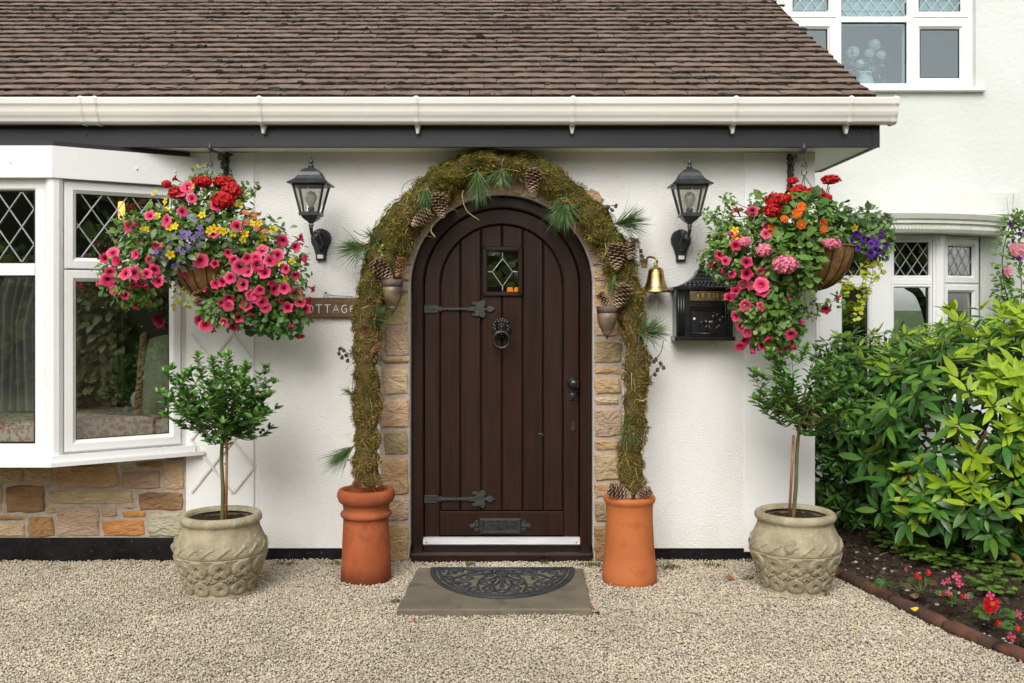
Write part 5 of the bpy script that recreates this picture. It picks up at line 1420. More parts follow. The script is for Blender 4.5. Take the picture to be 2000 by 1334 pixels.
# (base px, tip px, Y, mesh)
CON = [((1043, 336), (1040, 376), -.165, cA), ((857, 384), (864, 424), -.165, cA), ((836, 417), (806, 440), -.165, cA), ((1203, 482), (1204, 526), -.175, cA), ((1238, 470), (1229, 505), -.165, cA), ((734, 514), (764, 546), -.185, cA),
       ((786, 508), (775, 540), -.185, cB), ((1222, 562), (1203, 600), -.215, cA), ((1172, 576), (1190, 600), -.195, cA), ((712, 636), (706, 664), -.215, cB), ((743, 675), (724, 690), -.235, cB), ((1195, 955), (1230, 972), -.47, cA), ((1268, 958), (1243, 972), -.47, cA), ((695, 942), (712, 952), -.42, cB), ((746, 940), (735, 952), -.42, cB), ((708, 730), (706, 752), -.245, cB)]
for (bx_, by_), (tx, ty), Y, me in CON:
    a = W(bx_, by_, Y - .02); b = W(tx, ty, Y - .02 - rg.uniform(-.01, .02)); s = (b - a).length
    put('pine_cone', me, ga, a, b - a, s, rg.uniform(0, 6))
# ceramic acorns under two of the clusters
M('acorn', (.20, .15, .085), (.085, .058, .036), ns=14, nd=8, lo=.35, hi=.62, rough=.45, rvar=.15, c3=(.13, .07, .05), c3s=9, c3t=.60)
M('acorn_cup', (.075, .045, .04), (.13, .09, .07), ns=20, rough=.6, bump=.7, bs=80, bdist=.004)
for x, yt, yb, Y in ((766.5, 546, 615, -.215), (1185.5, 598, 663, -.23)):
    a, b = W(x, yt, Y), W(x, yb, Y); L = a.z - b.z; w = 20.5 * (D0 + Y) / F
    m = MB(); m.lathe([(.001, L * .0 + b.z), (.003, b.z + .004), (w * .16, b.z + L * .10), (w * .45, b.z + L * .22), (w * .78, b.z + L * .42), (w * .93, b.z + L * .62), (w * .95, b.z + L * .84), (w * .6, b.z + L * .86)], 24, (a.x, a.y, 0)); m.build('acorn', 'acorn', ga)
    m = MB(); m.lathe([(w * .2, b.z + L * .80), (w * .97, b.z + L * .80), (w * 1.01, b.z + L * .90), (w * .99, b.z + L * 1.0), (w * .85, b.z + L * 1.0), (w * .6, b.z + L * .93)], 24, (a.x, a.y, 0)); m.lathe([(.001, b.z - .001), (w * .22, b.z + L * .115), (w * .52, b.z + L * .235), (w * .50, b.z + L * .24)], 20, (a.x, a.y, 0)); m.build('acorn_cup', 'acorn_cup', ga)
# pine sprigs
M('needle', (.080, .155, .040), (.125, .205, .068), ns=10, rough=.5, var=.35, hue=.02, island=True, transl=.15)
M('bud_red', (.42, .10, .03), rough=.6)
def sprig(x, y, Y, dx, dy, n, L, spread, bud=False):
    m = MB(); o = W(x, y, Y); D = Vector((dx, -.25, -dy)).normalized()
    n = int(n * 1.7); L *= 1.18; spread *= 1.2; m.tube([o - D * .02, o + D * .05], .004, 5, mi=1)
    for i in range(n):
        v = (D + Vector((rg.gauss(0, spread), rg.gauss(0, spread * .7), rg.gauss(0, spread)))).normalized()
        b = o + D * rg.uniform(-.01, .05); l = L * rg.uniform(.65, 1.1); s = v.cross(Vector((rg.gauss(0, 1), rg.gauss(0, 1), rg.gauss(0, 1)))).normalized() * .0015
        mid = b + v * l * .5 + Vector((0, 0, -.002)); e = b + v * l + Vector((rg.gauss(0, .004), 0, -.010 * rg.random()))
        m.add([b - s, b + s, mid + s, mid - s, e], [(0, 1, 2, 3), (3, 2, 4)])
    if bud:
        for i in range(5): m.ball(o + D * .03 + Vector((rg.gauss(0, .008), -.012, rg.gauss(0, .008))), (.005, .005, .008), 6, 4, 2)
    m.build('pine_sprig', ['needle', 'cone_scale', 'bud_red'], ga)
for a in ((832, 362, -.165, .0, 1, 110, .115, .33, True), (934, 335, -.165, .06, 1, 150, .145, .22), (980, 330, -.165, 0, 1, 70, .085, .42), (975, 335, -.165, -.7, .6, 30, .07, .3), (1105, 385, -.165, -.3, 1, 150, .15, .36, True), (1095, 400, -.165, .5, .5, 40, .10, .4), (1205, 437, -.165, 1, -.1, 120, .14, .33),
          (718, 478, -.175, -1, .25, 110, .145, .36, True), (738, 470, -.175, -.3, -.3, 30, .08, .6), (728, 625, -.205, .3, -.2, 90, .085, .55, True), (716, 650, -.205, -.2, .6, 40, .07, .5), (1250, 650, -.245, .75, -.15, 140, .13, .48, True), (1232, 825, -.345, -.1, .7, 100, .11, .42, True), (1228, 850, -.345, 0, -1, 40, .08, .45),
          (690, 872, -.36, -1, .75, 90, .14, .24), (692, 772, -.31, -.4, -.3, 40, .04, .7), (1200, 545, -.18, -.4, .8, 30, .06, .5)):
    sprig(*a)
# larch twigs and green cones
M('larch_cone', (.055, .035, .022), (.09, .06, .04), ns=40, rough=.8)
M('green_cone', (.22, .27, .04), (.30, .33, .07), ns=30, rough=.6)
def larch(pts, balls, Y, mat='larch_cone', r=.011):
    m = MB()
    if len(pts) > 1: m.tube(spline([W(x, y, Y) for x, y in pts], 4), .0022, 5, mi=0)
    for x, y in balls:
        q = W(x, y, Y + rg.uniform(-.015, .01)); st = len(m.v)
        for k in range(3): m.ball((0, 0, (k - 1) * r * .55), (r * (1 - .12 * k), r * (1 - .12 * k), r * .6), 7, 5, 1, True, .12, rg)
        m.transform(Matrix.Translation(q) @ Euler((rg.uniform(-.8, .8), rg.uniform(-.8, .8), 0)).to_matrix().to_4x4(), st)
    m.build('larch_cone', ['larch_cone', mat], ga)
larch([(700, 690), (680, 690), (667, 680)], [(662, 690), (671, 684), (668, 698), (676, 694), (679, 704), (664, 681)], -.20)
larch([(1255, 720), (1275, 705), (1290, 690), (1296, 665)], [(1271, 698), (1277, 706), (1268, 708), (1281, 702)], -.245)
larch([(1262, 745), (1280, 728), (1294, 712)], [(1290, 710), (1284, 722), (1296, 718), (1279, 731)], -.245)
larch([(1170, 400), (1190, 402), (1206, 400)], [(1188, 404), (1195, 410), (1203, 402), (1182, 415)], -.15)
larch([(1247, 470), (1250, 500), (1249, 520)], [(1252, 490), (1256, 508), (1254, 500)], -.15)
larch([(738, 455), (712, 462), (690, 450)], [(742, 468)], -.16)
larch([(700, 550), (686, 530), (674, 522)], [], -.16) if False else None
larch([(0, 0)], [(747, 482), (742, 492), (746, 502), (740, 506), (729, 518), (731, 528)], -.19, 'green_cone', .013)
larch([(0, 0)], [(704, 812), (712, 828), (700, 905)], -.335, 'green_cone', .011)

# dark fairy-light wire wound through the moss
m = MB()
for a0, a1, ph in ((22, 62, 0.), (60, 100, 2.), (104, 150, 1.), (150, 190, 3.)):
    P = []
    for i in range(a0, min(a1, ln - 2)):
        p = gpts[i]; t = (gpts[i + 1] - gpts[i]).normalized(); u = t.cross(Vector((0, 1, 0))).normalized(); w = u.cross(t); a = -PI / 2 + 1.2 * math.sin(i * .33 + ph)
        d = u * math.cos(a) + w * math.sin(a); d = d if d.y < 0 else -d
        P.append(p + d * grad[i] * (.98 + .12 * math.sin(i * .7)))
    m.tube(P, .0016, 5)
m.build('wire', 'iron_black', ga)
# ================================================================ gravel (scattered stones over the forecourt)
def ramp_mat(name, cols, rough=.9, island=False, bump=.4, bs=160):
    m = bpy.data.materials.new(name); m.use_nodes = True; t = m.node_tree; N, L = t.nodes, t.links; b = N['Principled BSDF']
    rp = N.new('ShaderNodeValToRGB'); rp.color_ramp.interpolation = 'LINEAR'
    while len(rp.color_ramp.elements) < len(cols): rp.color_ramp.elements.new(.5)
    for i, c in enumerate(cols):
        e = rp.color_ramp.elements[i]; e.position = i / (len(cols) - 1); e.color = (*c, 1)
    src = N.new('ShaderNodeNewGeometry').outputs['Random Per Island'] if island else N.new('ShaderNodeObjectInfo').outputs['Random']
    L.new(src, rp.inputs['Fac'])
    if not island:                          # drifts of dirtier and cleaner stone
        oi_ = N.new('ShaderNodeObjectInfo'); big = N.new('ShaderNodeTexNoise'); big.inputs['Scale'].default_value = 1.6; big.inputs['Detail'].default_value = 4; L.new(oi_.outputs['Location'], big.inputs['Vector'])
        bm_ = N.new('ShaderNodeMapRange'); bm_.inputs['From Min'].default_value = .35; bm_.inputs['From Max'].default_value = .62; bm_.inputs['To Min'].default_value = .84; bm_.inputs['To Max'].default_value = 1.06; L.new(big.outputs['Fac'], bm_.inputs['Value'])
        hb_ = N.new('ShaderNodeHueSaturation'); L.new(bm_.outputs[0], hb_.inputs['Value']); L.new(rp.outputs[0], hb_.inputs['Color']); base_col = hb_.outputs[0]
    else: base_col = rp.outputs[0]
    tc = N.new('ShaderNodeTexCoord'); nz = N.new('ShaderNodeTexNoise'); nz.inputs['Scale'].default_value = bs; L.new(tc.outputs['Object'], nz.inputs['Vector'])
    mx = N.new('ShaderNodeMix'); mx.data_type = 'RGBA'; mx.blend_type = 'MULTIPLY'; mx.inputs[0].default_value = .35
    L.new(base_col, mx.inputs[6]); L.new(nz.outputs['Fac'], mx.inputs[7]); L.new(mx.outputs[2], b.inputs['Base Color'])
    bp = N.new('ShaderNodeBump'); bp.inputs['Strength'].default_value = bump; bp.inputs['Distance'].default_value = .003; L.new(nz.outputs['Fac'], bp.inputs['Height']); L.new(bp.outputs[0], b.inputs['Normal'])
    b.inputs['Roughness'].default_value = rough; b.inputs['Specular IOR Level'].default_value = .25
    MATS[name] = m; return m
ramp_mat('gravel_stone', [(.74, .63, .455), (.62, .52, .37), (.50, .445, .365), (.80, .715, .565), (.69, .56, .385), (.57, .515, .43), (.79, .70, .565), (.64, .545, .41), (.38, .335, .275), (.74, .615, .43), (.82, .77, .665)])
rgv = random.Random(31)
stones_col = bpy.data.collections.new('gravel_stones')
for k in range(8):
    bm = bmesh.new(); bmesh.ops.create_icosphere(bm, subdivisions=1, radius=1)
    sx, sy, sz = rgv.uniform(.75, 1.3), rgv.uniform(.7, 1.05), rgv.uniform(.45, .8)
    for v in bm.verts:
        f = 1 + rgv.uniform(-.25, .22); v.co = Vector((v.co.x * sx * f, v.co.y * sy * f, v.co.z * sz * f))
    me = bpy.data.meshes.new('gravel_stone'); bm.to_mesh(me); bm.free(); me.materials.append(MATS['gravel_stone'])
    stones_col.objects.link(bpy.data.objects.new('gravel_stone', me))
EDGE = [(1.70, -.20), (1.721, -.32), (1.818, -.762), (1.905, -1.12), (1.978, -1.367), (2.05, -1.53), (2.22, -1.95), (2.40, -2.7)]
mb = MB()
gp = [(-3.2, -2.35), (2.30, -2.35)] + [(x - .012, y) for x, y in EDGE[::-1][1:]] + [(1.69, .03), (-3.2, .03)]
mb.add([(x, y, 0) for x, y in gp], [tuple(range(len(gp)))])
gv = mb.build('gravel', 'gravel_base', kind='stuff'); tag(gv, 'pale beige gravel chippings covering the forecourt', 'gravel', kind='stuff')
gn = bpy.data.node_groups.new('gravel_scatter', 'GeometryNodeTree')
gn.interface.new_socket('Geometry', in_out='INPUT', socket_type='NodeSocketGeometry'); gn.interface.new_socket('Geometry', in_out='OUTPUT', socket_type='NodeSocketGeometry')
N, L = gn.nodes, gn.links
gi, go = N.new('NodeGroupInput'), N.new('NodeGroupOutput')
def scatter(dmin, dens, smin, smax, seed, zoff):
    ds = N.new('GeometryNodeDistributePointsOnFaces'); ds.distribute_method = 'POISSON'
    ds.inputs['Distance Min'].default_value = dmin; ds.inputs['Density Max'].default_value = dens; ds.inputs['Seed'].default_value = seed
    L.new(gi.outputs[0], ds.inputs['Mesh'])
    ci = N.new('GeometryNodeCollectionInfo'); ci.inputs['Collection'].default_value = stones_col; ci.inputs['Separate Children'].default_value = True; ci.inputs['Reset Children'].default_value = True
    ip = N.new('GeometryNodeInstanceOnPoints'); ip.inputs['Pick Instance'].default_value = True
    rr = N.new('FunctionNodeRandomValue'); rr.data_type = 'FLOAT_VECTOR'; rr.inputs[0].default_value = (-.5, -.5, 0); rr.inputs[1].default_value = (.5, .5, 6.28)
    rs_ = N.new('FunctionNodeRandomValue'); rs_.data_type = 'FLOAT'; rs_.inputs[2].default_value = smin; rs_.inputs[3].default_value = smax
    rp_ = N.new('FunctionNodeRandomValue'); rp_.data_type = 'FLOAT_VECTOR'; rp_.inputs[0].default_value = (0, 0, zoff - .003); rp_.inputs[1].default_value = (0, 0, zoff + .005)
    sp = N.new('GeometryNodeSetPosition'); L.new(ds.outputs['Points'], sp.inputs['Geometry']); nz_ = N.new('ShaderNodeTexNoise'); nz_.inputs['Scale'].default_value = 2.2; nz_.inputs['Detail'].default_value = 2
    mz = N.new('ShaderNodeMath'); mz.operation = 'MULTIPLY_ADD'; mz.inputs[1].default_value = .030; mz.inputs[2].default_value = -.013; L.new(nz_.outputs['Fac'], mz.inputs[0])
    cz_ = N.new('ShaderNodeCombineXYZ'); L.new(mz.outputs[0], cz_.inputs[2])
    av = N.new('ShaderNodeVectorMath'); L.new(rp_.outputs[0], av.inputs[0]); L.new(cz_.outputs[0], av.inputs[1])
    L.new(av.outputs[0], sp.inputs['Offset'])
    L.new(sp.outputs[0], ip.inputs['Points']); L.new(ci.outputs[0], ip.inputs['Instance']); L.new(rr.outputs[0], ip.inputs['Rotation']); L.new(rs_.outputs[1], ip.inputs['Scale'])
    return ip
jn = N.new('GeometryNodeJoinGeometry')
for a in ((.0070, 26000, .0038, .0074, 1, .001), (.0125, 12000, .0045, .0080, 5, .0045)): L.new(scatter(*a).outputs[0], jn.inputs[0])
L.new(jn.outputs[0], go.inputs[0])
md = gv.modifiers.new('scatter', 'NODES'); md.node_group = gn

# ================================================================ flower bed
M('bed_soil', (.030, .020, .013), (.060, .042, .028), ns=14, nd=8, rough=1, bump=1, bs=50, bdist=.02, bdetail=8, spec=.1, c3=(.10, .08, .06), c3s=70, c3t=.70)
mb = MB(); ny, nx = 120, 90
def edge_x(y):
    pts = EDGE
    if y >= pts[0][1]: return pts[0][0] - (y - pts[0][1]) * .02
    for (xa, ya), (xb, yb) in zip(pts, pts[1:]):
        if yb <= y <= ya: return xa + (xb - xa) * (ya - y) / (ya - yb)
    return pts[-1][0]
for j in range(ny + 1):
    y = -2.7 + 4.6 * j / ny; x0 = edge_x(y) - .01
    for i in range(nx + 1):
        x = x0 + (5.2 - x0) * (i / nx) ** 1.6
        h = .022 + .075 * sst(0, .7, x - x0) + .018 * noise.noise(Vector((x * 6, y * 6, 0))) + .014 * noise.noise(Vector((x * 17, y * 17, 3))) + .010 * noise.noise(Vector((x * 45, y * 45, 5)))
        mb.v.append((x, y, h if i else -.01))
for j in range(ny):
    for i in range(nx): a = j * (nx + 1) + i; mb.f.append((a, a + 1, a + nx + 2, a + nx + 1)); mb.m.append(0); mb.s.append(True)
o = mb.build('flower_bed', 'bed_soil'); tag(o, 'dark crumbly soil of the flower bed along the gravel', 'flower bed', kind='structure')
# crumbs of soil and little stones
M('soil_crumb', (.030, .020, .014), (.055, .040, .028), ns=20, rough=1, var=.5, island=True)
mb = MB(); rb3 = random.Random(3)
for k in range(2600):
    y = rb3.uniform(-2.2, .4); x = edge_x(y) + .02 + rb3.random() ** 1.5 * 1.3
    h = .022 + .075 * sst(0, .7, x - edge_x(y))
    s = rb3.uniform(.004, .013) * (1 if rb3.random() < .93 else 1.7)
    mb.ball((x, y, h + .006), (s, s * rb3.uniform(.7, 1.2), s * .7), 5, 4, 0, False, .25, rb3)
o = mb.build('soil_crumbs', 'soil_crumb', kind='stuff'); tag(o, 'loose crumbs of dark soil over the flower bed', 'soil', kind='stuff')
mb = MB()
for k in range(60):
    y = rb3.uniform(-1.7, .2); x = edge_x(y) + .03 + rb3.random() ** 1.4 * .8; h = .025 + .075 * sst(0, .7, x - edge_x(y)); s = rb3.uniform(.005, .010)
    mb.ball((x, y, h + .007), (s * 1.2, s, s * .7), 6, 4, 0, False, .25, rb3)
ramp_mat('pebble', [(.5, .45, .38), (.36, .31, .27), (.6, .56, .5)], island=True)
o = mb.build('bed_pebbles', 'pebble', kind='stuff'); tag(o, 'a sprinkling of pale pebbles on the flower bed', 'pebbles', kind='stuff')
# edging
M('edging_clay', (.125, .050, .026), (.055, .032, .022), ns=9, nd=8, lo=.40, hi=.60, rough=.9, bump=.9, bs=30, bdist=.012, bdetail=8, var=.2)
labs = ['short dark edging piece beside the carved planter at the bed', 'long dark worn edging piece next along from the planter', 'third edging piece from the planter, reddish with a chipped face', 'fourth edging piece from the planter, orange-brown along the bed', 'edging piece at the picture corner, rusty orange clay']
segs = [(-.20, -.36), (-.365, -.77), (-.775, -1.15), (-1.155, -1.42), (-1.425, -1.95)]
re_ = random.Random(6)
for (ya, yb), lab in zip(segs, labs):
    m = MB(); n = 9; k = 10; vs = []
    for i in range(n + 1):
        y = ya + (yb - ya) * i / n; x = edge_x(y); sh = .8 if i in (0, n) else 1
        for j in range(k):
            a = 2 * PI * j / k; q = Vector((x * 9 + j, y * 9, ya * 5)); rr = 1 + .16 * noise.noise(q * 1.7) + re_.uniform(-.05, .05)
            vs.append((x + .034 * sh * rr * math.cos(a), y, .022 + .030 * sh * rr * math.sin(a)))
    m.add(vs, [(i * k + j, i * k + (j + 1) % k, (i + 1) * k + (j + 1) % k, (i + 1) * k + j)[::-1] for i in range(n) for j in range(k)] + [tuple(range(k)), tuple(n * k + j for j in range(k))[::-1]], 0, True)
    o = m.build('edging_piece', 'edging_clay'); tag(o, lab, 'edging', 'clay edging along the flower bed')
M('twig', (.36, .27, .16), (.28, .20, .11), ns=20, rough=.9)
m = MB(); m.tube(spline([W(1672, 1104, -.1) + Vector((0, 0, 0)), W(1700, 1094, -.1), W(1728, 1082, -.05), W(1746, 1080, -.03)], 4), [.006, .006, .0065, .007, .007, .007, .0065, .006, .006, .006, .006, .005, .004], 6)
o = m.build('twig', 'twig'); tag(o, 'pale dry stick lying on the soil behind the planter', 'twig')

# ================================================================ moss tufts and fallen petals on the gravel
M('ground_moss', (.075, .095, .015), (.11, .10, .025), ns=12, rough=1, var=.4, island=True)
m = MB()
for (x, y, r, n) in ((655, 1106, 22, 50), (1310, 1112, 26, 110), (1158, 1108, 22, 110), (1065, 1103, 12, 50), (560, 1106, 25, 50), (1390, 1108, 30, 60), (918, 1106, 10, 40), (772, 1180, 10, 40), (1462, 1134, 14, 30), (1610, 1164, 10, 40), (1480, 1100, 25, 60), (490, 1110, 15, 30)):
    d = CH * F / (y - 600); c = Vector(((x - 1000) * d / F, min(-.03, d - D0), .008))
    for k in range(n):
        p = c + Vector((rb3.gauss(0, r * .5 * d / F), rb3.gauss(0, .02), rb3.uniform(0, .008)))
        strand(m, p, Vector((rb3.gauss(0, .6), rb3.gauss(0, .6), 1)).normalized(), rb3.uniform(.008, .018), .003, Vector((0, 0, 0)), rb3)
o = m.build('ground_moss', 'ground_moss', kind='stuff'); tag(o, 'small tufts of moss along the foot of the wall', 'moss', kind='stuff')
def ground(x, y, z=.014):
    d = (CH - z) * F / (y - 600); return Vector(((x - 1000) * d / F, d - D0, z))
def fallen(lab, x, y, s, mat, name='fallen_leaf', z=.016):
    m = MB(); rr = random.Random(int(x)); n = 8
    for i in range(n + 1):
        u = i / n; w = .42 * math.sin(PI * u) ** .7
        for j in (-1, 0, 1): m.v.append((s * (u - .5), s * w * j, s * (.10 * abs(j) + .12 * math.sin(u * 5 + x))))
    for i in range(n):
        for j in range(2): a = i * 3 + j; m.f.append((a, a + 3, a + 4, a + 1)); m.m.append(0); m.s.append(True)
    m.transform(Matrix.Translation(ground(x, y, z)) @ Matrix.Rotation(rr.uniform(0, 6), 4, 'Z') @ Matrix.Rotation(rr.uniform(-.3, .3), 4, 'X'))
    o = m.build(name, mat); tag(o, lab, 'petal' if 'petal' in name else 'leaf', 'leaves and petals dropped on the ground')
M('dead_leaf', (.34, .13, .035), (.24, .085, .025), ns=40, rough=.7); M('yellow_petal', (.75, .50, .02), rough=.6); M('red_petal', (.55, .02, .03), rough=.6); M('tan_leaf', (.38, .25, .13), (.28, .17, .08), ns=30, rough=.8)
for a in (('orange-brown dead leaf on the gravel between chimney pot and planter', 1426, 1130, .045, 'dead_leaf'), ('orange-brown dead leaf at the corner of the doorstep slab', 1166, 1197, .04, 'dead_leaf'), ('bright yellow petal on gravel in front of the carved planter by the bed', 1670, 1226, .026, 'yellow_petal', 'fallen_petal'),
          ('yellow leaf resting on the soil just past the second edging piece', 1786, 1190, .036, 'yellow_petal', 'fallen_leaf', .06), ('small yellow petal on the gravel along the third edging piece', 1766, 1212, .02, 'yellow_petal', 'fallen_petal'), ('yellow petal beside the edging below the planter', 1696, 1172, .022, 'yellow_petal', 'fallen_petal'),
          ('yellow petal on gravel in front of the slab, nearest its middle', 868, 1233, .02, 'yellow_petal', 'fallen_petal'), ('yellow petal at the front edge of the slab', 907, 1209, .02, 'yellow_petal', 'fallen_petal'), ('red petal on the gravel before the front edge of the slab', 810, 1210, .02, 'red_petal', 'fallen_petal'),
          ('yellow petal on the gravel in front of the stone panel', 237, 1162, .024, 'yellow_petal', 'fallen_petal'), ('tan curled leaf on soil among the red begonias', 1786, 1164, .05, 'tan_leaf', 'fallen_leaf', .06), ('brown leaf on the gravel under the bow window edge', 125, 1110, .05, 'tan_leaf'), ('reddish petal beside the foot of the slab corner', 1157, 1186, .02, 'red_petal', 'fallen_petal')):
    fallen(*a)

# bits of bark, seed and dead leaf lying in the gravel
ramp_mat('debris', [(.10, .05, .025), (.22, .12, .05), (.05, .035, .02), (.16, .15, .03), (.30, .20, .10)], island=True)
m = MB()
for k in range(420):
    y = -.05 - rb3.random() ** 1.6 * 2.0; x = rb3.uniform(-2.7, 1.7); s = rb3.uniform(.004, .012)
    st = len(m.v); m.add([(-s, 0, 0), (0, -s * .4, .002), (s, 0, .001), (0, s * .4, .003)], [(0, 1, 2, 3)]); m.transform(Matrix.Translation((x, y, .014 + rb3.uniform(0, .004))) @ Euler((rb3.uniform(-.4, .4), rb3.uniform(-.4, .4), rb3.uniform(0, 6))).to_matrix().to_4x4(), st)
o = m.build('gravel_debris', 'debris', kind='stuff'); tag(o, 'scattered crumbs of bark and dead leaf on the gravel', 'debris', kind='stuff')
# ================================================================ plants
UNIT_LEAF = {}
def leaf_geo(fold=.25, curl=.25, wide=.3, n=4, point=1.0, wave=0.0):
    """unit leaf along +x, up +z; returns verts, faces"""
    vs, fs = [(0, 0, 0)], []
    for i in range(1, n):
        u = i / n; w = wide * (math.sin(PI * u ** point)) ** .8
        z = -curl * u * u
        vs += [(u, -w, z + fold * w + wave * math.sin(i * 2.1)), (u, 0, z), (u, w, z + fold * w - wave * math.sin(i * 2.1))]
    vs.append((1, 0, -curl))
    fs += [(0, 1, 2), (0, 2, 3)]
    for i in range(n - 2):
        a = 1 + i * 3
        fs += [(a, a + 3, a + 4, a + 1), (a + 1, a + 4, a + 5, a + 2)]
    a = 1 + (n - 2) * 3; t = len(vs) - 1
    fs += [(a, t, a + 1), (a + 1, t, a + 2)]
    return vs, fs
def frame(d, up, roll=0.0):
    x = Vector(d).normalized(); y = Vector(up).cross(x)
    if y.length < 1e-4: y = Vector((0, 1, 0)).cross(x)
    if y.length < 1e-4: y = Vector((1, 0, 0)).cross(x)
    y.normalize(); z = x.cross(y)
    m = Matrix(((x.x, y.x, z.x, 0), (x.y, y.y, z.y, 0), (x.z, y.z, z.z, 0), (0, 0, 0, 1)))
    return m @ Matrix.Rotation(roll, 4, 'X')
def add_leaf(m, geo, p, d, up, L, w=1.0, roll=0.0, mi=0):
    vs, fs = geo; T = Matrix.Translation(p) @ frame(d, up, roll) @ Matrix.Diagonal((L, L * w, L, 1))
    m.add([T @ Vector(v) for v in vs], fs, mi, True)
LEAFM = dict(rough=.42, spec=.45, island=True)
M('petunia_leaf', (.095, .195, .026), (.145, .255, .042), ns=8, var=.40, hue=.02, transl=.25, **LEAFM)
M('ivy_leaf', (.036, .105, .018), (.06, .145, .026), ns=8, var=.4, hue=.015, transl=.2, **LEAFM)
M('geranium_leaf', (.10, .20, .035), (.16, .27, .06), ns=10, var=.25, hue=.015, transl=.25, **LEAFM)
M('sage_leaf', (.13, .19, .085), (.17, .23, .12), ns=10, var=.25, transl=.2, **LEAFM)
M('lime_leaf', (.36, .40, .025), (.46, .46, .04), ns=10, var=.25, hue=.01, transl=.35, **LEAFM)
M('stem_green', (.075, .11, .03), (.11, .12, .04), ns=10, rough=.6)
def flower_mat(name, stops, veins=0.0, rough=.55, tr=.25):
    """colour by distance from the flower's centre"""
    m = bpy.data.materials.new(name); m.use_nodes = True; t = m.node_tree; N, L = t.nodes, t.links; b = N['Principled BSDF']
    tc = N.new('ShaderNodeTexCoord'); sp = N.new('ShaderNodeSeparateXYZ'); L.new(tc.outputs['Object'], sp.inputs[0])
    cb = N.new('ShaderNodeCombineXYZ'); L.new(sp.outputs[0], cb.inputs[0]); L.new(sp.outputs[2], cb.inputs[2])
    ln_ = N.new('ShaderNodeVectorMath'); ln_.operation = 'LENGTH'; L.new(cb.outputs[0], ln_.inputs[0])
    nz = N.new('ShaderNodeTexNoise'); nz.inputs['Scale'].default_value = 3; L.new(tc.outputs['Object'], nz.inputs['Vector'])
    ad = N.new('ShaderNodeMath'); ad.operation = 'MULTIPLY_ADD'; ad.inputs[1].default_value = .16; ad.inputs[2].default_value = -.08; L.new(nz.outputs['Fac'], ad.inputs[0])
    a2 = N.new('ShaderNodeMath'); a2.operation = 'ADD'; L.new(ln_.outputs['Value'], a2.inputs[0]); L.new(ad.outputs[0], a2.inputs[1])
    rp = N.new('ShaderNodeValToRGB')
    while len(rp.color_ramp.elements) < len(stops): rp.color_ramp.elements.new(.5)
    for e, (p, c) in zip(rp.color_ramp.elements, stops): e.position = p; e.color = (*c, 1)
    L.new(a2.outputs[0], rp.inputs['Fac'])
    if veins:
        at = N.new('ShaderNodeMath'); at.operation = 'ARCTAN2'; L.new(sp.outputs[2], at.inputs[0]); L.new(sp.outputs[0], at.inputs[1])
        mu = N.new('ShaderNodeMath'); mu.operation = 'MULTIPLY'; mu.inputs[1].default_value = 15; L.new(at.outputs[0], mu.inputs[0])
        sn = N.new('ShaderNodeMath'); sn.operation = 'SINE'; L.new(mu.outputs[0], sn.inputs[0])
        vr = N.new('ShaderNodeMapRange'); vr.inputs['From Min'].default_value = .4; vr.inputs['From Max'].default_value = 1; vr.inputs['To Min'].default_value = 0; vr.inputs['To Max'].default_value = veins; L.new(sn.outputs[0], vr.inputs['Value'])
        vm = N.new('ShaderNodeMix'); vm.data_type = 'RGBA'; L.new(vr.outputs[0], vm.inputs[0]); L.new(rp.outputs[0], vm.inputs[6]); vm.inputs[7].default_value = (.40, .012, .07, 1); rp_out = vm.outputs[2]
    else: rp_out = rp.outputs[0]
    oi = N.new('ShaderNodeObjectInfo'); h = N.new('ShaderNodeHueSaturation'); mr = N.new('ShaderNodeMapRange'); mr.inputs['To Min'].default_value = .74; mr.inputs['To Max'].default_value = 1.14
    L.new(oi.outputs['Random'], mr.inputs['Value']); L.new(mr.outputs[0], h.inputs['Value']); L.new(rp_out, h.inputs['Color'])
    L.new(h.outputs[0], b.inputs['Base Color']); b.inputs['Roughness'].default_value = rough; b.inputs['Specular IOR Level'].default_value = .25
    ts = N.new('ShaderNodeBsdfTranslucent'); L.new(h.outputs[0], ts.inputs['Color']); ms = N.new('ShaderNodeMixShader'); ms.inputs[0].default_value = tr
    L.new(b.outputs[0], ms.inputs[1]); L.new(ts.outputs[0], ms.inputs[2]); L.new(ms.outputs[0], N['Material Output'].inputs['Surface'])
    MATS[name] = m
flower_mat('petunia_pink', [(0, (.012, .001, .005)), (.15, (.040, .002, .014)), (.25, (.48, .012, .080)), (.58, (.82, .046, .155)), (.98, (.93, .19, .31))], .35)
flower_mat('petunia_purple', [(0, (.012, .002, .03)), (.25, (.05, .008, .12)), (1, (.12, .03, .32))])
flower_mat('bidens_yellow', [(0, (.55, .28, .005)), (.25, (.80, .52, .01)), (1, (.88, .66, .015))])
flower_mat('bacopa_violet', [(0, (.6, .5, .1)), (.15, (.30, .18, .52)), (1, (.36, .25, .62))])
flower_mat('begonia_orange', [(0, (.75, .25, .01)), (.5, (.85, .17, .015)), (1, (.85, .20, .05))])
flower_mat('begonia_coral', [(0, (.80, .30, .12)), (1, (.82, .24, .15))])
flower_mat('begonia_red', [(0, (.6, .3, .02)), (.3, (.55, .01, .015)), (1, (.62, .012, .02))])
flower_mat('begonia_pink', [(0, (.6, .4, .05)), (.25, (.72, .05, .16)), (1, (.78, .10, .22))])
M('geranium_red', (.50, .005, .008), (.62, .012, .012), ns=20, rough=.6, var=.35, island=True, transl=.15)
M('geranium_pink', (.74, .12, .24), (.88, .36, .44), ns=20, rough=.6, var=.3, island=True, transl=.2)
M('rose_pink', (.72, .22, .30), (.80, .36, .40), ns=20, rough=.6, var=.2, island=True, transl=.2)
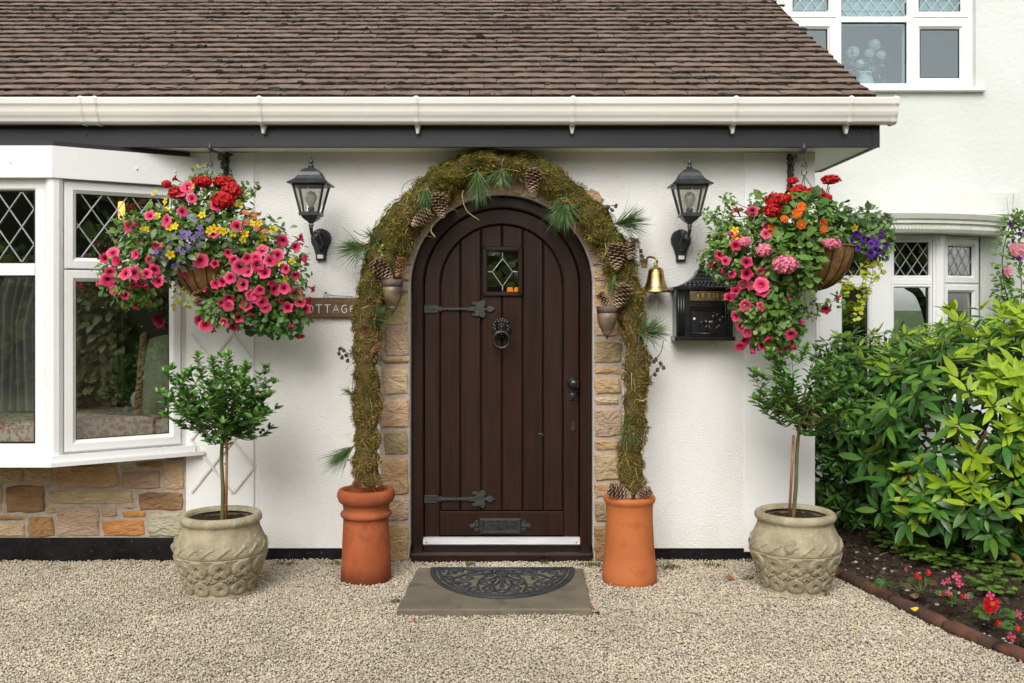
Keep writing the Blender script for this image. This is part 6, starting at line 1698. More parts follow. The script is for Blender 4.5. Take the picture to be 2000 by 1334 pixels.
def petunia_mesh(mat, rng, lob=.055, name='petunia_flower', opn=1.0):
    m = MB(); n = 20; rings = [(.02, .62), (.13, .38), (.30, .10), (.60, 0), (.85, .01), (1.0, .07)]; vs = []
    ph = rng.uniform(0, 6)
    for k, (r, y) in enumerate(rings):
        for j in range(n):
            a = 2 * PI * j / n; f = (1 + (opn - 1) * k / 5) * (1 + (lob * math.cos(5 * a + ph) + .05 * math.sin(9 * a + ph)) * (k / 5) ** 2)
            yy = y + (.07 * math.sin(10 * a + ph) + .12 * math.sin(2 * a + ph * 2) + .05 * math.sin(3 * a + ph)) * (k / 5) ** 2 - (1 - opn) * 1.3 * (k / 5)
            vs.append((r * f * math.cos(a), yy, r * f * math.sin(a)))
    m.add(vs, [(k * n + j, k * n + (j + 1) % n, (k + 1) * n + (j + 1) % n, (k + 1) * n + j) for k in range(5) for j in range(n)], 0, True)
    m.tube([(0, .45, 0), (0, 1.0, 0)], [.14, .07], 6, mi=1)
    return m.mesh(name, [mat, 'stem_green'])
def star_mesh(mat, np_, wid, name, cup=.12, centre=True, notch=0):
    m = MB()
    for k in range(np_):
        a = 2 * PI * k / np_; st = len(m.v)
        m.add([(.10, 0, 0), (.5, -.02 - cup * .2, -wid), (.5, .03, 0), (.5, -.02, wid), (.85, -cup, -wid * .8), (.88, -cup * .8, 0), (.85, -cup, wid * .8), (1, -cup * .6, 0)], [(0, 1, 2), (0, 2, 3), (1, 4, 5, 2), (2, 5, 6, 3), (4, 7, 5), (5, 7, 6)], 0, True)
        m.transform(Matrix.Rotation(a, 4, 'Y'), st)
    if centre: m.ball((0, -.03, 0), (.16, .10, .16), 8, 5)
    m.tube([(0, .02, 0), (0, .8, 0)], [.06, .05], 5, mi=1)
    return m.mesh(name, [mat, 'stem_green'])
def rosette_mesh(mat, rng, name, layers=4):
    m = MB(); m.ball((0, .18, 0), (.40, .25, .40), 8, 6)
    for l in range(layers):
        n = 5 + l; r = .30 + .70 * (l + 1) / layers; tilt = .2 + .9 * l / layers
        for k in range(n):
            a = 2 * PI * (k + .5 * (l % 2)) / n + rng.uniform(-.2, .2); w = .42 * (r + .25); st = len(m.v)
            d = .35 * r; y0 = -.32 + .30 * l / layers
            m.add([(d * .4, y0 + .1, -w * .4), (d * .4, y0 + .1, w * .4), (r * .8, y0 - .05, w * .8), (r, y0 + .05 + tilt * .1, 0), (r * .8, y0 - .05, -w * .8)], [(0, 1, 2, 3, 4)], 0, False)
            m.transform(Matrix.Rotation(a, 4, 'Y') @ Matrix.Rotation(rng.uniform(-.35, .25), 4, 'Z'), st)
    return m.mesh(name, [mat])
def pom_mesh(mat, rng, name, n=170, flat=.7):
    """round geranium head made of many small florets"""
    m = MB()
    for i in range(n):
        d = Vector((rng.gauss(0, 1), rng.gauss(0, 1), rng.gauss(0, 1))).normalized(); d.z = d.z * flat + .12
        c = d * rng.uniform(.72, 1.02)
        for k in range(3):
            st = len(m.v); w = rng.uniform(.09, .16)
            m.add([(-w * .5, 0, 0), (w * .5, 0, 0), (w * .9, -.06, w * 1.3), (0, -.03, w * 1.8), (-w * .9, -.06, w * 1.3)], [(0, 1, 2, 3, 4)], 0, False)
            m.transform(Matrix.Translation(c) @ rot_to(d, 0, (0, -1, 0)) @ Matrix.Rotation(k * 2.1 + rng.uniform(0, 2), 4, 'Y') @ Matrix.Rotation(rng.uniform(-.3, .5), 4, 'X'), st)
    m.ball((0, 0, .08), (.72, .72, .55), 10, 7)
    return m.mesh(name, [mat])
rfl = random.Random(17)
FL = {'s': [petunia_mesh('petunia_pink', rfl, .10, 'petunia_flower', q) for q in (.55, .7, .4)], 'p': [petunia_mesh('petunia_pink', rfl, .055 + .02 * q, 'petunia_flower', 1.0 - .05 * q) for q in range(6)], 'v': [petunia_mesh('petunia_purple', rfl, .08, 'purple_petunia') for _ in range(2)], 'y': [star_mesh('bidens_yellow', 5, .33, 'yellow_bidens')], 'b': [star_mesh('bacopa_violet', 5, .30, 'violet_flower')],
      'o': [rosette_mesh('begonia_orange', rfl, 'orange_begonia') for _ in range(2)], 'c': [rosette_mesh('begonia_coral', rfl, 'coral_begonia', 3)], 'R': [pom_mesh('geranium_red', rfl, 'red_geranium') for _ in range(2)], 'G': [pom_mesh('geranium_pink', rfl, 'pink_geranium') for _ in range(2)]}
FS = {'p': .0355, 'v': .022, 'y': .0235, 'b': .0155, 'o': .026, 'c': .019}
class Blob:
    def __init__(s, x, y, rx, ry, Y, rd):
        s.c = W(x, y, Y); k = (D0 + Y) / F; s.r = Vector((rx * k, rd, ry * k))
    def front(s, x, z):
        u = ((x - s.c.x) / s.r.x) ** 2 + ((z - s.c.z) / s.r.z) ** 2
        return None if u >= 1 else s.c.y - s.r.y * math.sqrt(1 - u)
    def inside(s, p): return sum(((p[i] - s.c[i]) / s.r[i]) ** 2 for i in range(3))
def surf(blobs, x, y, default=-.35):
    """front of the foliage at a photo pixel"""
    best = None
    for it in range(3):
        Y = best if best is not None else default
        p = W(x, y, Y); ys = [b.front(p.x, p.z) for b in blobs]; ys = [q for q in ys if q is not None]
        if ys: best = min(ys)
        elif best is None:
            near = min(blobs, key=lambda b: ((p.x - b.c.x) / b.r.x) ** 2 + ((p.z - b.c.z) / b.r.z) ** 2); best = near.c.y - .02
    return best
def nearest(blobs, p): return min(blobs, key=lambda b: b.inside(p))
GEO_S = leaf_geo(.3, .25, .28, 3); GEO_M = leaf_geo(.25, .3, .30, 4); GEO_R = leaf_geo(.12, .12, .46, 4, .8, .05)
def foliage(m, blobs, n, rng, geo, L, mi, wts=None, w=1.0, inner=.7, outer=1.06, front=.25, maxy=-.03, droop=.25):
    wts = wts or [b.r.x * b.r.z for b in blobs]
    for k in range(n):
        b = rng.choices(blobs, wts)[0]
        d = Vector((rng.gauss(0, 1), rng.gauss(0, 1), rng.gauss(0, 1))).normalized()
        if d.y > front: d.y = -d.y
        f = rng.uniform(inner, outer)
        p = b.c + Vector((d.x * b.r.x, d.y * b.r.y, d.z * b.r.z)) * f
        if p.y > maxy: continue
        nn = Vector((d.x / b.r.x, d.y / b.r.y, d.z / b.r.z)).normalized()
        dr = (nn * rng.uniform(.2, 1) + Vector((rng.gauss(0, .7), rng.gauss(0, .5), rng.gauss(-droop, .6)))).normalized()
        add_leaf(m, geo, p, dr, nn + Vector((0, -.4, .7)), L * rng.uniform(.6, 1.25), w, rng.uniform(-.5, .5), mi)
def stems(m, blobs, c, n, rng, r=.0016, mi=0):
    for k in range(n):
        b = rng.choice(blobs); d = Vector((rng.gauss(0, 1), -abs(rng.gauss(0, .8)), rng.gauss(0, 1))).normalized()
        e = b.c + Vector((d.x * b.r.x, d.y * b.r.y, d.z * b.r.z)) * rng.uniform(.9, 1.1)
        if e.y > -.03: e.y = -.04
        mid = (c + e) / 2 + Vector((0, -.03, .06)); m.tube(spline([c, mid, e], 4), r, 4, mi=mi)
def place_flowers(root, blobs, spec, conv, rng):
    for kind, lst in spec.items():
        for it in lst:
            zx, zy = it[0], it[1]; x, y = conv(zx, zy)
            side = it[2] if len(it) > 2 and isinstance(it[2], str) else ''
            Y = surf(blobs, x, y) - rng.uniform(.012, .035)
            p = W(x, y, Y); b = nearest(blobs, p)
            nn = Vector(((p.x - b.c.x) / b.r.x, (p.y - b.c.y) / b.r.y, (p.z - b.c.z) / b.r.z)); nn = nn.normalized() if nn.length > 1e-4 else Vector((0, -1, 0))
            if kind in 'RG':
                s = it[2] * conv.k * (D0 + Y) / F; fl = it[3] if len(it) > 3 else 1.0
                p.y -= s * .1; T = Matrix.Translation(p) @ Matrix.Rotation(rng.uniform(0, 6), 4, 'Z') @ Matrix.Diagonal((s, s, s * fl * 1.15, 1))
                obj(FL[kind][0].name.split('.')[0], rng.choice(FL[kind]), root, True, matrix=Matrix.Translation(-ROOT[root.name]) @ T); continue
            f = (nn * .55 + Vector((0, -1, .10)) + Vector((rng.gauss(0, .48), 0, rng.gauss(0, .42))))
            if side == 's': f = Vector((nn.x * 2 + rng.gauss(0, .5), -.35, nn.z * 1.2 - .2))
            s = FS[kind] * rng.uniform(.80, 1.15)
            T = Matrix.Translation(p) @ rot_to(f, rng.uniform(0, 6), (0, -1, 0)) @ Matrix.Scale(s, 4)
            obj(FL[kind][0].name.split('.')[0], rng.choice(FL['s'] if side and kind == 'p' else FL[kind]), root, True, matrix=Matrix.Translation(-ROOT[root.name]) @ T)
def buds(root, blobs, n, rng):
    for k in range(n):
        b = rng.choice(blobs); d = Vector((rng.gauss(0, 1), -abs(rng.gauss(0, .8)), rng.gauss(0, .9))).normalized(); p = b.c + Vector((d.x * b.r.x, d.y * b.r.y, d.z * b.r.z)) * rng.uniform(.96, 1.06)
        if p.y > -.05 or any(q is not b and q.inside(p) < .8 for q in blobs): continue
        T = Matrix.Translation(p) @ rot_to(d + Vector((rng.gauss(0, .6), 0, rng.gauss(-.2, .6))), rng.uniform(0, 6), (0, -1, 0)) @ Matrix.Diagonal((.6, 1, .6, 1)) @ Matrix.Scale(rng.uniform(.014, .024), 4)
        obj('petunia_bud', rng.choice(FL['s']), root, True, matrix=Matrix.Translation(-ROOT[root.name]) @ T)
M('coir', (.34, .185, .068), (.22, .112, .042), ns=30, nd=8, rough=1, bump=1, bs=140, bdist=.008, spec=.1)
def basket_bowl(root, c, r, h, tilt):
    m = MB(); prof = [(r * math.sin(R(a)) , -h * math.cos(R(a))) for a in range(4, 95, 9)]
    T = Matrix.Translation(c) @ Matrix.Rotation(tilt[0], 4, 'X') @ Matrix.Rotation(tilt[1], 4, 'Y')
    m.lathe(prof, 40, fn=lambda th, rr, z: .004 * noise.noise(Vector((math.cos(th) * 6, math.sin(th) * 6, z * 40)))); m.transform(T); m.build('coir_liner', 'coir', root)
    m = MB()
    for k in range(18):
        a = 2 * PI * k / 18; m.tube([((r * math.sin(R(q)) + .003) * math.cos(a), (r * math.sin(R(q)) + .003) * math.sin(a), -h * math.cos(R(q)) - .002) for q in range(3, 94, 10)], .0032, 5)
    for q in (92,): m.tube([((r * math.sin(R(q)) + .004) * math.cos(2 * PI * i / 36), (r * math.sin(R(q)) + .004) * math.sin(2 * PI * i / 36), -h * math.cos(R(q))) for i in range(36)], .003, 5, closed=True)
    m.transform(T); m.build('wire_frame', 'iron_black', root)
def basket_chains(root, hook, c, r, T=0):
    m = MB(); make_chain(m, hook.x, hook.y, hook.z - .085)
    top = Vector((hook.x, hook.y, hook.z - .135))
    for k in range(3):
        a = R(100 + 120 * k + T); m.tube([top, (c.x + r * math.cos(a), c.y + r * math.sin(a), c.z)], .0022, 5)
    m.build('chain', 'iron_black', root)

# ---- left basket
hookL = Vector((HLX, HLY, W(0, 292, HLY).z))
cL = Vector((HLX, HLY, 1.665))
lb_ = thing('hanging_basket', 'hanging basket of pink petunias and yellow bidens beside the bow window', 'hanging basket', (HLX, HLY, 1.47), 'hanging baskets of flowers')
basket_bowl(lb_, Vector((HLX, HLY, 1.665)), .20, .20, (R(4), R(-4))); basket_chains(lb_, hookL, cL, .19)
BL = [Blob(408, 402, 78, 52, -.34, .17), Blob(395, 458, 165, 58, -.36, .26), Blob(268, 532, 72, 62, -.42, .17), Blob(345, 480, 95, 50, -.44, .18), Blob(505, 530, 98, 88, -.34, .24), Blob(545, 595, 58, 55, -.31, .18), Blob(440, 590, 52, 50, -.36, .16)]
m = MB(); rL = random.Random(101)
foliage(m, BL, 3600, rL, GEO_S, .036, 0, front=.1)
foliage(m, BL, 1500, rL, GEO_S, .040, 1, inner=.45, outer=.85)
foliage(m, [BL[3], BL[1]], 260, rL, GEO_M, .046, 2, outer=1.12, w=.9)
foliage(m, [Blob(555, 622, 52, 38, -.31, .17), Blob(500, 610, 55, 40, -.31, .17)], 420, rL, GEO_R, .032, 1)
foliage(m, [Blob(365, 570, 22, 30, -.40, .06), Blob(350, 590, 12, 22, -.4, .05)], 70, rL, GEO_R, .020, 3)
for (x, y) in ((392, 338), (388, 350), (425, 350), (480, 380), (470, 378), (275, 425), (250, 428), (445, 345), (490, 365)):
    bb = Blob(x, y, 14, 12, -.36, .03); foliage(m, [bb], 26, rL, GEO_S, .028, 0); m.tube([bb.c, W(x + (400 - x) * .35, y + 35, -.36)], .002, 4, mi=4)
stems(m, BL, cL, 60, rL, mi=4)
m.build('foliage', ['petunia_leaf', 'ivy_leaf', 'sage_leaf', 'lime_leaf', 'stem_green'], lb_, kind='stuff')
def convL(zx, zy): return 180 + zx / 3.705, 320 + zy / 3.705
convL.k = 1 / 3.705
place_flowers(lb_, BL, {'p': [(255, 455), (420, 375), (535, 410), (655, 345), (720, 248), (900, 297), (690, 170), (605, 110, 's'), (92, 685), (150, 645), (205, 590, 's'), (130, 785), (240, 793), (310, 790), (395, 795), (420, 700), (315, 655), (65, 870, 's'), (160, 915), (240, 950), (315, 1025, 's'), (370, 875, 's'), (480, 850), (660, 780), (745, 910), (775, 990, 's'),
    (890, 725), (985, 645), (1125, 685), (1195, 730), (1125, 780), (1070, 745), (1250, 790), (895, 870), (945, 855), (1000, 825), (1215, 915), (1320, 905), (1340, 660), (1380, 555), (1470, 600), (1505, 545, 's'), (1515, 690, 's'), (1230, 625), (1470, 805), (1475, 940), (1505, 995), (1540, 1050), (1415, 1040), (1445, 1150, 's'), (1500, 1235, 's'), (990, 970), (985, 1025), (1115, 1020),
    (1180, 965), (1230, 1000), (1255, 1040), (820, 1165), (955, 1145), (1025, 1175), (1060, 1110), (790, 1130), (1045, 455), (875, 505), (1090, 875), (640, 200), (1180, 690), (1590, 900, 's'), (785, 700), (340, 855, 's'), (200, 710, 's'), (1150, 950), (1400, 760), (1280, 860, 's'), (1030, 700), (1140, 1070, 's'), (940, 1000, 's'), (1350, 980, 's'), (1290, 700), (110, 840), (180, 700), (280, 870, 's'), (450, 770), (470, 590, 's'), (330, 440, 's'), (1560, 1000, 's'), (1390, 900), (880, 1190, 's')],
    'y': [(530, 270), (540, 330), (470, 375), (720, 165), (795, 370), (560, 458), (600, 452), (850, 485), (925, 480), (1060, 290), (1210, 430), (1310, 475), (1105, 505), (1240, 535), (1345, 715), (1445, 705), (1400, 830), (1090, 550), (565, 655), (1155, 428), (395, 475), (370, 470), (450, 210), (880, 470), (950, 488), (1020, 500)],
    'b': [(650, 490), (700, 500), (730, 540), (760, 510), (790, 500), (645, 580), (690, 590), (765, 590), (655, 635), (620, 620), (530, 640), (490, 620), (515, 670), (470, 630), (780, 460), (840, 405), (740, 400), (700, 385), (660, 690), (620, 735), (730, 750), (590, 740), (640, 530), (680, 535), (440, 640), (670, 505), (800, 525), (560, 600), (540, 690), (700, 610)],
    'c': [(1195, 365), (1110, 355), (1120, 425), (1190, 465), (1245, 490), (1170, 380), (500, 590)],
    'R': [(800, 135, 68, .7), (955, 140, 82, .6), (1010, 205, 70, 1), (950, 270, 85, .8), (540, 150, 36, .9), (610, 215, 60, .8)]}, convL, rL)

buds(lb_, BL[2:], 34, rL)

# ---- right basket
hookR = Vector((HRX, HRY, W(0, 293, HRY).z))
rb_ = thing('hanging_basket', 'hanging basket of red geraniums with bare coir side at the cottage corner', 'hanging basket', (HRX + .08, HRY, 1.5), 'hanging baskets of flowers')
cR = Vector((W(1590, 0, HRY).x, HRY, 1.745))
basket_bowl(rb_, cR, .205, .235, (R(3), R(4))); basket_chains(rb_, hookR, cR, .20, 20)
BR = [Blob(1548, 425, 92, 45, -.33, .20), Blob(1448, 495, 62, 68, -.35, .18), Blob(1415, 470, 34, 52, -.33, .10), Blob(1495, 580, 66, 92, -.34, .18), Blob(1530, 500, 66, 66, -.40, .18), Blob(1420, 520, 42, 34, -.33, .10), Blob(1690, 470, 46, 46, -.29, .12), Blob(1640, 425, 60, 28, -.32, .14), Blob(1520, 640, 45, 50, -.32, .13), Blob(1608, 462, 42, 24, -.42, .12)]
m = MB(); rR = random.Random(202)
foliage(m, BR[:6] + BR[8:], 2900, rR, GEO_S, .036, 0, front=.1)
foliage(m, BR, 1300, rR, GEO_S, .038, 1, inner=.4, outer=.85)
foliage(m, [BR[4], Blob(1545, 470, 60, 45, -.42, .16), BR[0]], 190, rR, GEO_R, .055, 5, outer=1.1)
foliage(m, [BR[0], BR[7]], 120, rR, GEO_R, .050, 1, outer=1.1)
foliage(m, [BR[3], BR[8]], 380, rR, GEO_R, .038, 0, outer=1.06)
foliage(m, [BR[6]], 420, rR, GEO_S, .036, 0)
foliage(m, [Blob(1700, 430, 40, 22, -.27, .08)], 90, rR, GEO_M, .04, 2)
foliage(m, [Blob(1580, 520, 22, 60, -.52, .05)], 60, rR, GEO_R, .045, 5)
for pth in ([(1690, 500), (1686, 545), (1680, 590), (1672, 622)], [(1700, 505), (1705, 530), (1698, 560), (1690, 590)], [(1712, 510), (1722, 530), (1705, 545)], [(1660, 540), (1650, 565), (1645, 580)], [(1640, 545), (1652, 556), (1670, 560)], [(1685, 515), (1690, 540), (1692, 575)]):
    P = spline([W(x, y, -.36) for x, y in pth], 8); m.tube(P, .0015, 4, mi=4)
    for p in P[::2]:
        for s in (-1, 1):
            if rR.random() < .85: add_leaf(m, GEO_R, p, Vector((s * rR.uniform(.4, 1), rR.uniform(-.8, .2), rR.uniform(-.6, .4))), Vector((rR.gauss(0, .4), -.7, .7)), rR.uniform(.018, .036), 1, rR.uniform(-.6, .6), 3)
for (x, y) in ((1385, 420), (1372, 500), (1390, 485), (1400, 415), (1418, 388), (1430, 405), (1480, 385)):
    bb = Blob(x, y, 13, 11, -.34, .03); foliage(m, [bb], 26, rR, GEO_S, .028, 0); m.tube([bb.c, W(x + 45, y + 20, -.34)], .002, 4, mi=4)
P = spline([W(1570, 560, -.36), W(1590, 590, -.38), W(1610, 592, -.40), W(1640, 585, -.40)], 6); m.tube(P, .002, 4, mi=4)
foliage(m, [Blob(1635, 588, 16, 12, -.4, .03), Blob(1600, 590, 20, 10, -.39, .03), Blob(1582, 610, 14, 16, -.37, .03)], 60, rR, GEO_S, .03, 0)
stems(m, BR, cR, 50, rR, mi=4)
m.build('foliage', ['petunia_leaf', 'ivy_leaf', 'sage_leaf', 'lime_leaf', 'stem_green', 'geranium_leaf'], rb_, kind='stuff')
m = MB()
for a, b in (((1613, 395), (1620, 365)), ((1540, 375), (1545, 352)), ((1600, 430), (1618, 360))): m.tube([W(*a, -.36), W(*b, -.37)], .0028, 5)
m.build('flower_stalk', 'stem_green', rb_)
def convR(zx, zy): return 1360 + zx / 3.51, 320 + zy / 3.51
convR.k = 1 / 3.51
place_flowers(rb_, BR, {'p': [(285, 325, 's'), (385, 325), (480, 480), (490, 430), (345, 675), (160, 628), (200, 665), (345, 755), (240, 755), (440, 750), (320, 825), (445, 830), (270, 870), (225, 920), (440, 980), (335, 970), (270, 1045), (350, 1155), (330, 1215), (300, 1250), (455, 1245), (650, 1170), (660, 1235, 's'), (705, 1085, 's'), (560, 1265, 's'), (885, 995), (120, 690, 's'), (250, 485, 's'),
    (195, 720, 's'), (380, 840), (455, 870), (305, 1110), (400, 1270, 's'), (490, 1185, 's'), (610, 1255, 's'), (955, 905, 's'), (270, 560), (160, 630)],
    'v': [(1065, 530), (1150, 515), (1105, 580), (1215, 505), (1235, 545), (1200, 550), (1195, 615), (1045, 625), (1025, 670), (1270, 485), (1255, 600), (995, 585), (1100, 480), (1065, 580), (1300, 555), (1215, 660)],
    'y': [(630, 228), (1085, 440), (265, 455), (262, 510)], 'o': [(720, 295), (605, 380), (720, 415), (875, 450), (690, 340), (520, 440), (870, 405)],
    'R': [(545, 260, 76, .8), (515, 325, 60, .8), (690, 200, 72, .8), (810, 205, 66, .7), (890, 240, 38, 1), (920, 112, 66, .55), (660, 118, 40, .7), (610, 240, 45, .8)], 'G': [(330, 540, 45, .9), (460, 600, 58, .9), (605, 700, 84, .85), (930, 555, 62, .7), (890, 540, 36, .8)]}, convR, rR)
buds(rb_, BR[1:6], 24, rR)
# ================================================================ clipped standards in the planters
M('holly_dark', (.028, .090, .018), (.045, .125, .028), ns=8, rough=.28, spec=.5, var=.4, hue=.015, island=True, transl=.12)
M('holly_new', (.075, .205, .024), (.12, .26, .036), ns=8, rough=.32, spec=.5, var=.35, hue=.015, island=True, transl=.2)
M('leaf_rust', (.14, .06, .03), (.25, .16, .03), ns=8, rough=.6, var=.4, island=True)
M('bark_green', (.085, .105, .025), (.13, .115, .05), ns=30, rough=.85, bump=.6, bs=60, bdist=.004)
M('cane', (.30, .13, .05), (.22, .09, .036), ns=14, rough=.5)
GEO_H = leaf_geo(.30, .18, .205, 4)
def standard(label, base, crown, rad, lean, rng, nsp, shoots, rust=0.0, gap=None, sz=1.0, newp=0.0):
    t = thing('standard_tree', label, 'potted tree', base, 'little round-headed trees in the planters')
    c = Vector(crown); b = Vector(base)
    neck = c + Vector((lean[0], 0, -rad[2] * .85))
    trk = MB(); trk.tube(spline([b + Vector((0, 0, -.02)), b.lerp(neck, .35) + Vector((.004, 0, 0)), b.lerp(neck, .7) + Vector((-.003, 0, 0)), neck, c + Vector((0, 0, -.02))], 6), [.0105] * 8 + [.0095] * 8 + [.008] * 9, 8)
    lf = MB(); tw = MB()
    for k in range(nsp):
        d = Vector((rng.gauss(0, 1), rng.gauss(0, 1), rng.gauss(.12, .85))).normalized()
        if gap and gap(d): continue
        f = rng.uniform(.60, 1.22); e = c + Vector((d.x * rad[0], d.y * rad[1], d.z * rad[2])) * f
        s = neck + Vector((rng.gauss(0, .012), rng.gauss(0, .012), rng.uniform(0, rad[2] * .5)))
        mid = s.lerp(e, .5) + Vector((d.x * .02, d.y * .02, -.02 + .03 * d.z))
        P = spline([s, mid, e + Vector((0, 0, .012))], 5); tw.tube(P, [.0035 - .0025 * i / (len(P) - 1) for i in range(len(P))], 5)
        ax = (P[-1] - P[-3]).normalized()
        for i in range(4, len(P)):
            for q in range(2):
                a = i * 2.4 + q * 2.1; sd = Vector((math.cos(a), math.sin(a), .25)); dr = (sd + ax * .6 + Vector((0, 0, -.15))).normalized()
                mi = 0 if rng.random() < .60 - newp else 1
                if rust and rng.random() < rust and e.z < c.z: mi = 2
                add_leaf(lf, GEO_H, P[i] + sd * .004, dr, Vector((rng.gauss(0, .3), -.3, 1)), rng.uniform(.042, .066) * sz, 1, rng.uniform(-.4, .4), mi)
        for q in range(6):
            a = q * 1.05 + rng.random(); sd = Vector((math.cos(a), math.sin(a), rng.uniform(.3, 1.0))); dr = (sd * .8 + ax).normalized()
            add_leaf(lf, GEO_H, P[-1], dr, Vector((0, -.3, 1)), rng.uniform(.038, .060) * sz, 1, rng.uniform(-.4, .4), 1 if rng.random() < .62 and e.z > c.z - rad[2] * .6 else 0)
    for (sx, sy, ex, ey) in shoots:
        s, e = W(sx, sy, base[1]), W(ex, ey, base[1] - .02); P = spline([s, s.lerp(e, .5), e], 6); tw.tube(P, .0022, 5)
        for i, p in enumerate(P):
            for q in range(2):
                a = i * 1.9 + q * PI; add_leaf(lf, GEO_H, p, Vector((math.cos(a), math.sin(a) - .2, .7)), Vector((0, -.4, 1)), .045 * sz, 1, rng.uniform(-.4, .4), 1)
        for q in range(4): add_leaf(lf, GEO_H, P[-1], Vector((math.cos(q * 1.6), math.sin(q * 1.6), 1.4)), Vector((0, -1, .3)), .045 * sz, 1, 0, 1)
    tr = trk.build('trunk', 'bark_green', t); tw.build('branches', 'bark_green', t)
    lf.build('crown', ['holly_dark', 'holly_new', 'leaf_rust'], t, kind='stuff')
    return t
rt1 = random.Random(55)
zs = .360
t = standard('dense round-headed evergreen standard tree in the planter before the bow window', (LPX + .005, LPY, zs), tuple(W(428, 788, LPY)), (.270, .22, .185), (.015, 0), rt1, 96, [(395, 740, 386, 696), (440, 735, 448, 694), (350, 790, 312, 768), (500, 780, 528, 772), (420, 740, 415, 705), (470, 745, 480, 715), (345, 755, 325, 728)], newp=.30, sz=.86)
m = MB(); a, b = W(437, 1008, LPY - .03), W(440, 858, LPY - .03); m.tube([(a.x + .012, a.y, zs - .02), b + Vector((.008, 0, 0))], .007, 8)
for u in (.2, .45, .7, .9): p = Vector((a.x + .012, a.y, zs)).lerp(b, u); m.ball(p, (.0095, .0095, .004), 8, 4)
m.build('cane', 'cane', t)
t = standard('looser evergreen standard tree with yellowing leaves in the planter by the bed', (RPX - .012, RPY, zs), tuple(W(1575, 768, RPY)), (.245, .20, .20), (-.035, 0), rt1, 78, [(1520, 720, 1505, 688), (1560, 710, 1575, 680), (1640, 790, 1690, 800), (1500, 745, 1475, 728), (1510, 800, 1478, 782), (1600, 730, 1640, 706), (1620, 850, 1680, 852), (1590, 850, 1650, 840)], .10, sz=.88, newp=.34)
m = MB(); a, b = W(1541, 1004, RPY - .03), W(1550, 850, RPY - .03); m.tube([(a.x, a.y, zs - .02), b], .007, 8)
for u in (.2, .45, .7, .9): p = Vector((a.x, a.y, zs)).lerp(b, u); m.ball(p, (.0095, .0095, .004), 8, 4)
m.build('cane', 'cane', t)

# ================================================================ rhododendron and the shrub behind it
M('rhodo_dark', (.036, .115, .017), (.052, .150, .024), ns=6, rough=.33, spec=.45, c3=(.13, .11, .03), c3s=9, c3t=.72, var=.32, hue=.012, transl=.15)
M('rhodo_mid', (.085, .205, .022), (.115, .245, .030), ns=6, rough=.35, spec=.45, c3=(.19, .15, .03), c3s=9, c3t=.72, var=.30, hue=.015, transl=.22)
M('rhodo_new', (.26, .40, .020), (.36, .48, .034), ns=6, rough=.42, spec=.35, var=.22, hue=.012, transl=.32)
M('rhodo_old', (.33, .22, .05), (.24, .13, .04), ns=10, rough=.6, var=.25, transl=.2)
for nm in ('rhodo_dark', 'rhodo_mid', 'rhodo_new', 'rhodo_old'):
    src = MATS[nm]; c = src.copy(); c.name = nm + '_mass'
    g = c.node_tree.nodes.new('ShaderNodeNewGeometry')
    for n_ in c.node_tree.nodes:
        if n_.bl_idname in ('ShaderNodeMapRange', 'ShaderNodeMath') and n_.inputs[0].is_linked and n_.inputs[0].links[0].from_node.bl_idname == 'ShaderNodeObjectInfo' and not (n_.bl_idname == 'ShaderNodeMath' and n_.inputs[1].default_value > 50):
            c.node_tree.links.new(g.outputs['Random Per Island'], n_.inputs[0])
    MATS[nm + '_mass'] = c
RH = ['rhodo_dark', 'rhodo_mid', 'rhodo_new', 'rhodo_old']
GEO_RH = [leaf_geo(.16, .12, .150, 6, .85), leaf_geo(.30, .26, .145, 6, .85, .01), leaf_geo(.10, -.06, .160, 6, .85)]
def sbl(px, py, Y, r):
    b = Blob(px, py, 10, 10, Y, .1); b.r = Vector(r); return b
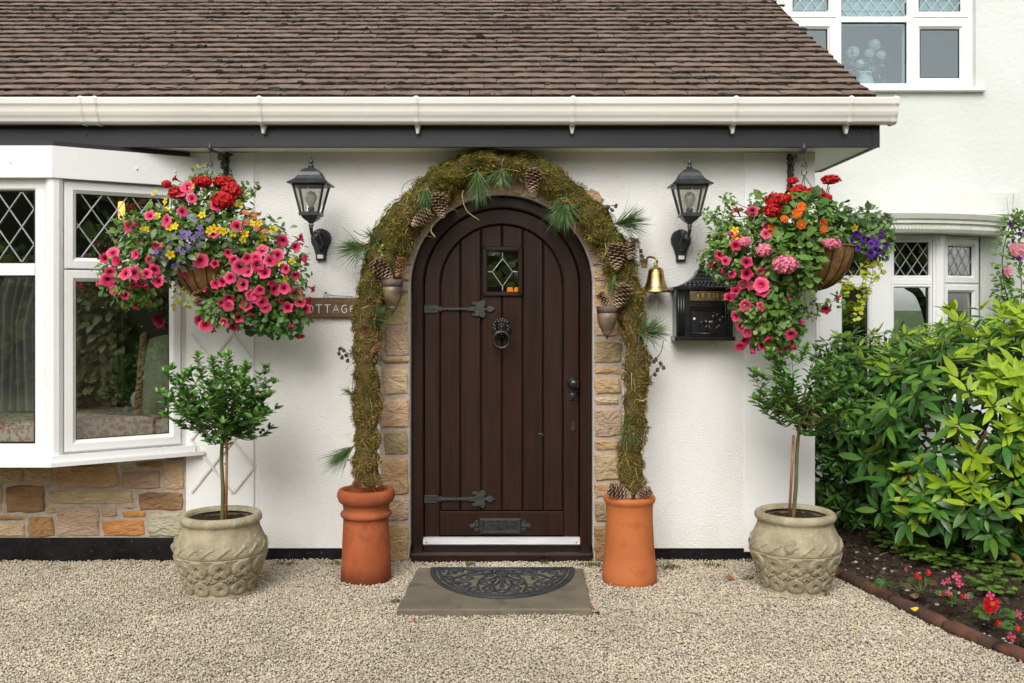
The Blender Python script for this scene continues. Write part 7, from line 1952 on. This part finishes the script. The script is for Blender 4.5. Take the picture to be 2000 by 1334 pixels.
def shrub(label, name, blobs, rng, nwh, L, newf, floor_z, nobj, group=None, nl=(6, 10), mats=RH, ymax=1.5, stemsn=14, root_at=None, inner_n=900, skip=None):
    t = thing(name, label, 'shrub', root_at or (blobs[0].c.x, blobs[0].c.y, .08), group)
    leaves = []; st = MB(); wts = [b.r.x * b.r.z for b in blobs]
    base = Vector(ROOT[t.name])
    k = 0; tries = 0
    while k < nwh and tries < nwh * 30:
        tries += 1
        b = rng.choices(blobs, wts)[0]; d = Vector((rng.gauss(0, 1), rng.gauss(-.5, 1), rng.gauss(.25, 1))).normalized()
        if d.y > .35: continue
        f = rng.uniform(.86, 1.05); p = b.c + Vector((d.x * b.r.x, d.y * b.r.y, d.z * b.r.z)) * f
        if p.z < floor_z or any(o is not b and o.inside(p) < .70 for o in blobs): continue
        if skip and skip(p): continue
        k += 1
        nn = Vector((d.x / b.r.x, d.y / b.r.y, d.z / b.r.z)).normalized()
        ax = (nn * .75 + Vector((0, -.15, .65)) + Vector((rng.gauss(0, .25), rng.gauss(0, .2), rng.gauss(0, .2)))).normalized()
        u = ax.cross(Vector((.3, .1, 1))).normalized(); w = ax.cross(u)
        new = rng.random() < newf(p); old = rng.random() < .05
        n = rng.randint(*nl); ph = rng.uniform(0, 6)
        for i in range(n):
            if rng.random() < .14: continue
            a = ph + 2 * PI * i / n + rng.gauss(0, .22); el = rng.uniform(.15, .8) if new else rng.uniform(-.15, .5)
            dr = (u * math.cos(a) + w * math.sin(a)) * math.cos(el) + ax * math.sin(el)
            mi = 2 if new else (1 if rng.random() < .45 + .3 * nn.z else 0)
            if old and i % 3 == 0: mi = 3; dr = (dr + Vector((0, 0, -.9))).normalized()
            leaves.append((p + dr * .012, dr, ax, L * rng.uniform(.50, 1.18), mi, rng.uniform(-.25, .25), rng.randrange(3)))
        if not new or rng.random() < .5:
            for i in range(n - 1):          # older ring further down the shoot
                a = ph + .4 + 2 * PI * i / (n - 1); el = rng.uniform(-.9, -.25)
                dr = (u * math.cos(a) + w * math.sin(a)) * math.cos(el) + ax * math.sin(el)
                leaves.append((p - ax * .045 + dr * .01, dr, ax, L * rng.uniform(.75, 1.1), 1 if new else 0, rng.uniform(-.3, .3), rng.randrange(3)))
        if rng.random() < .5: st.tube(spline([p, p - ax * .10 + Vector((0, .03, -.04)), p.lerp(Vector((b.c.x, b.c.y, p.z - .25)), .5)], 3), [.004, .004, .0045, .005, .005, .006, .006], 5)
    for k in range(inner_n):
        b = rng.choices(blobs, wts)[0]; d = Vector((rng.gauss(0, 1), rng.gauss(0, 1), rng.gauss(0, 1))).normalized(); p = b.c + Vector((d.x * b.r.x, d.y * b.r.y, d.z * b.r.z)) * rng.uniform(.35, .85)
        if p.z < floor_z + .03: continue
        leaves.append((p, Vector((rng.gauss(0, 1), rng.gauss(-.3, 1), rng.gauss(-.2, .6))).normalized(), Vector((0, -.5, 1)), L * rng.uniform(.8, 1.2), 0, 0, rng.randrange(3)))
    for k in range(stemsn):
        b = rng.choices(blobs, wts)[0]; e = b.c + Vector((rng.gauss(0, .4) * b.r.x, rng.gauss(0, .4) * b.r.y, rng.uniform(-.2, .6) * b.r.z)); s = base + Vector((rng.gauss(0, .22), rng.gauss(0, .15), -.03))
        st.tube(spline([s, s.lerp(e, .5) + Vector((rng.gauss(0, .05), 0, 0)), e], 5), [.016 - .009 * i / 10 for i in range(11)], 6)
    def score(l):
        p = l[0]; d = D0 + p.y; x = 1000 + p.x * F / d; y = 600 + (CH - p.z) * F / d
        if x > 1995 or y > 1330: return 9
        return p.y - .25 * p.z * 0 + (0 if l[2].y < .1 else .3)
    leaves.sort(key=score)
    met = {}
    for g in range(3):
        for i, nm in enumerate(mats):
            mm = MB(); vs, fs = GEO_RH[g]; mm.add(vs, fs, 0, True); met[(g, i)] = mm.mesh('leaf', [nm])
    mass = MB()
    for q, (p, dr, ax, l, mi, roll, g) in enumerate(leaves):
        T = Matrix.Translation(p) @ frame(dr, ax, roll) @ Matrix.Scale(l, 4)
        if q < nobj: obj('leaf', met[(g, mi)], t, True, matrix=Matrix.Translation(-base) @ T)
        else:
            vs, fs = GEO_RH[g]; mass.add([T @ Vector(v) for v in vs], fs, mi, True)
    mass.build('foliage', [m_ + '_mass' for m_ in mats], t, kind='stuff')
    st.build('stems', 'bark_brown', t)
    return t
M('bark_brown', (.075, .045, .028), (.11, .07, .042), ns=20, rough=.9, bump=.5, bs=50)
rr1 = random.Random(77)
BB = [sbl(1905, 840, -.15, (.50, .45, .52)), sbl(2000, 790, -.20, (.42, .45, .46)), sbl(1790, 830, .30, (.46, .40, .50)), sbl(1960, 990, -.42, (.36, .25, .24)), sbl(1830, 960, -.10, (.38, .30, .26)), sbl(1950, 680, .25, (.40, .40, .24)), sbl(2100, 850, .0, (.6, .5, .7)), sbl(1700, 850, .45, (.30, .3, .36))]
def newf(p):
    d = D0 + p.y; x = 1000 + p.x * F / d; y = 600 + (CH - p.z) * F / d
    f = (.10 + .55 * sst(1780, 1900, x) * sst(1090, 980, y) + .18 * sst(700, 620, y))
    return f
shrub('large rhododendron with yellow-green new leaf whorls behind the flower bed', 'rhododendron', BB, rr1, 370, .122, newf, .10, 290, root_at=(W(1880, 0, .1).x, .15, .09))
BS = [sbl(1690, 735, .62, (.40, .32, .26)), sbl(1630, 775, .55, (.26, .3, .36)), sbl(1770, 705, .75, (.36, .3, .20)), sbl(1660, 900, .6, (.30, .3, .5)), sbl(1850, 690, .85, (.4, .3, .20))]
shrub('dense glossy small-leaved evergreen shrub under the bay window', 'evergreen_shrub', BS, rr1, 420, .072, lambda p: .28 if p.z > 1.0 else .05, .10, 0, nl=(5, 8), inner_n=1500, root_at=(W(1700, 0, .7).x, .7, .09), skip=lambda p: p.x < 1.72)

# ================================================================ bedding plants
M('begonia_leaf', (.045, .125, .022), (.075, .16, .03), ns=8, rough=.3, spec=.5, var=.3, island=True, transl=.2)
M('begonia_bronze', (.09, .035, .02), (.06, .07, .02), ns=8, rough=.3, spec=.5, var=.3, island=True, transl=.15)
bf = {'r': rosette_mesh('begonia_red', rfl, 'begonia_flower', 3), 'k': star_mesh('begonia_pink', 4, .34, 'begonia_flower')}
rbg = random.Random(12)
def begonia(label, x, y, nl_, flowers, L=.045, bronze=.3, spread=.05, cat='begonia'):
    g = ground(x, y, .085); t = thing('begonia', label, cat, g, 'bedding plants on the dark soil')
    m = MB()
    for k in range(nl_):
        a = rbg.uniform(0, 2 * PI); r = spread * math.sqrt(rbg.random()); p = g + Vector((math.cos(a) * r, math.sin(a) * r, rbg.uniform(.01, .06)))
        m.tube([g, p], .002, 4, mi=2); add_leaf(m, GEO_R, p, Vector((math.cos(a), math.sin(a), rbg.uniform(-.2, .5))), Vector((0, -.3, 1)), L * rbg.uniform(.6, 1.2), 1, rbg.uniform(-.4, .4), 1 if rbg.random() < bronze else 0)
    m.build('foliage', ['begonia_leaf', 'begonia_bronze', 'stem_green'], t, kind='stuff')
    for fx, fy, kind, s in flowers:
        p = W(fx, fy, g.y - .03); T = Matrix.Translation(p) @ rot_to((rbg.gauss(0, .3), -1, .5), rbg.uniform(0, 6), (0, -1, 0)) @ Matrix.Scale(s, 4)
        obj('begonia_flower', bf[kind], t, True, matrix=Matrix.Translation(-g) @ T)
begonia('small leafy begonia with one pink bud, first in the bed', 1738, 1150, 12, [(1769, 1112, 'k', .010)], .04, .0)
begonia('bronze-leaved begonia with small red blooms in the bed', 1800, 1160, 16, [(1788, 1125, 'r', .012), (1796, 1129, 'r', .012), (1813, 1118, 'r', .015), (1791, 1121, 'r', .010)], .045, .35)
begonia('taller begonia with pink-red blooms in the middle of the bed', 1866, 1185, 18, [(1852, 1134, 'k', .016), (1868, 1126, 'k', .020), (1874, 1140, 'k', .018), (1843, 1138, 'k', .012), (1853, 1158, 'k', .016), (1839, 1160, 'k', .013), (1878, 1164, 'r', .012), (1888, 1165, 'k', .013)], .05, .3)
begonia('begonia with the big red double bloom at the bed front', 1945, 1212, 15, [(1936, 1180, 'r', .036), (1934, 1163, 'k', .020), (1951, 1217, 'r', .014), (1930, 1190, 'r', .022)], .055, .1)
begonia('half cut-off begonia with a low pink flower in the picture corner', 1992, 1245, 10, [(1975, 1244, 'k', .022), (1989, 1200, 'k', .022), (1988, 1227, 'r', .012)], .045, .2)
def cover(label, pts, mat, L, cat='ground cover'):
    t = MB()
    for (x, y, r, n) in pts:
        g = ground(x, y, .09)
        for k in range(n):
            p = g + Vector((rbg.gauss(0, r), rbg.gauss(0, r), abs(rbg.gauss(.02, .03)))); a = rbg.uniform(0, 6.28)
            for q in range(3): add_leaf(t, GEO_R, p, Vector((math.cos(a + q * 2.1), math.sin(a + q * 2.1), .15)), Vector((0, -.4, 1)), L * rbg.uniform(.7, 1.2), 1, 0, 0)
    o = t.build('ground_cover', mat, kind='stuff'); tag(o, label, cat, kind='stuff')
M('clover', (.085, .17, .025), (.13, .22, .035), ns=8, rough=.45, var=.35, island=True, transl=.25)
cover('low clover-like green ground cover beneath the rhododendron', [(1790, 1085, .05, 26), (1820, 1100, .05, 26), (1760, 1070, .06, 20), (1900, 1110, .06, 26), (1935, 1150, .04, 24), (1985, 1130, .07, 50), (1870, 1090, .05, 20), (1720, 1060, .05, 14)], 'clover', .030)

# ================================================================ climbing rose on the tall house
rz_ = thing('climbing_rose', 'thin climbing rose with pink blooms on the tall house wall', 'rose', (W(1975, 0, 1.6).x, 1.6, .1))
m = MB(); P = []
for pth in ([(1990, 700), (1978, 620), (1962, 560), (1958, 500), (1972, 440)], [(1990, 640), (1995, 560), (1990, 480), (2010, 430)], [(1972, 440), (1985, 425), (1998, 432)], [(1985, 600), (1960, 590), (1955, 540)]):
    q = spline([W(x, y, 1.62) for x, y in pth], 7); P += q; m.tube(q, .004, 5)
m.tube([W(1966, 385, 1.86), W(1972, 440, 1.62)], .0015, 4); m.tube([W(1980, 378, 1.86), W(1976, 430, 1.70)], .0015, 4)
m.build('stems', 'bark_green', rz_)
m = MB()
for p in P:
    for k in range(6):
        d = Vector((rbg.gauss(0, 1), rbg.gauss(-.4, .6), rbg.gauss(0, .7))).normalized(); add_leaf(m, GEO_M, p + d * rbg.uniform(.01, .06), d, Vector((0, -.6, .6)), rbg.uniform(.028, .050), 1, 0, 0)
m.build('leaves', ['petunia_leaf'], rz_, kind='stuff')
rm = rosette_mesh('rose_pink', rfl, 'rose_bloom', 5); dk = rosette_mesh('petunia_purple', rfl, 'clematis_bloom', 2)
for x, y, s, mm in ((1969, 530, .040, rm), (1983, 490, .044, rm), (1995, 485, .040, rm), (2000, 500, .034, rm), (1979, 483, .032, rm), (1972, 437, .022, dk), (1992, 457, .020, dk), (1978, 470, .018, dk), (1990, 505, .022, dk), (1998, 450, .018, dk)):
    p = W(x, y, 1.57); obj(mm.name.split('.')[0], mm, rz_, True, matrix=Matrix.Translation(-ROOT[rz_.name]) @ Matrix.Translation(p) @ rot_to((rbg.gauss(0, .4), -1, .2), rbg.uniform(0, 6), (0, -1, 0)) @ Matrix.Scale(s, 4))

# ================================================================ garden behind the camera (seen in the panes)
M('hedge_leaf', (.085, .145, .024), (.15, .19, .035), ns=1.2, rough=.6, var=.6, hue=.03, island=True, transl=.2)
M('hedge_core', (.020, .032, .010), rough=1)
rh = random.Random(5)
def hedge(label, p, q, height, n, L, name='garden_hedge', depth=.5):
    """leafy wall between two ground points, its leafy face to the left of p->q"""
    p, q = Vector((*p, 0)), Vector((*q, 0)); d = (q - p); ln_ = d.length; d.normalize(); nn = Vector((-d.y, d.x, 0)); m = MB()
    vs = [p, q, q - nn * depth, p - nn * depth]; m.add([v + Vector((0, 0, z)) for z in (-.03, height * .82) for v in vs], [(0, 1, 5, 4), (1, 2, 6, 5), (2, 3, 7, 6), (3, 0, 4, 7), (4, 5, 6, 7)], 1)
    for k in range(n):
        u = rh.uniform(0, ln_); c = p + d * u; z = rh.random() ** .8 * height * (1 + .25 * noise.noise(Vector((u * .35, height, 0))))
        c = c + nn * (.05 + height * .12 * noise.noise(Vector((u * .8, z * .9, 2))) - .25 * height * .3 * (z / height) ** 3) + Vector((0, 0, z))
        add_leaf(m, GEO_S, c, Vector((rh.gauss(0, 1), rh.gauss(0, 1), rh.gauss(0, .8))), nn + Vector((0, 0, .5)), L * rh.uniform(.6, 1.3), 1.4, 0, 0)
    o = m.build(name, ['hedge_leaf', 'hedge_core'], kind='stuff'); tag(o, label, 'hedge' if 'hedge' in name else 'trees', kind='stuff')
hedge('green garden hedge across the lawn behind the viewer', (-14, -12.8), (16, -12.8), 2.2, 7000, .18)
hedge('leafy border of shrubs along the side of the gravel drive', (4.3, -10.5), (4.3, -2.9), 2.0, 5000, .15)
hedge('row of tall leafy trees beyond the garden hedge', (-22, -18), (24, -18), 6.2, 6000, .42, 'treeline', 2)
